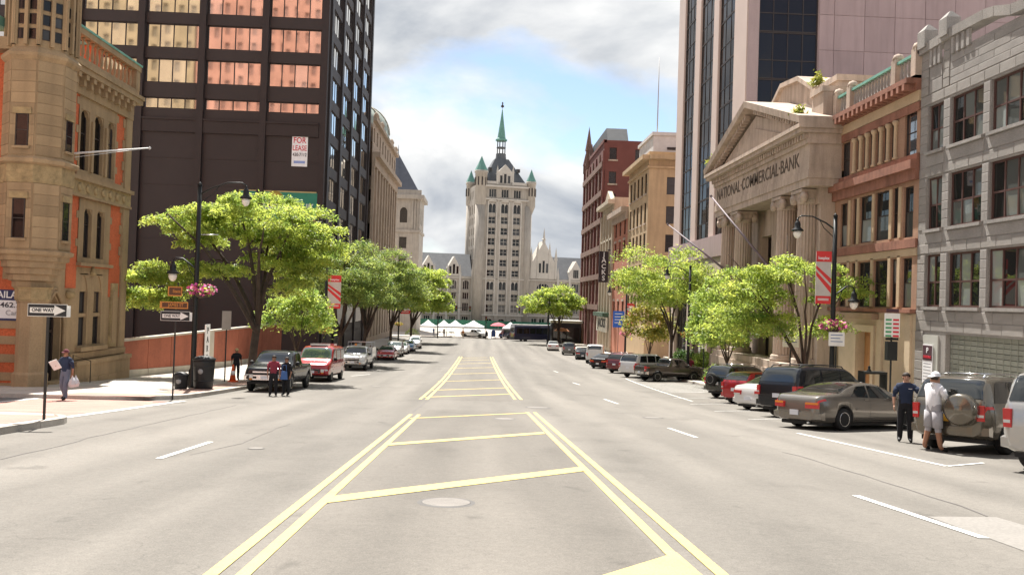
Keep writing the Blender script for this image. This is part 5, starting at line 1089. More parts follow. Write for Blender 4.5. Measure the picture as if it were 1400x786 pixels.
class Body:
    def __init__(s, sp): s.sp = sp
    def ring(s, y):
        sp = s.sp; L2 = sp['L']/2; d = L2-abs(y); pl_ = 1-sp.get('tp',.10)*max(0,1-d/.85)**2-.13*max(0,1-d/.16)**2
        hw = sp['W']/2*pl_; zT = pch(sp['top'],y); zB = min(pch(sp['belt'],y),zT-.012); zb = sp['zb']+.10*max(0,1-d/.5)**2
        g = min(1,max(0,(zT-zB)/.40)); hr = hw*(.93*(1-g)+sp['rw']*g)
        return [(0,zb),(hw*.80,zb),(hw*.955,zb+.06),(hw,zb+(zB-zb)*.42),(hw*.99,zb+(zB-zb)*.86),(hw*.955,zB),(hr+.05*g*hw,zB+(zT-zB)*.80),(hr*.93,zB+(zT-zB)*.955),(hr*.55,zT-.004),(0,zT)]
    def Q(s, y, t):
        r = s.ring(y); v = 9-abs(t); i = min(8,int(v)); f = v-i; a,b = r[i],r[i+1]
        return Vector(((a[0]+(b[0]-a[0])*f)*(1 if t >= 0 else -1), y, a[1]+(b[1]-a[1])*f))
    def N(s, y, t):
        e = .02; n = (s.Q(y+e,t)-s.Q(y-e,t)).cross(s.Q(y,t+.05)-s.Q(y,t-.05))
        n = n.normalized() if n.length > 1e-9 else Vector((0,0,1)); c = s.Q(y,t)-Vector((0,y*.75,.8)); 
        return n if n.dot(c) >= 0 else -n
    def patch(s, name, m, parent, c, nu=6, nv=4, o=.008, extra=None):
        """c: four corners (y,t); a panel laid on the body surface"""
        mb = MB(); g = []
        for i in range(nu+1):
            row = []
            for j in range(nv+1):
                a,b = i/nu,j/nv; y = (c[0][0]*(1-a)+c[1][0]*a)*(1-b)+(c[3][0]*(1-a)+c[2][0]*a)*b; t = (c[0][1]*(1-a)+c[1][1]*a)*(1-b)+(c[3][1]*(1-a)+c[2][1]*a)*b
                row.append(s.Q(y,t)+s.N(y,t)*o)
            g.append(row)
        k = len(mb.v)
        for r in g: mb.v += [tuple(p) for p in r]
        for i in range(nu):
            for j in range(nv): mb.f.append((i*(nv+1)+j,(i+1)*(nv+1)+j,(i+1)*(nv+1)+j+1,i*(nv+1)+j+1)); mb.m.append(0); mb.sm.append(True)
        me = mb.mesh(name,m); return link(name,me,parent)
BODY = {}
def body_mesh(kind):
    if kind in BODY: return BODY[kind]
    sp = SPEC[kind]; b = Body(sp); L2 = sp['L']/2
    ys = sorted({round(p[0],3) for p in sp['top']+sp['belt']}|{round(-L2+sp['L']*i/44,3) for i in range(45)}|{round(s_*(L2-d),3) for s_ in (-1,1) for d in (.02,.05,.09,.13)})
    ys = [y for y in ys if -L2 <= y <= L2]; q = [ys[0]]
    for y in ys[1:]:
        if y-q[-1] > .018: q.append(y)
    ys = q
    mb = MB(); n = 18
    for y in ys:
        r = b.ring(y); full = [(x,z) for x,z in r]+[(-x,z) for x,z in r[8:0:-1]]
        mb.v += [(x,y,z) for x,z in full]
    for i in range(len(ys)-1):
        for j in range(n): j2=(j+1)%n; mb.f.append((i*n+j,i*n+j2,(i+1)*n+j2,(i+1)*n+j)); mb.m.append(0); mb.sm.append(True)
    mb.f.append(tuple(range(n))); mb.f.append(tuple((len(ys)-1)*n+j for j in range(n-1,-1,-1))); mb.m += [0,0]; mb.sm += [False,False]
    P0 = bpy.data.materials.get('slot') or bpy.data.materials.new('slot')
    me = mb.mesh('body',[P0,BLK]); o = bpy.data.objects.new('b',me); cut = []
    for wy in sp['wh']:
        for s_ in (-1,1):
            c = MB().lathe([(sp['wr']*1.17,-.32),(sp['wr']*1.17,.25)],(s_*(sp['W']/2),wy,sp['wr']*1.02),24,axis='x',mi=1,sm=True) if s_ > 0 else MB().lathe([(sp['wr']*1.17,-.25),(sp['wr']*1.17,.32)],(s_*(sp['W']/2),wy,sp['wr']*1.02),24,axis='x',mi=1,sm=True)
            c.m = [1]*len(c.m); co_ = bpy.data.objects.new('c',c.mesh('c',[P0,BLK])); TMP.collection.objects.link(co_); co_.hide_viewport = False; cut.append(co_)
            md = o.modifiers.new('b','BOOLEAN'); md.object = co_; md.operation = 'DIFFERENCE'; md.solver = 'EXACT'
    if kind in ('pickup','midpickup'):
        f = sp['L']/5.7; bed = MB().box(-sp['W']/2+.16,sp['W']/2-.16,-2.76*f,-.70*f,.75,1.6); bed.m = [1]*6
        co_ = bpy.data.objects.new('c',bed.mesh('c',[P0,BLK])); TMP.collection.objects.link(co_); cut.append(co_); md = o.modifiers.new('b','BOOLEAN'); md.object = co_; md.operation = 'DIFFERENCE'; md.solver = 'EXACT'
    r = baked(o)
    for c in cut: bpy.data.objects.remove(c)
    BODY[kind] = r; return r
WHL = {}
def wheel(parent, x, y, r, style=5, rim=ALU, w=.215):
    k = (r,style,rim.name)
    if k not in WHL:
        t = MB().lathe([(r*.60,-w/2),(r*.90,-w/2),(r*.985,-w*.36),(r,-w*.2),(r,w*.2),(r*.985,w*.36),(r*.90,w/2),(r*.60,w/2)],n=28,axis='x').mesh('tyre',TYRE)
        mb = MB().lathe([(0,.0),(r*.18,.02),(r*.2,.01)],(w*.36,0,0),12,axis='x')
        mb.lathe([(r*.56,.0),(r*.63,.015),(r*.64,-.02),(r*.60,-.14),(r*.30,-.15),(0,-.15)],(w*.44,0,0),24,axis='x',mi=1)
        for i in range(style):
            a = 2*pi*i/style; d = Vector((0,cos(a),sin(a))); e = Vector((0,-sin(a),cos(a))); ww = r*.62/style*1.2
            c = Vector((w*.36,0,0)); mb.hexa([c+d*r*.1-e*ww,c+d*r*.1+e*ww,c+d*r*.60+e*ww*.7,c+d*r*.60-e*ww*.7],[c+d*r*.1-e*ww+Vector((.02,0,0)),c+d*r*.1+e*ww+Vector((.02,0,0)),c+d*r*.6+e*ww*.7+Vector((.018,0,0)),c+d*r*.6-e*ww*.7+Vector((.018,0,0))])
        mb.lathe([(r*.57,.0),(r*.62,.02),(r*.65,.0)],(w*.46,0,0),24,axis='x')
        WHL[k] = (t,mb.mesh('rim',[rim,BLK]))
    t,m_ = WHL[k]; o = link('wheel',t,parent,(x,y,r),(0,0,0 if x > 0 else pi)); link('rim',m_,o); return o
def place(root, x, y, head, dz=0.):
    """stand a vehicle on the sloping street, heading degrees clockwise from straight down the street"""
    s_ = (gz(y+1.5)-gz(y-1.5))/3; Z = Vector((0,-s_,1)).normalized(); h = radians(head); Yv = Vector((sin(h),cos(h),0)); Yv = (Yv-Z*Yv.dot(Z)).normalized(); Xv = Yv.cross(Z)
    root.location = (x,y,gz(y)+dz); root.rotation_euler = Matrix((Xv,Yv,Z)).transposed().to_euler()
def car(kind, pm, x, y, head, label, cat='car', name=None, group=None, tail=REDL, rim=ALU, spokes=5, plate=PLT, spare=None, rack=False, glass=None, two=None, hw=True, bumper=None):
    sp = SPEC[kind]; b = Body(sp); R = thing(name or {'sedan':'sedan_car','compact':'saloon_car','hatch':'hatchback_car','suv':'suv_car','bigsuv':'large_suv','van':'panel_van','pickup':'pickup_truck','midpickup':'pickup_truck'}[kind],label,cat,group=group)
    place(R,x,y,head); gl = glass or CG; L2 = sp['L']/2; W2 = sp['W']/2
    o = link('body',body_mesh(kind),R); o.material_slots[0].link = 'OBJECT'; o.material_slots[0].material = pm
    if two: b.patch('lower_panel',two,R,[(-L2+.05,6.9),(L2-.05,6.9),(L2-.05,5.6),(-L2+.05,5.6)],40,2,.006); b.patch('lower_panel',two,R,[(-L2+.05,-6.9),(L2-.05,-6.9),(L2-.05,-5.6),(-L2+.05,-5.6)],40,2,.006)
    a0,a1 = sp['ws']; b.patch('windscreen',CG if 'pickup' in kind else CGT,R,[(a0,-2.95),(a0,2.95),(a1,2.3),(a1,-2.3)],10,6)
    a0,a1 = sp['rwn']; b.patch('rear_window',gl,R,[(a0,-2.7),(a0,2.7),(a1,2.15),(a1,-2.15)],10,6)
    for s_ in (-1,1):
        for y0,y1,y2,y3 in sp['side']: b.patch('side_window',gl,R,[(y0,3.9*s_),(y1,3.9*s_),(y3,2.98*s_),(y2,2.98*s_)],6,4)
        ed = sorted({sp['side'][0][0]-.06}|{(p[1]+q[0])/2 for p,q in zip(sp['side'],sp['side'][1:])}|{sp['side'][-1][1]+.18})
        if kind == 'van': ed = ed[1:]
        for e in ed: b.patch('door_seam',BLK,R,[(e-.006,6.75*s_),(e+.006,6.75*s_),(e+.006,4.0*s_),(e-.006,4.0*s_)],1,8,.004)
        b.patch('sill_trim',BLK,R,[(sp['wh'][0]+.42,7.5*s_),(sp['wh'][1]-.42,7.5*s_),(sp['wh'][1]-.42,6.85*s_),(sp['wh'][0]+.42,6.85*s_)],10,2,.006)
        b.patch('side_moulding',BLK if kind in ('bigsuv','suv') else pm,R,[(sp['wh'][0]+.5,5.75*s_),(sp['wh'][1]-.5,5.75*s_),(sp['wh'][1]-.5,5.6*s_),(sp['wh'][0]+.5,5.6*s_)],10,1,.014)
        for e in ed[1:]:
            p = b.Q(e-.16,4.35*s_)+b.N(e-.16,4.35*s_)*.02; MB().box(-.02,.02,-.1,.1,-.018,.018).build('door_handle',pm,R,False).location = p
        mp_ = b.Q(sp['side'][-1][1]-.02,3.85*s_); MB().lathe([(.0,-.06),(.09,-.05),(.11,0),(.08,.05),(0,.06)],(0,0,0),10,axis='y').box(-.1 if s_>0 else -.0,.0 if s_>0 else .1,-.03,.03,-.08,-.02).build('wing_mirror',BLK if kind != 'sedan' else pm,R,False).location = mp_+Vector((s_*.14,0,.06))
        for wy in sp['wh']: wheel(R,s_*(W2-.125),wy,sp['wr'],spokes,rim)
        # lamps
        zt = pch(sp['belt'],-L2+.1); zl = sp['zb']+(zt-sp['zb'])*.62
        tall = kind in ('suv','bigsuv','van','hatch','pickup','midpickup')
        h_ = .34 if tall else .17; w_ = .15 if tall else .42
        mb = MB().box(-w_/2,w_/2,-.03,.10,-h_/2,h_/2); t_ = link('tail_lamp',mb.mesh('tail_lamp',tail),R,(s_*(W2*.84-w_/2+.03),-L2+.02,zl+(.12 if tall else .09)),(0,0,s_*.22))
        link('indicator',MB().box(-w_/2+.01,w_/2-.01,-.036,.0,-.028,.028).mesh('indicator',AMB if kind=='sedan' else CLR),t_,(0,0,h_*.5-.03 if kind=='sedan' else -.06))
        b.patch('tail_lamp_side',tail,R,[(-L2+.03,4.95*s_),(-L2+.34,4.85*s_),(-L2+.30,4.3*s_),(-L2+.03,4.3*s_)],4,3,.01)
        zf = sp['zb']+(pch(sp['belt'],L2-.1)-sp['zb'])*.62
        link('headlamp',MB().box(-.2,.2,-.12,.03,-.085,.085).mesh('headlamp',CLR),R,(s_*(W2*.70),L2-.035,zf+.06),(0,0,-s_*.28)); 
        link('indicator',MB().box(-.17,.17,-.1,.03,-.035,.035).mesh('indicator',AMB),R,(s_*(W2*.70),L2-.04,zf-.065),(0,0,-s_*.28))
    zb = sp['zb']; bp = bumper or (CHR if kind in ('pickup','midpickup') else None); hb = .17
    for e in (-1,1):
        ym = e*(L2-.02); mb = MB(); n = 9; pts = []
        for i in range(n):
            x_ = -W2*.95+2*W2*.95*i/(n-1); bow = .11*(1-(x_/W2)**2)-.05; pts.append((x_,ym+e*(bow)))
        for (xa,ya),(xb,yb) in zip(pts,pts[1:]): mb.hexa([(xa,ya-e*.18,zb+.10),(xb,yb-e*.18,zb+.10),(xb,yb,zb+.13),(xa,ya,zb+.13)] if e > 0 else [(xa,ya,zb+.13),(xb,yb,zb+.13),(xb,yb-e*.18,zb+.10),(xa,ya-e*.18,zb+.10)],[(xa,ya-e*.18,zb+.13+hb+.04),(xb,yb-e*.18,zb+.13+hb+.04),(xb,yb,zb+.13+hb),(xa,ya,zb+.13+hb)] if e > 0 else [(xa,ya,zb+.13+hb),(xb,yb,zb+.13+hb),(xb,yb-e*.18,zb+.13+hb+.04),(xa,ya-e*.18,zb+.13+hb+.04)])
        bo = link('bumper',mb.mesh('bumper',bp or pm),R)
        link('number_plate',MB().box(-.155,.155,-.012,.012,-.075,.075).mesh('number_plate',plate),R,(0,ym+e*(.075 if e>0 or kind in('sedan','compact','midpickup') else .02),zb+.30 if kind in ('sedan','compact') else zb+(.24 if e>0 or kind=='midpickup' else .48)))
    zf = sp['zb']+(pch(sp['belt'],L2-.1)-sp['zb'])*.62
    gw = W2*.46 if kind not in ('pickup',) else W2*.52
    g = link('grille',MB().box(-gw,gw,-.1,.025,-.13,.13).mesh('grille',BLK),R,(0,L2-.0,zf+(.09 if kind=='pickup' else .03)),None,(1,1,1.6 if kind=='pickup' else 1))
    for k in range(3): link('grille_bar',MB().box(-gw-.01,gw+.01,0,.035,-.018,.018).mesh('grille_bar',CHR),g,(0,.0,-.1+k*.1))
    b.patch('boot_seam',BLK,R,[(-L2+.10,-3.6),(-L2+.10,3.6),(-L2+.112,3.6),(-L2+.112,-3.6)],8,1,.004)
    link('underbody',MB().box(-W2*.8,W2*.8,-L2+.25,L2-.25,zb-.06,zb+.06).mesh('underbody',BLK),R)
    if kind in ('sedan','compact','hatch'): link('exhaust',MB().lathe([(.03,0),(.035,.15)],(W2*.5,-L2-.02,zb+.02),8,axis='y').mesh('exhaust',CHR),R)
    if rack:
        for s_ in (-1,1):
            y0,y1 = sp['rwn'][1]+.15,sp['ws'][1]-.15; pts = [b.Q(y0,1.6*s_)]+[b.Q(y0+.12+(y1-y0-.24)*i/4,1.6*s_)+Vector((0,0,.07)) for i in range(5)]+[b.Q(y1,1.6*s_)]
            link('roof_rail',MB().tube(pts,.022,6).mesh('roof_rail',BLK if rack == 1 else CHR),R)
        for i in range(2):
            yy = y0+(y1-y0)*(.3+.45*i); p = b.Q(yy,1.6)+Vector((0,0,.07)); link('roof_bar',MB().tube([(-p.x,yy,p.z),(p.x,yy,p.z)],.02,6).mesh('roof_bar',BLK if rack == 1 else CHR),R)
    if spare:
        x_,z_,m_ = spare; r = sp['wr']*.98
        if m_ is None: t = link('spare_wheel',MB().lathe([(r*.55,-.11),(r*.9,-.11),(r,-.05),(r,.05),(r*.9,.11),(r*.55,.11)],n=26,axis='y').mesh('spare_wheel',TYRE),R,(x_,-L2-.10,z_)); link('rim',WHL[(sp['wr'],spokes,rim.name)][1],t,(0,0,0),(0,0,-pi/2),(1,.95,.95))
        else: link('spare_wheel_cover',MB().lathe([(0,-.145),(r*.35,-.15),(r*.4,-.135),(r*.82,-.125),(r*.97,-.09),(r*1.02,-.02),(r*1.02,.10),(r*.9,.12)],n=28,axis='y').mesh('spare_wheel_cover',m_),R,(x_,-L2-.12,z_))
    return R
# ---- parked on the right, nose to the kerb
gold = paint('gold',(.178,.160,.138),.55,.22); silv = paint('silver',(.42,.41,.39),.5); blk = mat('paint_black',(.010,.011,.014),.22,.0,var=.04,scale=2,coat=.25,spec=.35); redp = paint('red',(.36,.012,.018),.2); whp = paint('white',(.62,.62,.60),.0); beig = paint('bronze',(.13,.112,.085),.5); grn = paint('dark_grey',(.060,.050,.044),.35); maro = paint('maroon',(.14,.012,.018),.2); gry = paint('grey',(.14,.135,.125),.4); blu = paint('blue',(.05,.16,.33),.2); dkb = paint('black_green',(.012,.014,.013),.15,.22)
GR = 'cars parked nose-in along the right kerb'
car('sedan',gold,11.75,25.0,63,'gold-bronze sedan parked nose-in, the tan trunk towards the road','car',group=GR,spokes=9,rim=CHR)
car('suv',beig,12.55,19.1,57,'bronze SUV with covered spare wheel and orange plate, men at its tailgate','suv',group=GR,plate=PLO,spare=(.36,.98,beig),rack=2)
car('bigsuv',silv,12.35,15.2,57,'silver SUV with red tall tail lamps beside the bronze SUV','suv',group=GR,bumper=silv)
car('bigsuv',blk,12.95,30.1,59,'big black SUV with roof rack between gold sedan and white saloon','suv',group=GR,rack=1,glass=CG,bumper=blk)
car('compact',whp,13.05,34.3,57,'white saloon squeezed between black SUV and red hatchback','car',group=GR)
car('hatch',redp,13.6,38.4,57,'bright red hatchback with white plate','car',group=GR)
car('suv',dkb,14.3,43.0,57,'black SUV with an uncovered spare wheel on the back','suv',group=GR,spare=(-.22,.98,None),rack=2)
car('midpickup',grn,14.25,60.2,68,'dark grey pickup with open bed and chrome bumper','pickup',group=GR)
car('bigsuv',whp,13.6,65.2,48,'white SUV behind the dark grey pickup','suv',group=GR)
car('suv',maro,13.2,71.5,42,'maroon SUV next to the white SUV','suv',group=GR,rack=2)
car('suv',maro,13.9,75.4,42,'second maroon SUV mostly hidden behind another maroon SUV','suv',group=GR)
car('sedan',blk,12.6,79.5,30,'glossy black sedan with bright roof beside the maroon SUV','car',group=GR)
v = car('van',whp,13.0,90.5,10,'white panel van with twin rear door windows','van',group=GR)
car('compact',dkb,12.6,99,6,'small dark car in front of the white van','car',group=GR)
car('suv',gry,12.2,111,4,'grey SUV parked at the kerb beyond the white van','suv',group=GR)
car('compact',whp,11.2,124,3,'white compact car parked behind the blue bus','car',group=GR)
# ---- parked on the left, facing the camera
GL = 'vehicles parked along the left kerb'
car('pickup',blk,-9.62,39.3,180,'black pickup with big chrome grille, couple standing before it','pickup',group=GL,rim=CHR)
V = car('van',redp,-9.62,49.4,180,'red passenger van with amber lamps behind the black pickup','van',group=GL,spokes=6,two=paint('tan_lower',(.42,.24,.20),.1))
for i in range(2): link('roof_hatch',MB().box(-.5,.5,-.5,.5,0,.12).mesh('roof_hatch',whp if i else redp),V,(0,-1.6+i*2.2,2.08))
T = car('pickup',whp,-9.75,64.8,180,'white utility pickup with service boxes and ladder rack','pickup',group=GL)
for s_ in (-1,1): link('service_box',MB().box(-.22,.22,-1.0,1.0,0,.75).mesh('service_box',whp),T,(s_*.82,-1.8,1.0))
for yy in (-2.6,-.8): link('ladder_rack',MB().tube([(-.95,yy,1.2),(-.95,yy,2.15),(.95,yy,2.15),(.95,yy,1.2)],.03,6).mesh('ladder_rack',ALU),T)
link('beacon',MB().lathe([(.09,0),(.1,.12),(.06,.18),(0,.18)],n=10).mesh('beacon',AMB),T,(.2,.0,1.86))
link('toolbox',MB().box(-.6,.6,-.25,.25,0,.35).mesh('toolbox',REDL),T,(0,-1.0,1.25))
car('compact',redp,-9.6,84,180,'red saloon behind the white utility pickup','car',group=GL)
car('suv',silv,-9.7,92,180,'silver SUV between the red saloon and white sedan','suv',group=GL)
car('sedan',whp,-9.75,99.5,180,'white sedan behind the silver SUV, along the left kerb','car',group=GL)
car('compact',blu,-9.6,108,180,'light blue saloon far along the left kerb','car',group=GL)
car('suv',whp,-9.5,117,180,'white SUV ending the row at the left kerb','suv',group=GL)
# ---- in the lot behind the brick wall, and on the plaza
car('bigsuv',whp,-24.5,62,95,'pale SUV roof showing over the red brick wall','suv')
P2 = car('pickup',whp,-1.3,166.5,118,'white pickup parked by the market tents','pickup'); 
car('van',paint('navy',(.015,.022,.06),.1),6.0,168.5,215,'dark navy van parked under the red parasol','van')
def bus():
    R = thing('city_bus','dark blue city bus crossing the foot of the street','bus'); place(R,11.2,160.5,72); nb = mat('bus_navy',(.018,.02,.055),.35,coat=.5); L,W,H = 10.5,2.6,3.15
    mb = MB(); poly = [(-W/2,.35),(W/2,.35),(W/2,2.7),(W/2-.12,3.0),(W/2-.4,H),(-W/2+.4,H),(-W/2+.12,3.0),(-W/2,2.7)]
    mb.prism(poly,lambda a,b,d: (a,d,b),-L/2,L/2); link('body',mb.mesh('body',nb),R)
    link('roof',MB().box(-W/2+.35,W/2-.35,-L/2+.1,L/2-.1,H,H+.12).mesh('roof',mat('bus_roof',(.6,.58,.55),.6)),R)
    for s_ in (-1,1):
        for i in range(7): link('side_window',MB().box(-.02,.02,-.6,.6,1.5,2.55).mesh('side_window',CG),R,(s_*(W/2+.005),-L/2+1.1+i*1.36,0))
        for wy in (-2.9,3.3): wheel(R,s_*(W/2-.14),wy,.5,8)
        link('tail_lamp',MB().box(-.1,.1,-.02,.02,-.25,.25).mesh('tail_lamp',REDL),R,(s_*1.1,-L/2-.01,1.3))
    link('rear_window',MB().box(-1.0,1.0,-.02,.02,1.8,2.7).mesh('rear_window',CG),R,(0,-L/2-.01,0)); link('advert_panel',MB().box(-.8,.8,-.02,.02,.8,1.5).mesh('advert_panel',mat('advert',(.35,.28,.08),.5)),R,(0,-L/2-.01,0)); link('windscreen',MB().box(-1.15,1.15,-.02,.02,1.1,2.7).mesh('windscreen',CG),R,(0,L/2+.01,0)); link('door',MB().box(-.02,.02,-.6,.6,.45,2.5).mesh('door',CG),R,(W/2+.012,L/2-1.0,0)); link('bumper',MB().box(-W/2,W/2,-.1,.1,.4,.7).mesh('bumper',BLK),R,(0,-L/2-.03,0))
bus()
# ================================================================ TREES AND PLANTS
BARK = mat('bark',(.075,.055,.042),.95,var=.3,scale=6,fine=.3,bump=.6)
LFA = leafmat('locust_leaf',(.25,.335,.075),.55); LFB = leafmat('street_leaf',(.19,.265,.075),.45); LFC = leafmat('pear_leaf',(.24,.34,.08),.5); LFD = leafmat('shrub_leaf',(.06,.13,.025),.35)
def leaves_mesh(name, m, C, Nn, size, rng, droop=.35, aspect=.42, bend=True):
    """C: (n,3) leaf centres; each leaf a bent pair of quads"""
    n = len(C); th = rng.uniform(0,2*pi,n); el = rng.normal(-droop,.55,n); sz = size*rng.uniform(.6,1.35,n)
    d = np.stack([np.cos(th)*np.cos(el),np.sin(th)*np.cos(el),np.sin(el)],1); ro = rng.normal(0,.7,n)
    s0 = np.stack([-np.sin(th),np.cos(th),np.zeros(n)],1); up = np.cross(d,s0); s_ = s0*np.cos(ro)[:,None]+up*np.sin(ro)[:,None]; nn = np.cross(d,s_)
    L = sz[:,None]; w = L*aspect*.5
    a = C-d*L*.5; mid = C+nn*L*.10; b = C+d*L*.5
    V = np.stack([a-s_*w*.35,a+s_*w*.35,mid-s_*w,mid+s_*w,b-s_*w*.25,b+s_*w*.25],1).reshape(-1,3)
    k = np.arange(n)*6; F_ = np.stack([np.stack([k,k+1,k+3,k+2],1),np.stack([k+2,k+3,k+5,k+4],1)],1).reshape(-1,4)
    me = bpy.data.meshes.new(name); me.vertices.add(len(V)); me.vertices.foreach_set('co',V.astype(np.float32).ravel()); me.loops.add(F_.size); me.loops.foreach_set('vertex_index',F_.astype(np.int32).ravel())
    me.polygons.add(len(F_)); me.polygons.foreach_set('loop_start',np.arange(0,F_.size,4,dtype=np.int32)); me.polygons.foreach_set('loop_total',np.full(len(F_),4,np.int32)); me.materials.append(m); me.update(); me.validate(); return me
def tree(name, label, base, H, cr, cz, co, seed, nleaf, lsize, m, fork=2.2, tr=.17, npad=46, padr=1.15, flat=.34, lean=(0,0), group='street trees', extra=(), lobes=None):
    """cr: crown radii (x,y,z); cz: crown centre height; co: crown offset (x,y)"""
    rng = np.random.default_rng(seed); rd = random.Random(seed); T = thing(name,label,'tree',(base[0],base[1],gz(base[1])+.1),group=group)
    pads = []
    for i in range(npad*6):
        if len(pads) >= npad: break
        v = rng.normal(0,1,3); v /= np.linalg.norm(v); r = rng.uniform(.35,1)**.55; p = v*r*np.array(cr)
        if lobes:
            ww = np.array([l[2]*l[2]*l[3]+.8 for l in lobes]); l = lobes[rng.choice(len(lobes),p=ww/ww.sum())]
            p = np.array([l[0],l[4] if len(l) > 4 else 0,l[1]])+v*rng.uniform(.2,1)**.5*np.array([l[2],l[2]*.85,l[3]])
            if all(np.linalg.norm((p-q)*np.array([1,1,1.7])) > padr*.72 for q in pads): pads.append(p)
            continue
        p *= 1+.16*np.sin(3*atan2(v[1],v[0])+seed)+.10*np.sin(5*atan2(v[1],v[0])+2*seed)
        if p[2] < -cr[2]*.62: p[2] = -cr[2]*rng.uniform(.3,.62)
        p += np.array([co[0],co[1],cz])
        if all(np.linalg.norm((p-q)*np.array([1,1,1.7])) > padr*.82 for q in pads): pads.append(p)
    pads += [np.array(e_,float) for e_ in extra]
    # limbs
    mb = MB(); fk = Vector((lean[0],lean[1],fork)); tp = [Vector((0,0,-.15)),Vector((lean[0]*.1,lean[1]*.1,fork*.12)),Vector((lean[0]*.4,lean[1]*.4,fork*.5)),fk]
    mb.tube(tp,[tr*1.35,tr*1.05,tr*.92,tr*.85],10)
    nl = 5; limbs = []
    for i in range(nl):
        a = 2*pi*i/nl+rd.uniform(-.4,.4); e = Vector((co[0]+cr[0]*.62*cos(a),co[1]+cr[1]*.62*sin(a),cz+cr[2]*rd.uniform(-.1,.45))); st = fk-Vector((0,0,rd.uniform(0,.25)*fork))
        mid = st.lerp(e,.45)+Vector((rd.gauss(0,.25),rd.gauss(0,.25),(e.z-st.z)*.22)); pts = []
        for k in range(7): t = k/6; pts.append(st*(1-t)**2+mid*2*t*(1-t)+e*t*t+Vector((rd.gauss(0,.05),rd.gauss(0,.05),rd.gauss(0,.05)))*(k>0))
        rr = [tr*.62*(1-k/6*.78) for k in range(7)]; mb.tube(pts,rr,7); limbs += [(p,r_) for p,r_ in zip(pts[1:],rr[1:])]
    e = Vector((co[0]*.8,co[1]*.8,cz+cr[2]*.8)); pts = [fk.lerp(e,k/5)+Vector((rd.gauss(0,.12),rd.gauss(0,.12),0)) for k in range(6)]; pts[0] = fk; rr = [tr*.6*(1-k/5*.8) for k in range(6)]; mb.tube(pts,rr,7); limbs += list(zip(pts[1:],rr[1:]))
    nodes = np.array([tuple(l[0]) for l in limbs]); nrad = [l[1] for l in limbs]; left = list(range(len(pads))); PA = np.array(pads)
    while left:                                   # grow twigs outward from the nearest wood
        D = np.linalg.norm(PA[left][:,None,:]-nodes[None],axis=2)+.35*np.maximum(0,nodes[None,:,2]-PA[left][:,None,2]); k = np.unravel_index(np.argmin(D),D.shape); pi_ = left.pop(k[0])
        q = Vector(nodes[k[1]]); p = Vector(PA[pi_]); r_ = nrad[k[1]]; L_ = (p-q).length; mid = q.lerp(p,.5)+Vector((rd.gauss(0,.1),rd.gauss(0,.1),.14*L_)); r0 = min(r_*.75,.06)
        mb.tube([q,q.lerp(mid,.5)+Vector((0,0,.05*L_)),mid,p],[r0,r0*.85,r0*.7,r0*.45],5); nodes = np.vstack([nodes,[tuple(mid),tuple(p)]]); nrad += [r0*.8,r0*.6]
        for _ in range(3): mb.tube([p,p+Vector((rd.gauss(0,.45)*padr,rd.gauss(0,.45)*padr,rd.uniform(-.1,.25)))],[r0*.4,.006],4)
    mb.build('trunk',BARK,T,False)
    P_ = np.array(pads); n = len(P_); wgt = rng.uniform(.5,1.4,n); idx = rng.choice(n,nleaf,p=wgt/wgt.sum()); pr = padr*(.75+.5*rng.random(n))
    an = rng.uniform(0,2*pi,nleaf); rad = np.sqrt(rng.random(nleaf))*pr[idx]*(1+.25*np.sin(an*3+idx)); zz = rng.normal(0,flat*.5,nleaf)*pr[idx]-.22*(rad/pr[idx])**2*pr[idx]
    C = P_[idx]+np.stack([np.cos(an)*rad,np.sin(an)*rad,zz],1)
    link('crown',leaves_mesh('crown',m,C,None,lsize,rng),T); return T
tree('locust_tree','wide honey locust with layered bright leaves beside the lamp post and black pickup',(-12.9,46.0),11.5,(5.7,5.2,2.9),7.9,(-1.0,-.5),3,64399,0.172,LFA,fork=3.4,tr=.24,npad=96,padr=1.0,flat=.24,lean=(.35,-.2),lobes=[(.6,9.3,3.6,1.3),(3.3,7.7,1.9,1.6),(-2.4,8.7,2.8,1.2),(-4.9,8.5,1.3,.8),(-5.6,5.1,2.1,1.3,-.8),(-2.8,6.0,2.4,.9,-1),(2.1,6.1,2.4,1.2,.5),(.3,7.4,2.6,1.0,1.5)])
tree('young_tree','small bright broad-leaved tree between the big locust and the red van',(-12.3,54.5),5.,(2.2,2.2,1.7),4.0,(0,0),11,7279,0.213,LFC,fork=1.6,tr=.07,npad=16,padr=.8,flat=.6)
tree('locust_tree','dense shaded locust standing in front of the dark tower side',(-12.2,70.5),10,(4.3,4.2,2.9),7.6,(.4,0),5,36400,0.189,LFB,fork=2.8,tr=.2,npad=48,padr=1.25)
tree('locust_tree','leafy locust with leaning trunk beside the domed bank',(-12.2,84),10.5,(4.4,4.2,3.3),7.6,(1.2,.5),8,30799,0.213,LFB,fork=3.0,tr=.22,npad=48,padr=1.3,lean=(.3,.1))
tree('locust_tree','spreading green street tree past the row of parked white cars',(-12.0,108),10,(4.6,4.6,3.2),8.0,(1.2,0),9,12600,0.377,LFA,fork=3.0,tr=.2,npad=44,padr=1.35)
tree('locust_tree','tall bright street tree at the far left corner by the tents',(-11.9,138),12.5,(5.0,4.6,4.6),8.2,(2.4,0),12,12600,0.451,LFA,fork=2.8,tr=.2,npad=50,padr=1.4)
tree('locust_tree','open-branched locust with dark forked limbs beside the red street banner',(16.2,39.6),9,(4.2,3.8,2.5),6.3,(-1.3,.2),21,21000,0.148,LFA,fork=1.6,tr=.13,npad=58,padr=.82,flat=.24,lobes=[(-.65,6.4,2.4,.8),(1.6,5.8,1.3,1.0),(-2.4,5.6,2.1,1.1),(-3.9,4.0,1.6,1.0),(.9,3.9,1.0,.8),(-1.7,4.0,1.8,.8)])
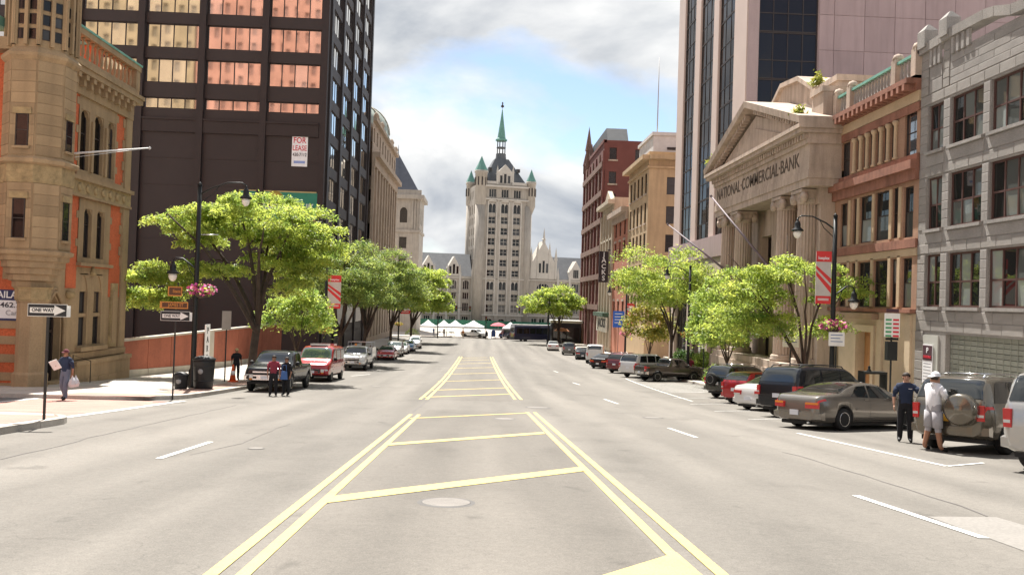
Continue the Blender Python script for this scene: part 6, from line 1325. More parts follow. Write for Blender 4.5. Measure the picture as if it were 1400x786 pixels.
tree('young_tree','pale broad-leaved young tree in front of the bank portico',(16.6,53.5),6.5,(2.7,2.4,2.6),4.8,(-.2,0),22,11200,0.221,LFC,fork=1.6,tr=.08,npad=24,padr=.9,flat=.6)
tree('locust_tree','open locust tree in front of the pink granite tower',(16.0,67.),10,(4.2,4.0,2.9),8.0,(-.6,0),23,23800,0.189,LFA,fork=3.3,tr=.15,npad=46,padr=1.2)
tree('sapling_tree','thin yellowish sapling with sparse leaves near the maroon SUVs',(16.4,77.5),6,(2.1,1.9,2.2),4.6,(0,0),24,2600,.34,leafmat('sapling_leaf',(.26,.27,.06),.45),fork=1.5,tr=.06,npad=22,padr=.75,flat=.7)
tree('locust_tree','round street tree before the castle wing, beside the blue bus',(14.2,147),10.5,(5.2,4.6,3.2),7.8,(-1.0,0),25,12600,0.426,LFA,fork=2.6,tr=.2,npad=46,padr=1.4)
def shrub(label, x, y, r, n, seed, m=LFD, dz=.1, h=1.):
    rng = np.random.default_rng(seed); T = thing('shrub',label,'shrub',(x,y,gz(y)+dz),group='shrubs'); v = rng.normal(0,1,(n,3)); v /= np.linalg.norm(v,axis=1)[:,None]; v[:,2] = np.abs(v[:,2]); C = v*(r*rng.uniform(.6,1.05,n)**.6)[:,None]*np.array([1,1,h])
    C *= (1+.18*np.sin(v[:,0]*7+seed)*np.cos(v[:,1]*6))[:,None]; link('foliage',leaves_mesh('foliage',m,C,None,.17,rng,0,.5),T)
    mb = MB()
    for i in range(6): a = i*pi/3; mb.tube([(0,0,-.1),(r*.3*cos(a),r*.3*sin(a),r*h*.4),(r*.6*cos(a),r*.6*sin(a),r*h*.75)],[.03,.02,.008],5)
    mb.build('stems',BARK,T,False)
pl_ = thing('stone_planter','low pale stone planter with shrubs at the pink tower entrance','planter',(17.6,66,gz(66)+.14)); cm_ = mat('planter_stone',(.45,.40,.34),.85,var=.1)
for nm,b in (('wall_front',(-.9,-.6,-5,7)),('wall_back',(.6,.9,-5,7))): MB().box(b[0],b[1],b[2],b[3],-.6,1.1).build(nm,cm_,pl_,False)
MB().box(-.59,.59,-5,-4.7,-.6,1.08).build('wall_end',cm_,pl_,False); MB().box(-.59,.59,-4.69,7,-.6,.85).build('soil',mat('soil',(.06,.045,.03),.95),pl_,False)
for i,(x,y,r,lab) in enumerate(((17.6,62.6,1.35,'rounded shrub at the near end of the stone planter'),(17.6,65.3,1.1,'smaller dark shrub in the middle of the stone planter'),(17.7,69.5,1.3,'shrub at the far end of the stone planter'))): shrub(lab,x,y,r,1600,40+i,LFD if i else LFC,.9)
shrub('green shrub behind the black bin near the portico steps',17.4,58.5,1.0,1200,47,LFC,.1,1.3)
shrub('low green shrub under the sapling by the ochre block',17.2,80.5,1.0,1000,48,LFC,.1,1.2)
for i in range(5):
    shrub(['bright green hedge clump left of the white market tents','low hedge clump behind the navy van','clipped hedge clump between the van and the lone tent','yellow-green hedge clump behind the blue bus','green hedge clump by the black restaurant'][i],(-14.5,9.5,12.5,14.5,17.0)[i],(172,178,179,170,164)[i],1.6,700,60+i,LFC,.05,.8)
# ================================================================ PEOPLE
SKIN = mat('skin',(.42,.235,.16),.6,var=.05); SKT = mat('skin_tan',(.30,.15,.09),.6,var=.05); HAIR = mat('hair_dark',(.03,.02,.014),.7); SHOE = mat('shoe_black',(.015,.015,.015),.6)
def cloth(n, c): return mat('cloth_'+n,c,.9,var=.10,scale=12,fine=.12)
def hairmb(prof, c, n=14):
    mb = MB().lathe(prof,(0,0,0),n); keep = []
    for i,f in enumerate(mb.f):
        cy = sum(mb.v[k][1] for k in f)/len(f); cz_ = sum(mb.v[k][2] for k in f)/len(f)
        if not (cy > -.01 and cz_ < .035): keep.append(i)
    mb.f = [mb.f[i] for i in keep]; mb.m = [mb.m[i] for i in keep]; mb.sm = [mb.sm[i] for i in keep]; mb.v = [(a+c[0],b+c[1],d+c[2]) for a,b,d in mb.v]; return mb
def person(label, x, y, head, shirt, trs, skin=SKIN, shoe=SHOE, h=1.76, pose=None, shorts=False, sleeve='short', hair=HAIR, cap=None, capback=False, dz=0., group=None, seed=1, fingers=True):
    J = dict(pel=(0,0,.96),spi=(0,-.01,1.14),che=(0,0,1.34),nec=(0,0,1.50),hd1=(0,.015,1.60),hd2=(0,.02,1.70),
        shl=(-.185,0,1.42),ell=(-.25,-.03,1.15),wrl=(-.25,.06,.92),shr=(.185,0,1.42),elr=(.25,-.03,1.15),wrr=(.25,.06,.92),
        hil=(-.095,0,.93),knl=(-.11,.02,.50),anl=(-.12,-.03,.09),tol=(-.14,.14,.04),hir=(.095,0,.93),knr=(.11,.02,.50),anr=(.12,-.03,.09),tor=(.14,.14,.04))
    J.update(pose or {}); J = {k:Vector(v) for k,v in J.items()}
    Rr = dict(pel=(.17,.125),spi=(.165,.12),che=(.185,.13),nec=(.058,.06),hd1=(.078,.092),hd2=(.076,.09),shl=(.075,.075),shr=(.075,.075),ell=(.045,.045),elr=(.045,.045),wrl=(.03,.026),wrr=(.03,.026),
        hil=(.10,.10),hir=(.10,.10),knl=(.068,.068),knr=(.068,.068),anl=(.046,.05),anr=(.046,.05),tol=(.045,.035),tor=(.045,.035))
    if shorts: Rr['knl'] = Rr['knr'] = (.072,.072)
    E_ = [('pel','spi'),('spi','che'),('che','nec'),('nec','hd1'),('hd1','hd2'),('che','shl'),('shl','ell'),('ell','wrl'),('che','shr'),('shr','elr'),('elr','wrr'),('pel','hil'),('hil','knl'),('knl','anl'),('anl','tol'),('pel','hir'),('hir','knr'),('knr','anr'),('anr','tor')]
    if not shorts: Rr.update(knl=(.085,.085),knr=(.085,.085),anl=(.066,.066),anr=(.066,.066),hil=(.108,.11),hir=(.108,.11))
    ks = list(J); me = bpy.data.meshes.new('p'); me.from_pydata([tuple(J[k]) for k in ks],[(ks.index(a),ks.index(b)) for a,b in E_],[]); o = bpy.data.objects.new('p',me)
    o.modifiers.new('s','SKIN'); o.modifiers.new('u','SUBSURF').levels = 1
    for k,v in zip(ks,me.skin_vertices[0].data): v.radius = Rr[k]; v.use_root = (k == 'pel')
    b = baked(o); mb = MB(); mb.v = [tuple(v.co) for v in b.vertices]
    zone = {0:[('nec','hd1'),('hd1','hd2')],1:[('pel','spi'),('spi','che'),('che','nec'),('che','shl'),('che','shr'),('shl','ell'),('shr','elr')],2:[('pel','hil'),('hil','knl'),('pel','hir'),('hir','knr')],3:[('anl','tol'),('anr','tor')]}
    fore = [('ell','wrl'),('elr','wrr')]; calf = [('knl','anl'),('knr','anr')]; zone[0] += (fore if sleeve == 'short' else []) + (calf if shorts else []); zone[1] += ([] if sleeve == 'short' else fore); zone[2] += ([] if shorts else calf)
    segs = [(z,J[a],J[c],max(Rr[a]+Rr[c])) for z,L in zone.items() for a,c in L]
    def near(p):
        best = (9,0)
        for z,a,c,r in segs:
            t = max(0,min(1,(p-a).dot(c-a)/(c-a).length_squared)); d = (p-(a+(c-a)*t)).length/r
            if d < best[0]: best = (d,z)
        return best[1]
    for p in b.polygons:
        c = p.center.copy(); z = near(c)
        if z == 1 and c.z < .93: z = 2
        if c.z > J['nec'].z+.015 and abs(c.x) < .13: z = 0
        if z == 0 and c.z < 1.50 and (Vector((c.x,c.y,0))).length < .13 and c.z > 1.2: z = 1
        mb.f.append(tuple(p.vertices)); mb.m.append(z); mb.sm.append(True)
    # nose, ears, eyes' brow, hands with five fingers
    hd = J['hd1'].lerp(J['hd2'],.35); fy = .088
    mb.hexa([hd+Vector((-.014,fy,-.03)),hd+Vector((.014,fy,-.03)),hd+Vector((.007,fy-.01,.025)),hd+Vector((-.007,fy-.01,.025))],[hd+Vector((-.008,fy+.026,-.026)),hd+Vector((.008,fy+.026,-.026)),hd+Vector((.004,fy+.006,.02)),hd+Vector((-.004,fy+.006,.02))],0)
    for s_ in (-1,1):
        mb.lathe([(0,-.02),(.022,-.012),(.026,.0),(.016,.012),(0,.014)],tuple(hd+Vector((s_*.078,-.005,0))),8,axis='x',mi=0)
        mb.box(hd.x+s_*.03-.013,hd.x+s_*.03+.013,hd.y+fy-.012,hd.y+fy-.001,hd.z+.022,hd.z+.034,4)
    mb.box(hd.x-.022,hd.x+.022,hd.y+fy-.012,hd.y+fy-.003,hd.z-.062,hd.z-.054,4)
    if fingers:
        for e,w,s_ in (('ell','wrl',-1),('elr','wrr',1)):
            a,c = J[e],J[w]; d = (c-a).normalized(); up = Vector((s_,0,0)); sd = (Vector((0,1,0))-d*d.y).normalized(); nrm = d.cross(sd)
            p0 = c+d*.0; p1 = c+d*.095; q = lambda P,aw,th: [P-sd*aw-nrm*th,P+sd*aw-nrm*th,P+sd*aw+nrm*th,P-sd*aw+nrm*th]
            mb.hexa(q(p0,.028,.018),q(p1,.042,.014),0)
            for i,Lf in enumerate((.062,.075,.07,.055)):
                st = p1+sd*(.034-.0225*i)-d*.006; k = st+d*Lf*.5-nrm*s_*.006; mb.tube([st,k,k+d*Lf*.45-nrm*s_*.022],[.0092,.0085,.007],5,0)
            st = p0+d*.03+sd*.032; mb.tube([st,st+sd*.032+d*.03,st+sd*.036+d*.068],[.012,.0105,.008],5,0)
    T = thing('person',label,'person',(x,y,gz(y)+dz),-radians(head),group); k = h/1.78; T.scale = (k,k,k)
    link('body',mb.mesh('body',[skin,shirt,trs,shoe,HAIR]),T)
    hc = J['hd2']+Vector((0,-.014,-.035))
    pr = [(.094*cos(t),.098*sin(t)) for t in [i*pi/2/6 for i in range(7)]]
    if cap:
        mbc = MB().lathe([(.098,-.01),(.099,.0)]+[(r_*1.04,z_*1.0) for r_,z_ in pr],tuple(hc+Vector((0,0,.01))),14); s_ = -1 if capback else 1; c = hc+Vector((0,s_*.085,.01))
        mbc.hexa([c+Vector((-.075,0,-.012)),c+Vector((.075,0,-.012)),c+Vector((.05,s_*.085,-.028)),c+Vector((-.05,s_*.085,-.028))],[c+Vector((-.075,0,.0)),c+Vector((.075,0,.0)),c+Vector((.05,s_*.085,-.016)),c+Vector((-.05,s_*.085,-.016))])
        link('cap',mbc.mesh('cap',cap),T); link('hair',hairmb([(.086,-.075),(.094,-.03),(.094,0),(.05,.02)],tuple(hc+Vector((0,-.012,.0)))).mesh('hair',hair),T)
    else: link('hair',hairmb([(.07,-.09),(.09,-.045),(.097,.0)]+[(r_*1.03,z_*.98) for r_,z_ in pr[1:]],tuple(hc+Vector((0,-.012,.006)))).mesh('hair',hair),T)
    # sleeve hems, collar, belt
    for e,s_ in (('l',-1),('r',1)):
        if sleeve == 'short': a,c = J['sh'+e],J['el'+e]; m_ = a.lerp(c,.78); link('sleeve',MB().tube([a.lerp(c,.2),m_],[.078,.062],10).mesh('sleeve',shirt),T)
        if shorts: a,c = J['hi'+e],J['kn'+e]; link('short_leg',MB().tube([a.lerp(c,.1),a.lerp(c,.92)],[.118,.105],10).mesh('short_leg',trs),T)
    link('collar',MB().lathe([(.075,-.02),(.07,.02),(.066,.03)],tuple(J['nec']+Vector((0,0,-.03))),10).mesh('collar',shirt),T)
    return T
navy = cloth('navy',(.018,.028,.060)); bkc = cloth('black',(.012,.012,.015)); whc = cloth('white',(.66,.65,.67)); gyc = cloth('grey_shorts',(.34,.33,.35)); jean = cloth('denim',(.13,.15,.20)); red_ = cloth('burgundy',(.22,.03,.05)); org = cloth('orange',(.45,.16,.03)); blc = cloth('blue',(.06,.13,.32)); beic = cloth('beige',(.4,.33,.25))
p = G(1237,604); M1 = person('man in navy polo shirt and black trousers standing beside the bronze SUV',p.x,p.y,205,navy,bkc,SKIN,h=1.80,pose=dict(elr=(.27,-.02,1.16),wrr=(.27,.06,.92),ell=(-.34,.06,1.22),wrl=(-.52,.22,1.22)))
link('chest_badge',MB().box(-.04,.04,0,.006,-.008,.008).mesh('chest_badge',whc),M1,(-.09,.112,1.36))
p = G(1281,617); person('man in white T-shirt, grey shorts and backward cap at the bronze SUV tailgate',p.x-.1,p.y,75,whc,gyc,SKT,h=1.84,shorts=True,cap=whc,capback=True,pose=dict(ell=(-.24,.12,1.2),wrl=(-.2,.36,1.16),elr=(.24,.10,1.18),wrr=(.16,.34,1.12),hd1=(0,.03,1.59),hd2=(0,.05,1.69),knl=(-.13,.0,.50),anl=(-.16,-.08,.09),tol=(-.18,.1,.04),anr=(.16,.06,.09),tor=(.18,.24,.04)))
p = G(88,547); ML = person('walking man in dark navy shirt and jeans carrying papers and plastic bags',p.x,p.y,196,navy,jean,SKT,h=1.74,cap=cloth('maroon_cap',(.12,.03,.04)),pose=dict(elr=(.25,.02,1.16),wrr=(.10,.26,1.18),ell=(-.27,-.04,1.15),wrl=(-.29,.0,.90),knl=(-.10,.10,.50),anl=(-.12,.08,.09),tol=(-.14,.26,.05),anr=(.12,-.16,.10),tor=(.13,.02,.04)),dz=.01)
Q_ = Matrix.Rotation(-radians(196),3,'Z')
pp = thing('paper_sheaf','white sheaf of papers held by the walking man','paper',Vector(ML.location)+Q_@Vector((.06,.38,1.2)),-radians(196)); link('sheet',MB().box(-.16,.16,-.012,.012,-.15,.19).mesh('sheet',mat('paper',(.75,.74,.72),.8)),pp,(0,0,0),(radians(-25),radians(20),0))
pb = thing('plastic_bags','translucent plastic bags hanging from the walking man\'s hand','bag',Vector(ML.location)+Q_@Vector((-.30,.02,.45)),-radians(196))
bm_ = mat('plastic_bag',(.50,.50,.52),.25,spec=.7)
for i,(dx,dy) in enumerate(((-.05,.05),(.04,-.06),(-.02,-.14))): link('bag',MB().lathe([(0,0),(.10,.02),(.13,.12),(.09,.24),(.03,.34),(.015,.40)],(dx,dy,0),9,sm=False).mesh('bag',bm_),pb)
p = G(373,541); person('person in burgundy top standing before the black pickup',p.x,p.y,170,red_,bkc,SKT,h=1.72); p = G(386,541)
C2 = person('person in black with a blue bag before the black pickup',p.x+.1,p.y+.15,200,bkc,bkc,SKT,h=1.66)
bg = thing('shoulder_bag','bright blue shoulder bag carried before the black pickup','bag',(C2.location.x-.02,C2.location.y-.30,C2.location.z+.72)); link('bag_body',MB().hexa([(-.14,-.06,0),(.14,-.06,0),(.14,.06,0),(-.14,.06,0)],[(-.11,-.04,.34),(.11,-.04,.34),(.11,.04,.34),(-.11,.04,.34)]).mesh('bag_body',blc),bg); link('strap',MB().tube([(-.1,0,.33),(-.06,.02,.6),(.06,.02,.6),(.1,0,.33)],.012,5).mesh('strap',blc),bg)
person('person in dark clothes and straw hat on the pavement beside the locust trunk',-13.0,43.6,150,bkc,bkc,SKT,h=1.72,cap=cloth('straw',(.45,.36,.18)),dz=.15)
person('worker in orange vest beside the white utility pickup',-9.9,73.2,180,org,bkc,SKT,h=1.75)
person('person in white shirt on the pavement behind the red hatchback',16.9,44.8,215,whc,beic,SKIN,h=1.76,dz=.15,hair=mat('hair_grey',(.4,.38,.36),.8))
person('person in dark red top by the stone planter',16.3,61.8,200,red_,jean,SKT,h=1.7,dz=.15)
for i,(x,y,a,c,t,lab) in enumerate(((-3.6,164.0,180,org,beic,'person in orange at the kerb by the white market pickup'),(1.2,163.6,10,bkc,bkc,'person in black on the plaza edge between the pickup and navy van'),(-7.6,167,190,beic,jean,'vendor in beige under the white tents'),(-9.8,168,150,blc,jean,'vendor in blue under the left market tent'),(6.6,167.2,180,red_,bkc,'vendor in red under the lone market tent'))):
    person(lab,x,y,a,c,t,SKT,h=1.72,dz=.12 if y > 164.6 else 0,group='people at the market',fingers=False)

# ================================================================ STREET FURNITURE
LBK = mat('lamp_black',(.012,.014,.014),.45,.2); LGL = mat('lamp_globe',(.72,.70,.62),.25)
def lantern(par, x, z, s_=1.):
    o = link('lantern',MB().lathe([(.03,.42),(.05,.36),(.05,.30),(.10,.26),(.13,.16),(.13,.0),(.25,-.10),(.27,-.17),(.19,-.18),(.0,-.18)],n=14).mesh('lantern',LBK),par,(x,0,z),None,(s_,s_,s_))
    link('globe',MB().lathe([(.17,-.18),(.185,-.28),(.14,-.42),(.06,-.5),(0,-.51)],n=14).mesh('globe',LGL),o)
def basket(par, z, col, seed, x=.0):
    rng = np.random.default_rng(seed); n = 420; v = rng.normal(0,1,(n,3)); v /= np.linalg.norm(v,axis=1)[:,None]
    o = link('hanging_basket',MB().lathe([(.0,-.28),(.22,-.22),(.34,-.05),(.34,0)],n=12).mesh('hanging_basket',BARK),par,(x,0,z)); C = v*np.array([.62,.5,.26])*rng.uniform(.7,1.05,n)[:,None]+np.array([0,0,.08]); k = n//2
    link('leaves',leaves_mesh('leaves',LFC,C[:k],None,.14,rng,.2,.6),o); link('flowers',leaves_mesh('flowers',col,C[k:]*1.06,None,.12,rng,0,.9),o)
def banner(par, x0, x1, z0, z1, seed=0, words=True):
    g = MB().box(x0,x1,-.02,.02,z0,z1); bn = link('banner',g.mesh('banner',mat('banner_grey',(.50,.46,.42),.8)),par); rm = mat('banner_red',(.60,.045,.045),.8); w = x1-x0; h = z1-z0
    def pan(n_,pts):
        for s_ in (-1,1): MB_ = MB().face([(x,s_*.026,z) for x,z in pts]); link(n_,MB_.mesh(n_,rm),bn)
    pan('red_heading',[(x0,z1-h*.2),(x1,z1-h*.2),(x1,z1),(x0,z1)]); pan('red_foot',[(x0,z0),(x1,z0),(x1,z0+h*.15),(x0,z0+h*.15)])
    pan('red_stripe',[(x0,z1-h*.27),(x1,z1-h*.52),(x1,z1-h*.62),(x0,z1-h*.33)]); pan('red_stripe',[(x0,z1-h*.38),(x1,z1-h*.68),(x1,z1-h*.80),(x0,z1-h*.46)])
    if words:
        wl = mat('letter_white',(.8,.8,.8),.6); link('lettering',text_mesh('keeplex',.2,wl,.002,.003,w*.72),bn,((x0+x1)/2,-.032,z1-h*.13),(pi/2,0,0)); link('pale_bar',MB().box(-w*.36,w*.36,-.034,-.028,-h*.022,h*.022).mesh('pale_bar',mat('banner_pale',(.62,.42,.40),.8)),bn,((x0+x1)/2,0,z0+h*.085))
    for z in (z0+.03,z1-.03): link('banner_arm',MB().tube([(0,0,z),(x0 if abs(x0)>abs(x1) else x1,0,z)],.015,6).mesh('banner_arm',LBK),par)
def lamp(label, x, y, H, top, low, hang=None, ban=None, seed=1, dz=.14):
    """top, low: (arm reach with sign, height)"""
    T = thing('street_lamp',label,'street lamp',(x,y,gz(y)+dz),group='twin-arm black street lamps')
    link('post',MB().lathe([(.26,0),(.26,.12),(.20,.2),(.19,.75),(.13,.85),(.115,1.2),(.105,H*.6),(.09,H)],n=12).lathe([(.09,H),(.12,H+.03),(.05,H+.12),(0,H+.18)],n=10).mesh('post',LBK),T)
    for r,z in (top,low):
        if not r: continue
        s_ = 1 if r > 0 else -1; pts = [(0,0,z-.35*min(1,abs(r)/1.5)),(r*.25,0,z-.05),(r*.6,0,z+.22),(r*.9,0,z+.24),(r,0,z+.12)]
        link('arm',MB().tube(pts,[.04,.038,.034,.03,.03],7).tube([(0,0,z-.75),(r*.3,0,z-.28),(r*.42,0,z+.08)],.02,5).mesh('arm',LBK),T); lantern(T,r,z-.30)
    if hang: basket(T,hang[0],hang[1],seed,hang[2] if len(hang) > 2 else 0)
    if ban: banner(T,*ban)
    return T
PNK = mat('petal_pink',(.62,.10,.32),.7,rnd=.1); YLW = mat('petal_orange',(.65,.30,.06),.7)
L1 = lamp('black twin-arm lamp with pink flower basket and orange street signs',-12.75,36.4,9.0,(2.05,8.95),(-1.05,5.5),(4.25,PNK,.25),None,1)
for s_,z in ((1,6.8),(1,3.95+.5)): link('cross_bar',MB().tube([(0,0,z),(.9,0,z+.03)],.02,6).mesh('cross_bar',ALU),L1)
lamp('black twin-arm lamp with red banner and flower basket by the sandstone office',16.05,36.2,8.6,(-1.75,8.35),(.95,5.2),(3.55,PNK),(-.85,-.14,4.6,7.0),2)
lamp('black lamp with orange flower basket before the pink granite tower',16.0,61.5,8.6,(-1.8,8.4),(0,0),(3.3,YLW),None,3)
lamp('black lamp with red banner near the maroon SUVs',15.9,88,8.6,(-1.9,8.2),(0,0),(3.2,PNK),(-.1,.9,4.2,6.6),4)
lamp('black lamp with red and grey banner in front of the dark tower',-12.2,63.5,8.8,(-1.2,8.4),(0,0),(2.8,YLW),(-.15-.95,-.15,4.4,7.2) if 0 else (.14,1.15,4.6,7.2),5)
lamp('black lamp with red banner at the far left corner',-12.0,118,8.8,(1.8,8.4),(0,0),(3.2,YLW),(.14,1.6,4.8,8.0),6)
lamp('far black lamp beside the blue bus tree',12.0,143,8.6,(-1.8,8.3),(0,0),None,None,7)
# street-name signs on the first lamp
sg = thing('street_name_sign','two small orange and brown street-name plates on the lamp post','sign',(-13.3,36.25,gz(36.4)+3.62)); orm = mat('sign_orange',(.55,.22,.05),.6); brm = mat('sign_brown',(.10,.04,.02),.6)
for (x0,x1,z0,z1,tx) in ((-.62,.0,.55,.98,'State'),(-.95,.28,.0,.30,'JAMES ST')):
    a = link('plate',MB().box(x0,x1,-.02,.02,z0,z1).mesh('plate',orm),sg); link('brown_field',MB().box(x0+.1 if x0<-.9 else x0+.06,x1-.04,-.03,-.02,z0+.05,z1-.05).mesh('brown_field',brm),a); link('lettering',text_mesh(tx,.2,orm,.003,.002,(x1-x0)*.55),a,((x0+x1)/2+.08,-.034,(z0+z1)/2),(pi/2,0,0))
link('bracket',MB().tube([(-.2,0,.15),(.55,0.1,.15)],.02,6).tube([(-.2,0,.75),(.55,.1,.75)],.02,6).mesh('bracket',LBK),sg)
def oneway(label, p, zt, sc, arrow=True):
    q = G(*p,dz=.14); T = thing('one_way_sign',label,'sign',(q.x,q.y,gz(q.y)+.14),radians(4),group='one way signs'); w,h = .46*sc,.155*sc
    link('post',MB().box(-.025,.025,-.02,.02,-.2,zt+h).mesh('post',mat('sign_post',(.03,.028,.026),.7)),T)
    wl = mat('sign_white',(.72,.71,.68),.5); bk = mat('sign_face_black',(.012,.012,.014),.5); b = link('plate',MB().box(-w,w,-.045,-.03,-h,h).mesh('plate',wl),T,(0,0,zt))
    link('black_field',MB().box(-w+.012,w-.012,-.05,-.045,-h+.012,h-.012).mesh('black_field',bk),b)
    link('arrow',MB().prism([(-w*.88,-h*.42),(w*.36,-h*.42),(w*.36,-h*.8),(w*.92,0),(w*.36,h*.8),(w*.36,h*.42),(-w*.88,h*.42)],lambda a,c,d:(a,d,c),-.055,-.05).mesh('arrow',wl),b)
    link('lettering',text_mesh('ONE WAY',.24*sc*.5,bk,.002,.003,w*1.12),b,(-w*.22,-.058,0),(pi/2,0,0)); link('back_plate',MB().box(w*.9,w*1.12,.0,.02,-h,h*.8).mesh('back_plate',wl),b)
oneway('ONE WAY arrow sign on a thin post at the near corner pavement',(60,574),2.48,.92); oneway('ONE WAY arrow sign on a thin post beside the lamp and bin',(236,541),2.92,1.12)
def signpost(label, x, y, zt, w, h, pm, n=1, lines=0, rz=0., group=None, m2=None, off_=0.):
    T = thing('street_sign',label,'sign',(x,y,gz(y)+.14),rz,group); link('post',MB().box(-.03,.03,-.02,.02,-.2,zt+h*.5).mesh('post',LBK),T)
    for k in range(n):
        b = link('plate',MB().box(-w/2,w/2,-.05,-.03,-h,0).mesh('plate',pm if k == 0 or m2 is None else m2),T,(off_,0,zt+h*.5-k*(h+.04)))
        for i in range(lines): link('text_line',MB().box(-w*.38,w*.38*(.6 if i%2 else 1),-.055,-.05,-h*(.2+.7*i/max(1,lines))-.02,-h*(.2+.7*i/max(1,lines))+.015).mesh('text_line',mat('text_blue',(.10,.16,.32),.7)),b)
    return T
wl = mat('sign_white',(.72,.71,.68),.5); grs = mat('sign_back',(.30,.28,.25),.5,.4); bls = mat('sign_blue',(.02,.10,.42),.5)
q = G(307,522,.14); T = signpost('grey-backed sign on a thin post beside the traffic cone',q.x,q.y,3.15,.46,.95,grs)
signpost('white and blue parking notice on the post under the locust tree',16.3,41.8,3.05,.85,.8,wl,1,3,group='white parking notices')
signpost('white and blue parking notice under the flower basket',16.0,35.7,3.0,.72,.62,wl,1,3,group='white parking notices')
T = signpost('parking rules sign with red and green lettering and a pay box',16.4,31.6,3.5,.62,.95,wl,1,0); 
for i in range(5): link('green_line',MB().box(-.27,-.03,-.056,-.05,-.08,-.0).mesh('green_line',mat('text_green',(.08,.30,.14),.7)),T,(0,0,3.75-i*.16)); link('red_line',MB().box(.03,.27,-.056,-.05,-.08,-.0).mesh('red_line',mat('letter_red',(.55,.03,.05),.6)),T,(0,0,3.75-i*.16))
link('heading',MB().box(-.25,.25,-.06,-.03,-.07,.07).mesh('heading',mat('heading_brown',(.07,.03,.04),.6)),T,(0,0,4.08)); link('pay_box',MB().box(-.2,.2,-.12,.12,0,.75).mesh('pay_box',LBK),T,(0,0,2.1)); link('text_bar',MB().box(-.26,.26,-.06,-.03,-.05,.05).mesh('text_bar',LBK),T,(0,0,2.95))
T = signpost('big blue information sign with white panel far along the right pavement',16.8,98,4.9,1.4,2.0,bls,1,0); link('white_panel',MB().box(0,.9,-.04,-.02,-2.0,0).mesh('white_panel',wl),T,(.74,0,6.2))
for i in range(4): link('white_line',MB().box(-.5,.45-.2*(i%2),-.056,-.05,-.08,0).mesh('white_line',wl),T,(0,0,5.6-i*.36))
signpost('small white square sign by the shrubs of the pink tower',16.4,58.6,3.2,.6,.6,wl,1,2,group='white parking notices')
def bin_(label, x, y, r, h, group='black litter bins'):
    T = thing('litter_bin',label,'bin',(x,y,gz(y)+.15),group=group); bm2 = mat('bin_black',(.014,.014,.015),.5)
    link('drum',MB().lathe([(r*.82,0),(r*.86,.06),(r*.98,h*.92),(r,h)],n=18).mesh('drum',bm2),T); link('lid',MB().lathe([(r*1.05,h),(r*1.06,h+.05),(r*.8,h+.12),(r*.45,h+.17),(0,h+.18)],n=18).mesh('lid',bm2),T); link('emblem',MB().lathe([(0,0),(.11,0),(.11,.01),(0,.01)],(0,-r*.955,h*.62),12,axis='y').mesh('emblem',mat('emblem_grey',(.3,.3,.3),.6)),T)
    for k in range(2): link('band',MB().lathe([(r*(.9+.06*k),h*(.25+.5*k)),(r*(.93+.06*k),h*(.27+.5*k)),(r*(.91+.06*k),h*(.3+.5*k))],n=18).mesh('band',bm2),T)
bin_('tall round black litter bin beside the lamp post',-12.0,35.6,.46,1.25); bin_('short black bin standing behind the tall round bin',-12.75,35.0,.30,.55)
T = thing('canopy_bin','black litter bin with open post frame by the oak door','bin',(17.2,35.0,gz(35)+.15)); link('drum',MB().box(-.28,.28,-.28,.28,0,1.0).mesh('drum',LBK),T); link('frame',MB().box(-.36,-.30,-.3,.3,0,1.5).box(.62,.68,-.3,.3,0,1.5).box(-.36,.68,-.3,.3,1.5,1.6).mesh('frame',LBK),T); link('finial',MB().lathe([(.12,1.6),(.08,1.66),(.05,1.72),(.06,1.8),(0,1.86)],n=8).mesh('finial',LBK),T)
q = G(318,522,.14); T = thing('traffic_cone','orange traffic cone with white collar on the pavement','cone',(q.x,q.y,gz(q.y)+.15)); oc = mat('cone_orange',(.70,.12,.03),.6)
link('base',MB().box(-.22,.22,-.22,.22,0,.05).mesh('base',oc),T); link('cone_body',MB().lathe([(.17,.05),(.045,.85),(.04,.88),(0,.88)],n=14).mesh('cone_body',oc),T); link('collar',MB().lathe([(.128,.36),(.095,.56)],n=14).mesh('collar',wl),T)
T = thing('stair_handrail','thin black iron handrail at the corner bank steps','handrail',(-17.8,37.6,gz(37.6)+.14)); link('rail',MB().tube([(0,0,0),(0,0,1.0),(-.8,0,1.25),(-.8,0,0)],.022,6).mesh('rail',LBK),T)
T = thing('fire_hydrant_box','low white planter tub by the tree trunk','planter',(-12.4,44.6,gz(44.6)+.15)) if 0 else None
# ---- market
tm = mat('tent_white',(.74,.73,.72),.8,var=.05); 
def tent(label, x, y, w=3., h=2.15, peak=1.25, m=tm, group='white market tents'):
    z = gz(y)+.12; T = thing('market_tent',label,'tent',(x,y,z),group=group); k = w/2
    mb = MB(); pk = (0,0,h+peak); c = [(-k,-k,h),(k,-k,h),(k,k,h),(-k,k,h)]
    for i in range(4):
        a,b = Vector(c[i]),Vector(c[(i+1)%4]); m1 = a.lerp(Vector(pk),.5)+Vector((0,0,-.12)); m2 = b.lerp(Vector(pk),.5)+Vector((0,0,-.12)); mb.face([a,b,m2,m1],0); mb.face([m1,m2,pk],0); mb.face([a,b,b-Vector((0,0,.28)),a-Vector((0,0,.28))],0)
    link('canopy',mb.mesh('canopy',m),T)
    for sx in (-1,1):
        for sy in (-1,1): link('leg',MB().box(-.03,.03,-.03,.03,0,h).mesh('leg',ALU),T,(sx*(k-.05),sy*(k-.05),0))
    return T
for i,(x,y,w,lab) in enumerate(((-10.9,166,3.1,'white peaked market tent nearest the left corner tree'),(-7.7,167,3.2,'white market tent between the left tent and white pickup'),(-5.4,169,3.6,'white market tent behind the white pickup'),(-1.6,171,4.6,'large white market tent with twin peaks'),(6.1,166.5,3.3,'lone white market tent with red goods beside the blue bus'))): tent(lab,x,y,w)
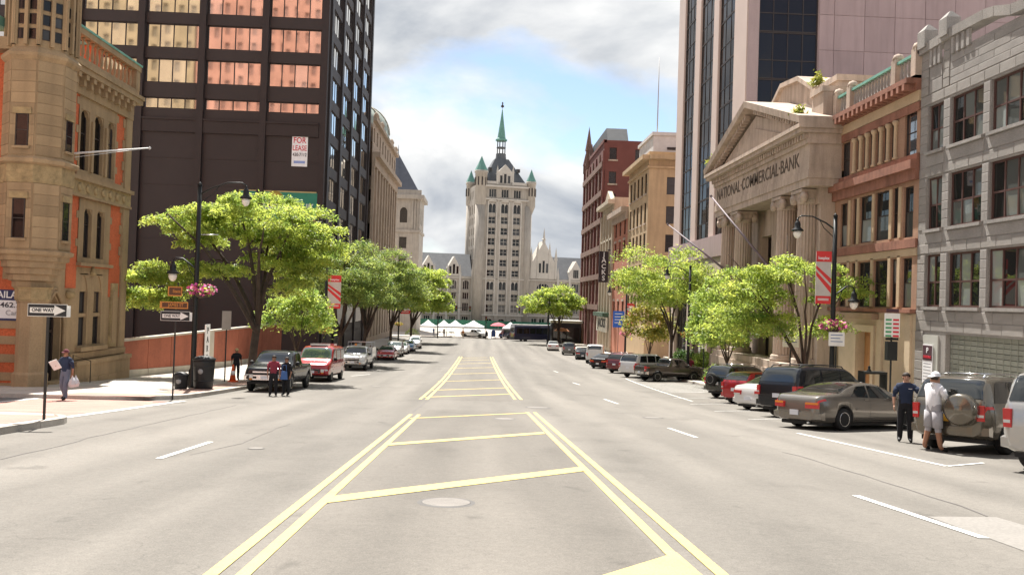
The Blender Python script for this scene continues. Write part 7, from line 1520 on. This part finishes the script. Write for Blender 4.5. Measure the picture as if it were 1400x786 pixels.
T = tent('side wall of white tent',-10.9,166,.1) if 0 else None
ta = thing('red_parasol','red and white parasol over the navy van','parasol',(3.6,168.2,gz(168)+.12)); link('canopy',MB().lathe([(1.7,2.5),(1.0,2.95),(0,3.2)],n=10,sm=False).mesh('canopy',mat('parasol_red',(.55,.10,.13),.8)),ta); link('pole',MB().lathe([(.03,0),(.03,3.1)],n=8).mesh('pole',ALU),ta)
ta = thing('orange_parasol','faded orange parasol by the black restaurant','parasol',(14.9,148.5,gz(148.5)+.12)); link('canopy',MB().lathe([(1.5,2.4),(.9,2.85),(0,3.05)],n=10,sm=False).mesh('canopy',mat('parasol_orange',(.55,.25,.15),.8)),ta); link('pole',MB().lathe([(.03,0),(.03,3.0)],n=8).mesh('pole',ALU),ta)
for i,(x,y,c,lab) in enumerate(((-8.2,167.6,(.5,.3,.06),'market table with yellow produce under the tents'),(-6.3,168.2,(.2,.3,.08),'market table with green produce under the tents'),(6.1,167.2,(.6,.12,.06),'market table with bright red goods under the lone tent'))):
    T = thing('market_table',lab,'table',(x,y,gz(y)+.12),group='market tables'); link('top',MB().box(-.9,.9,-.4,.4,.7,.75).mesh('top',wl),T)
    for sx in (-.8,.8):
        for sy in (-.3,.3): link('leg',MB().box(-.025,.025,-.025,.025,0,.7).mesh('leg',ALU),T,(sx,sy,0))
    gm_ = mat('goods_%d'%i,c,.7,var=.3,scale=20); mb = MB()
    for k in range(24): mb.lathe([(0,-.1),(.09,-.04),(.1,.03),(0,.1)],(random.uniform(-.8,.8),random.uniform(-.3,.3),.86),7)
    link('produce',mb.mesh('produce',gm_),T)['kind'] = 'stuff'
T = thing('blue_mailbox','blue street mailbox on the plaza edge','mailbox',(2.6,165.4,gz(165)+.12)); mm = mat('mail_blue',(.03,.06,.2),.5); link('box',MB().prism([(-.45,.3),(.45,.3),(.45,1.3),(.3,1.6),(0,1.75),(-.3,1.6),(-.45,1.3)],lambda a,b,d:(a,d,b),-.4,.4).mesh('box',mm),T)
for sx in (-.38,.38):
    for sy in (-.33,.33): link('leg',MB().box(-.05,.05,-.05,.05,0,.3).mesh('leg',mm),T,(sx,sy,0))
T = thing('traffic_signal','black traffic signal on a slim pole at the plaza kerb','traffic signal',(1.0,162.5,gz(162.5))); link('pole',MB().lathe([(.08,0),(.06,4.6)],n=8).mesh('pole',LBK),T); hd_ = link('signal_head',MB().box(-.2,.2,-.15,.15,3.5,4.6).mesh('signal_head',LBK),T)
for k,c in enumerate(((.3,.02,.02),(.35,.22,.02),(.02,.2,.08))): link('lens',MB().lathe([(0,0),(.12,0),(.12,.02),(0,.02)],(0,-.17,4.4-k*.34),10,axis='y').mesh('lens',mat('lens_%d'%k,c,.4)),hd_)

for i,(x,y,r,lab) in enumerate(((-8.6,161,6.5,'mast-arm traffic signal at the left corner of the plaza crossing'),(13.4,160.2+1.5,-6.0,'mast-arm traffic signal at the right corner beside the bus'))):
    T = thing('mast_arm_signal',lab,'traffic signal',(x,y,gz(y)+.02),group='mast arm signals'); link('pole',MB().lathe([(.14,0),(.10,6.2)],n=8).mesh('pole',LBK),T); link('mast_arm',MB().tube([(0,0,5.9),(r,0,6.3)],[.08,.05],6).mesh('mast_arm',LBK),T)
    for t in (.55,.97):
        h_ = link('signal_head',MB().box(-.2,.2,-.15,.15,-.55,.55).mesh('signal_head',LBK),T,(r*t,0,6.0))
        for k,c in enumerate(((.3,.02,.02),(.35,.22,.02),(.02,.2,.08))): link('lens',MB().lathe([(0,0),(.12,0),(.12,.02),(0,.02)],(0,-.17,.34-k*.34),10,axis='y').mesh('lens',mat('lens_%d'%k,c,.4)),h_)
bpy.data.scenes.remove(TMP)
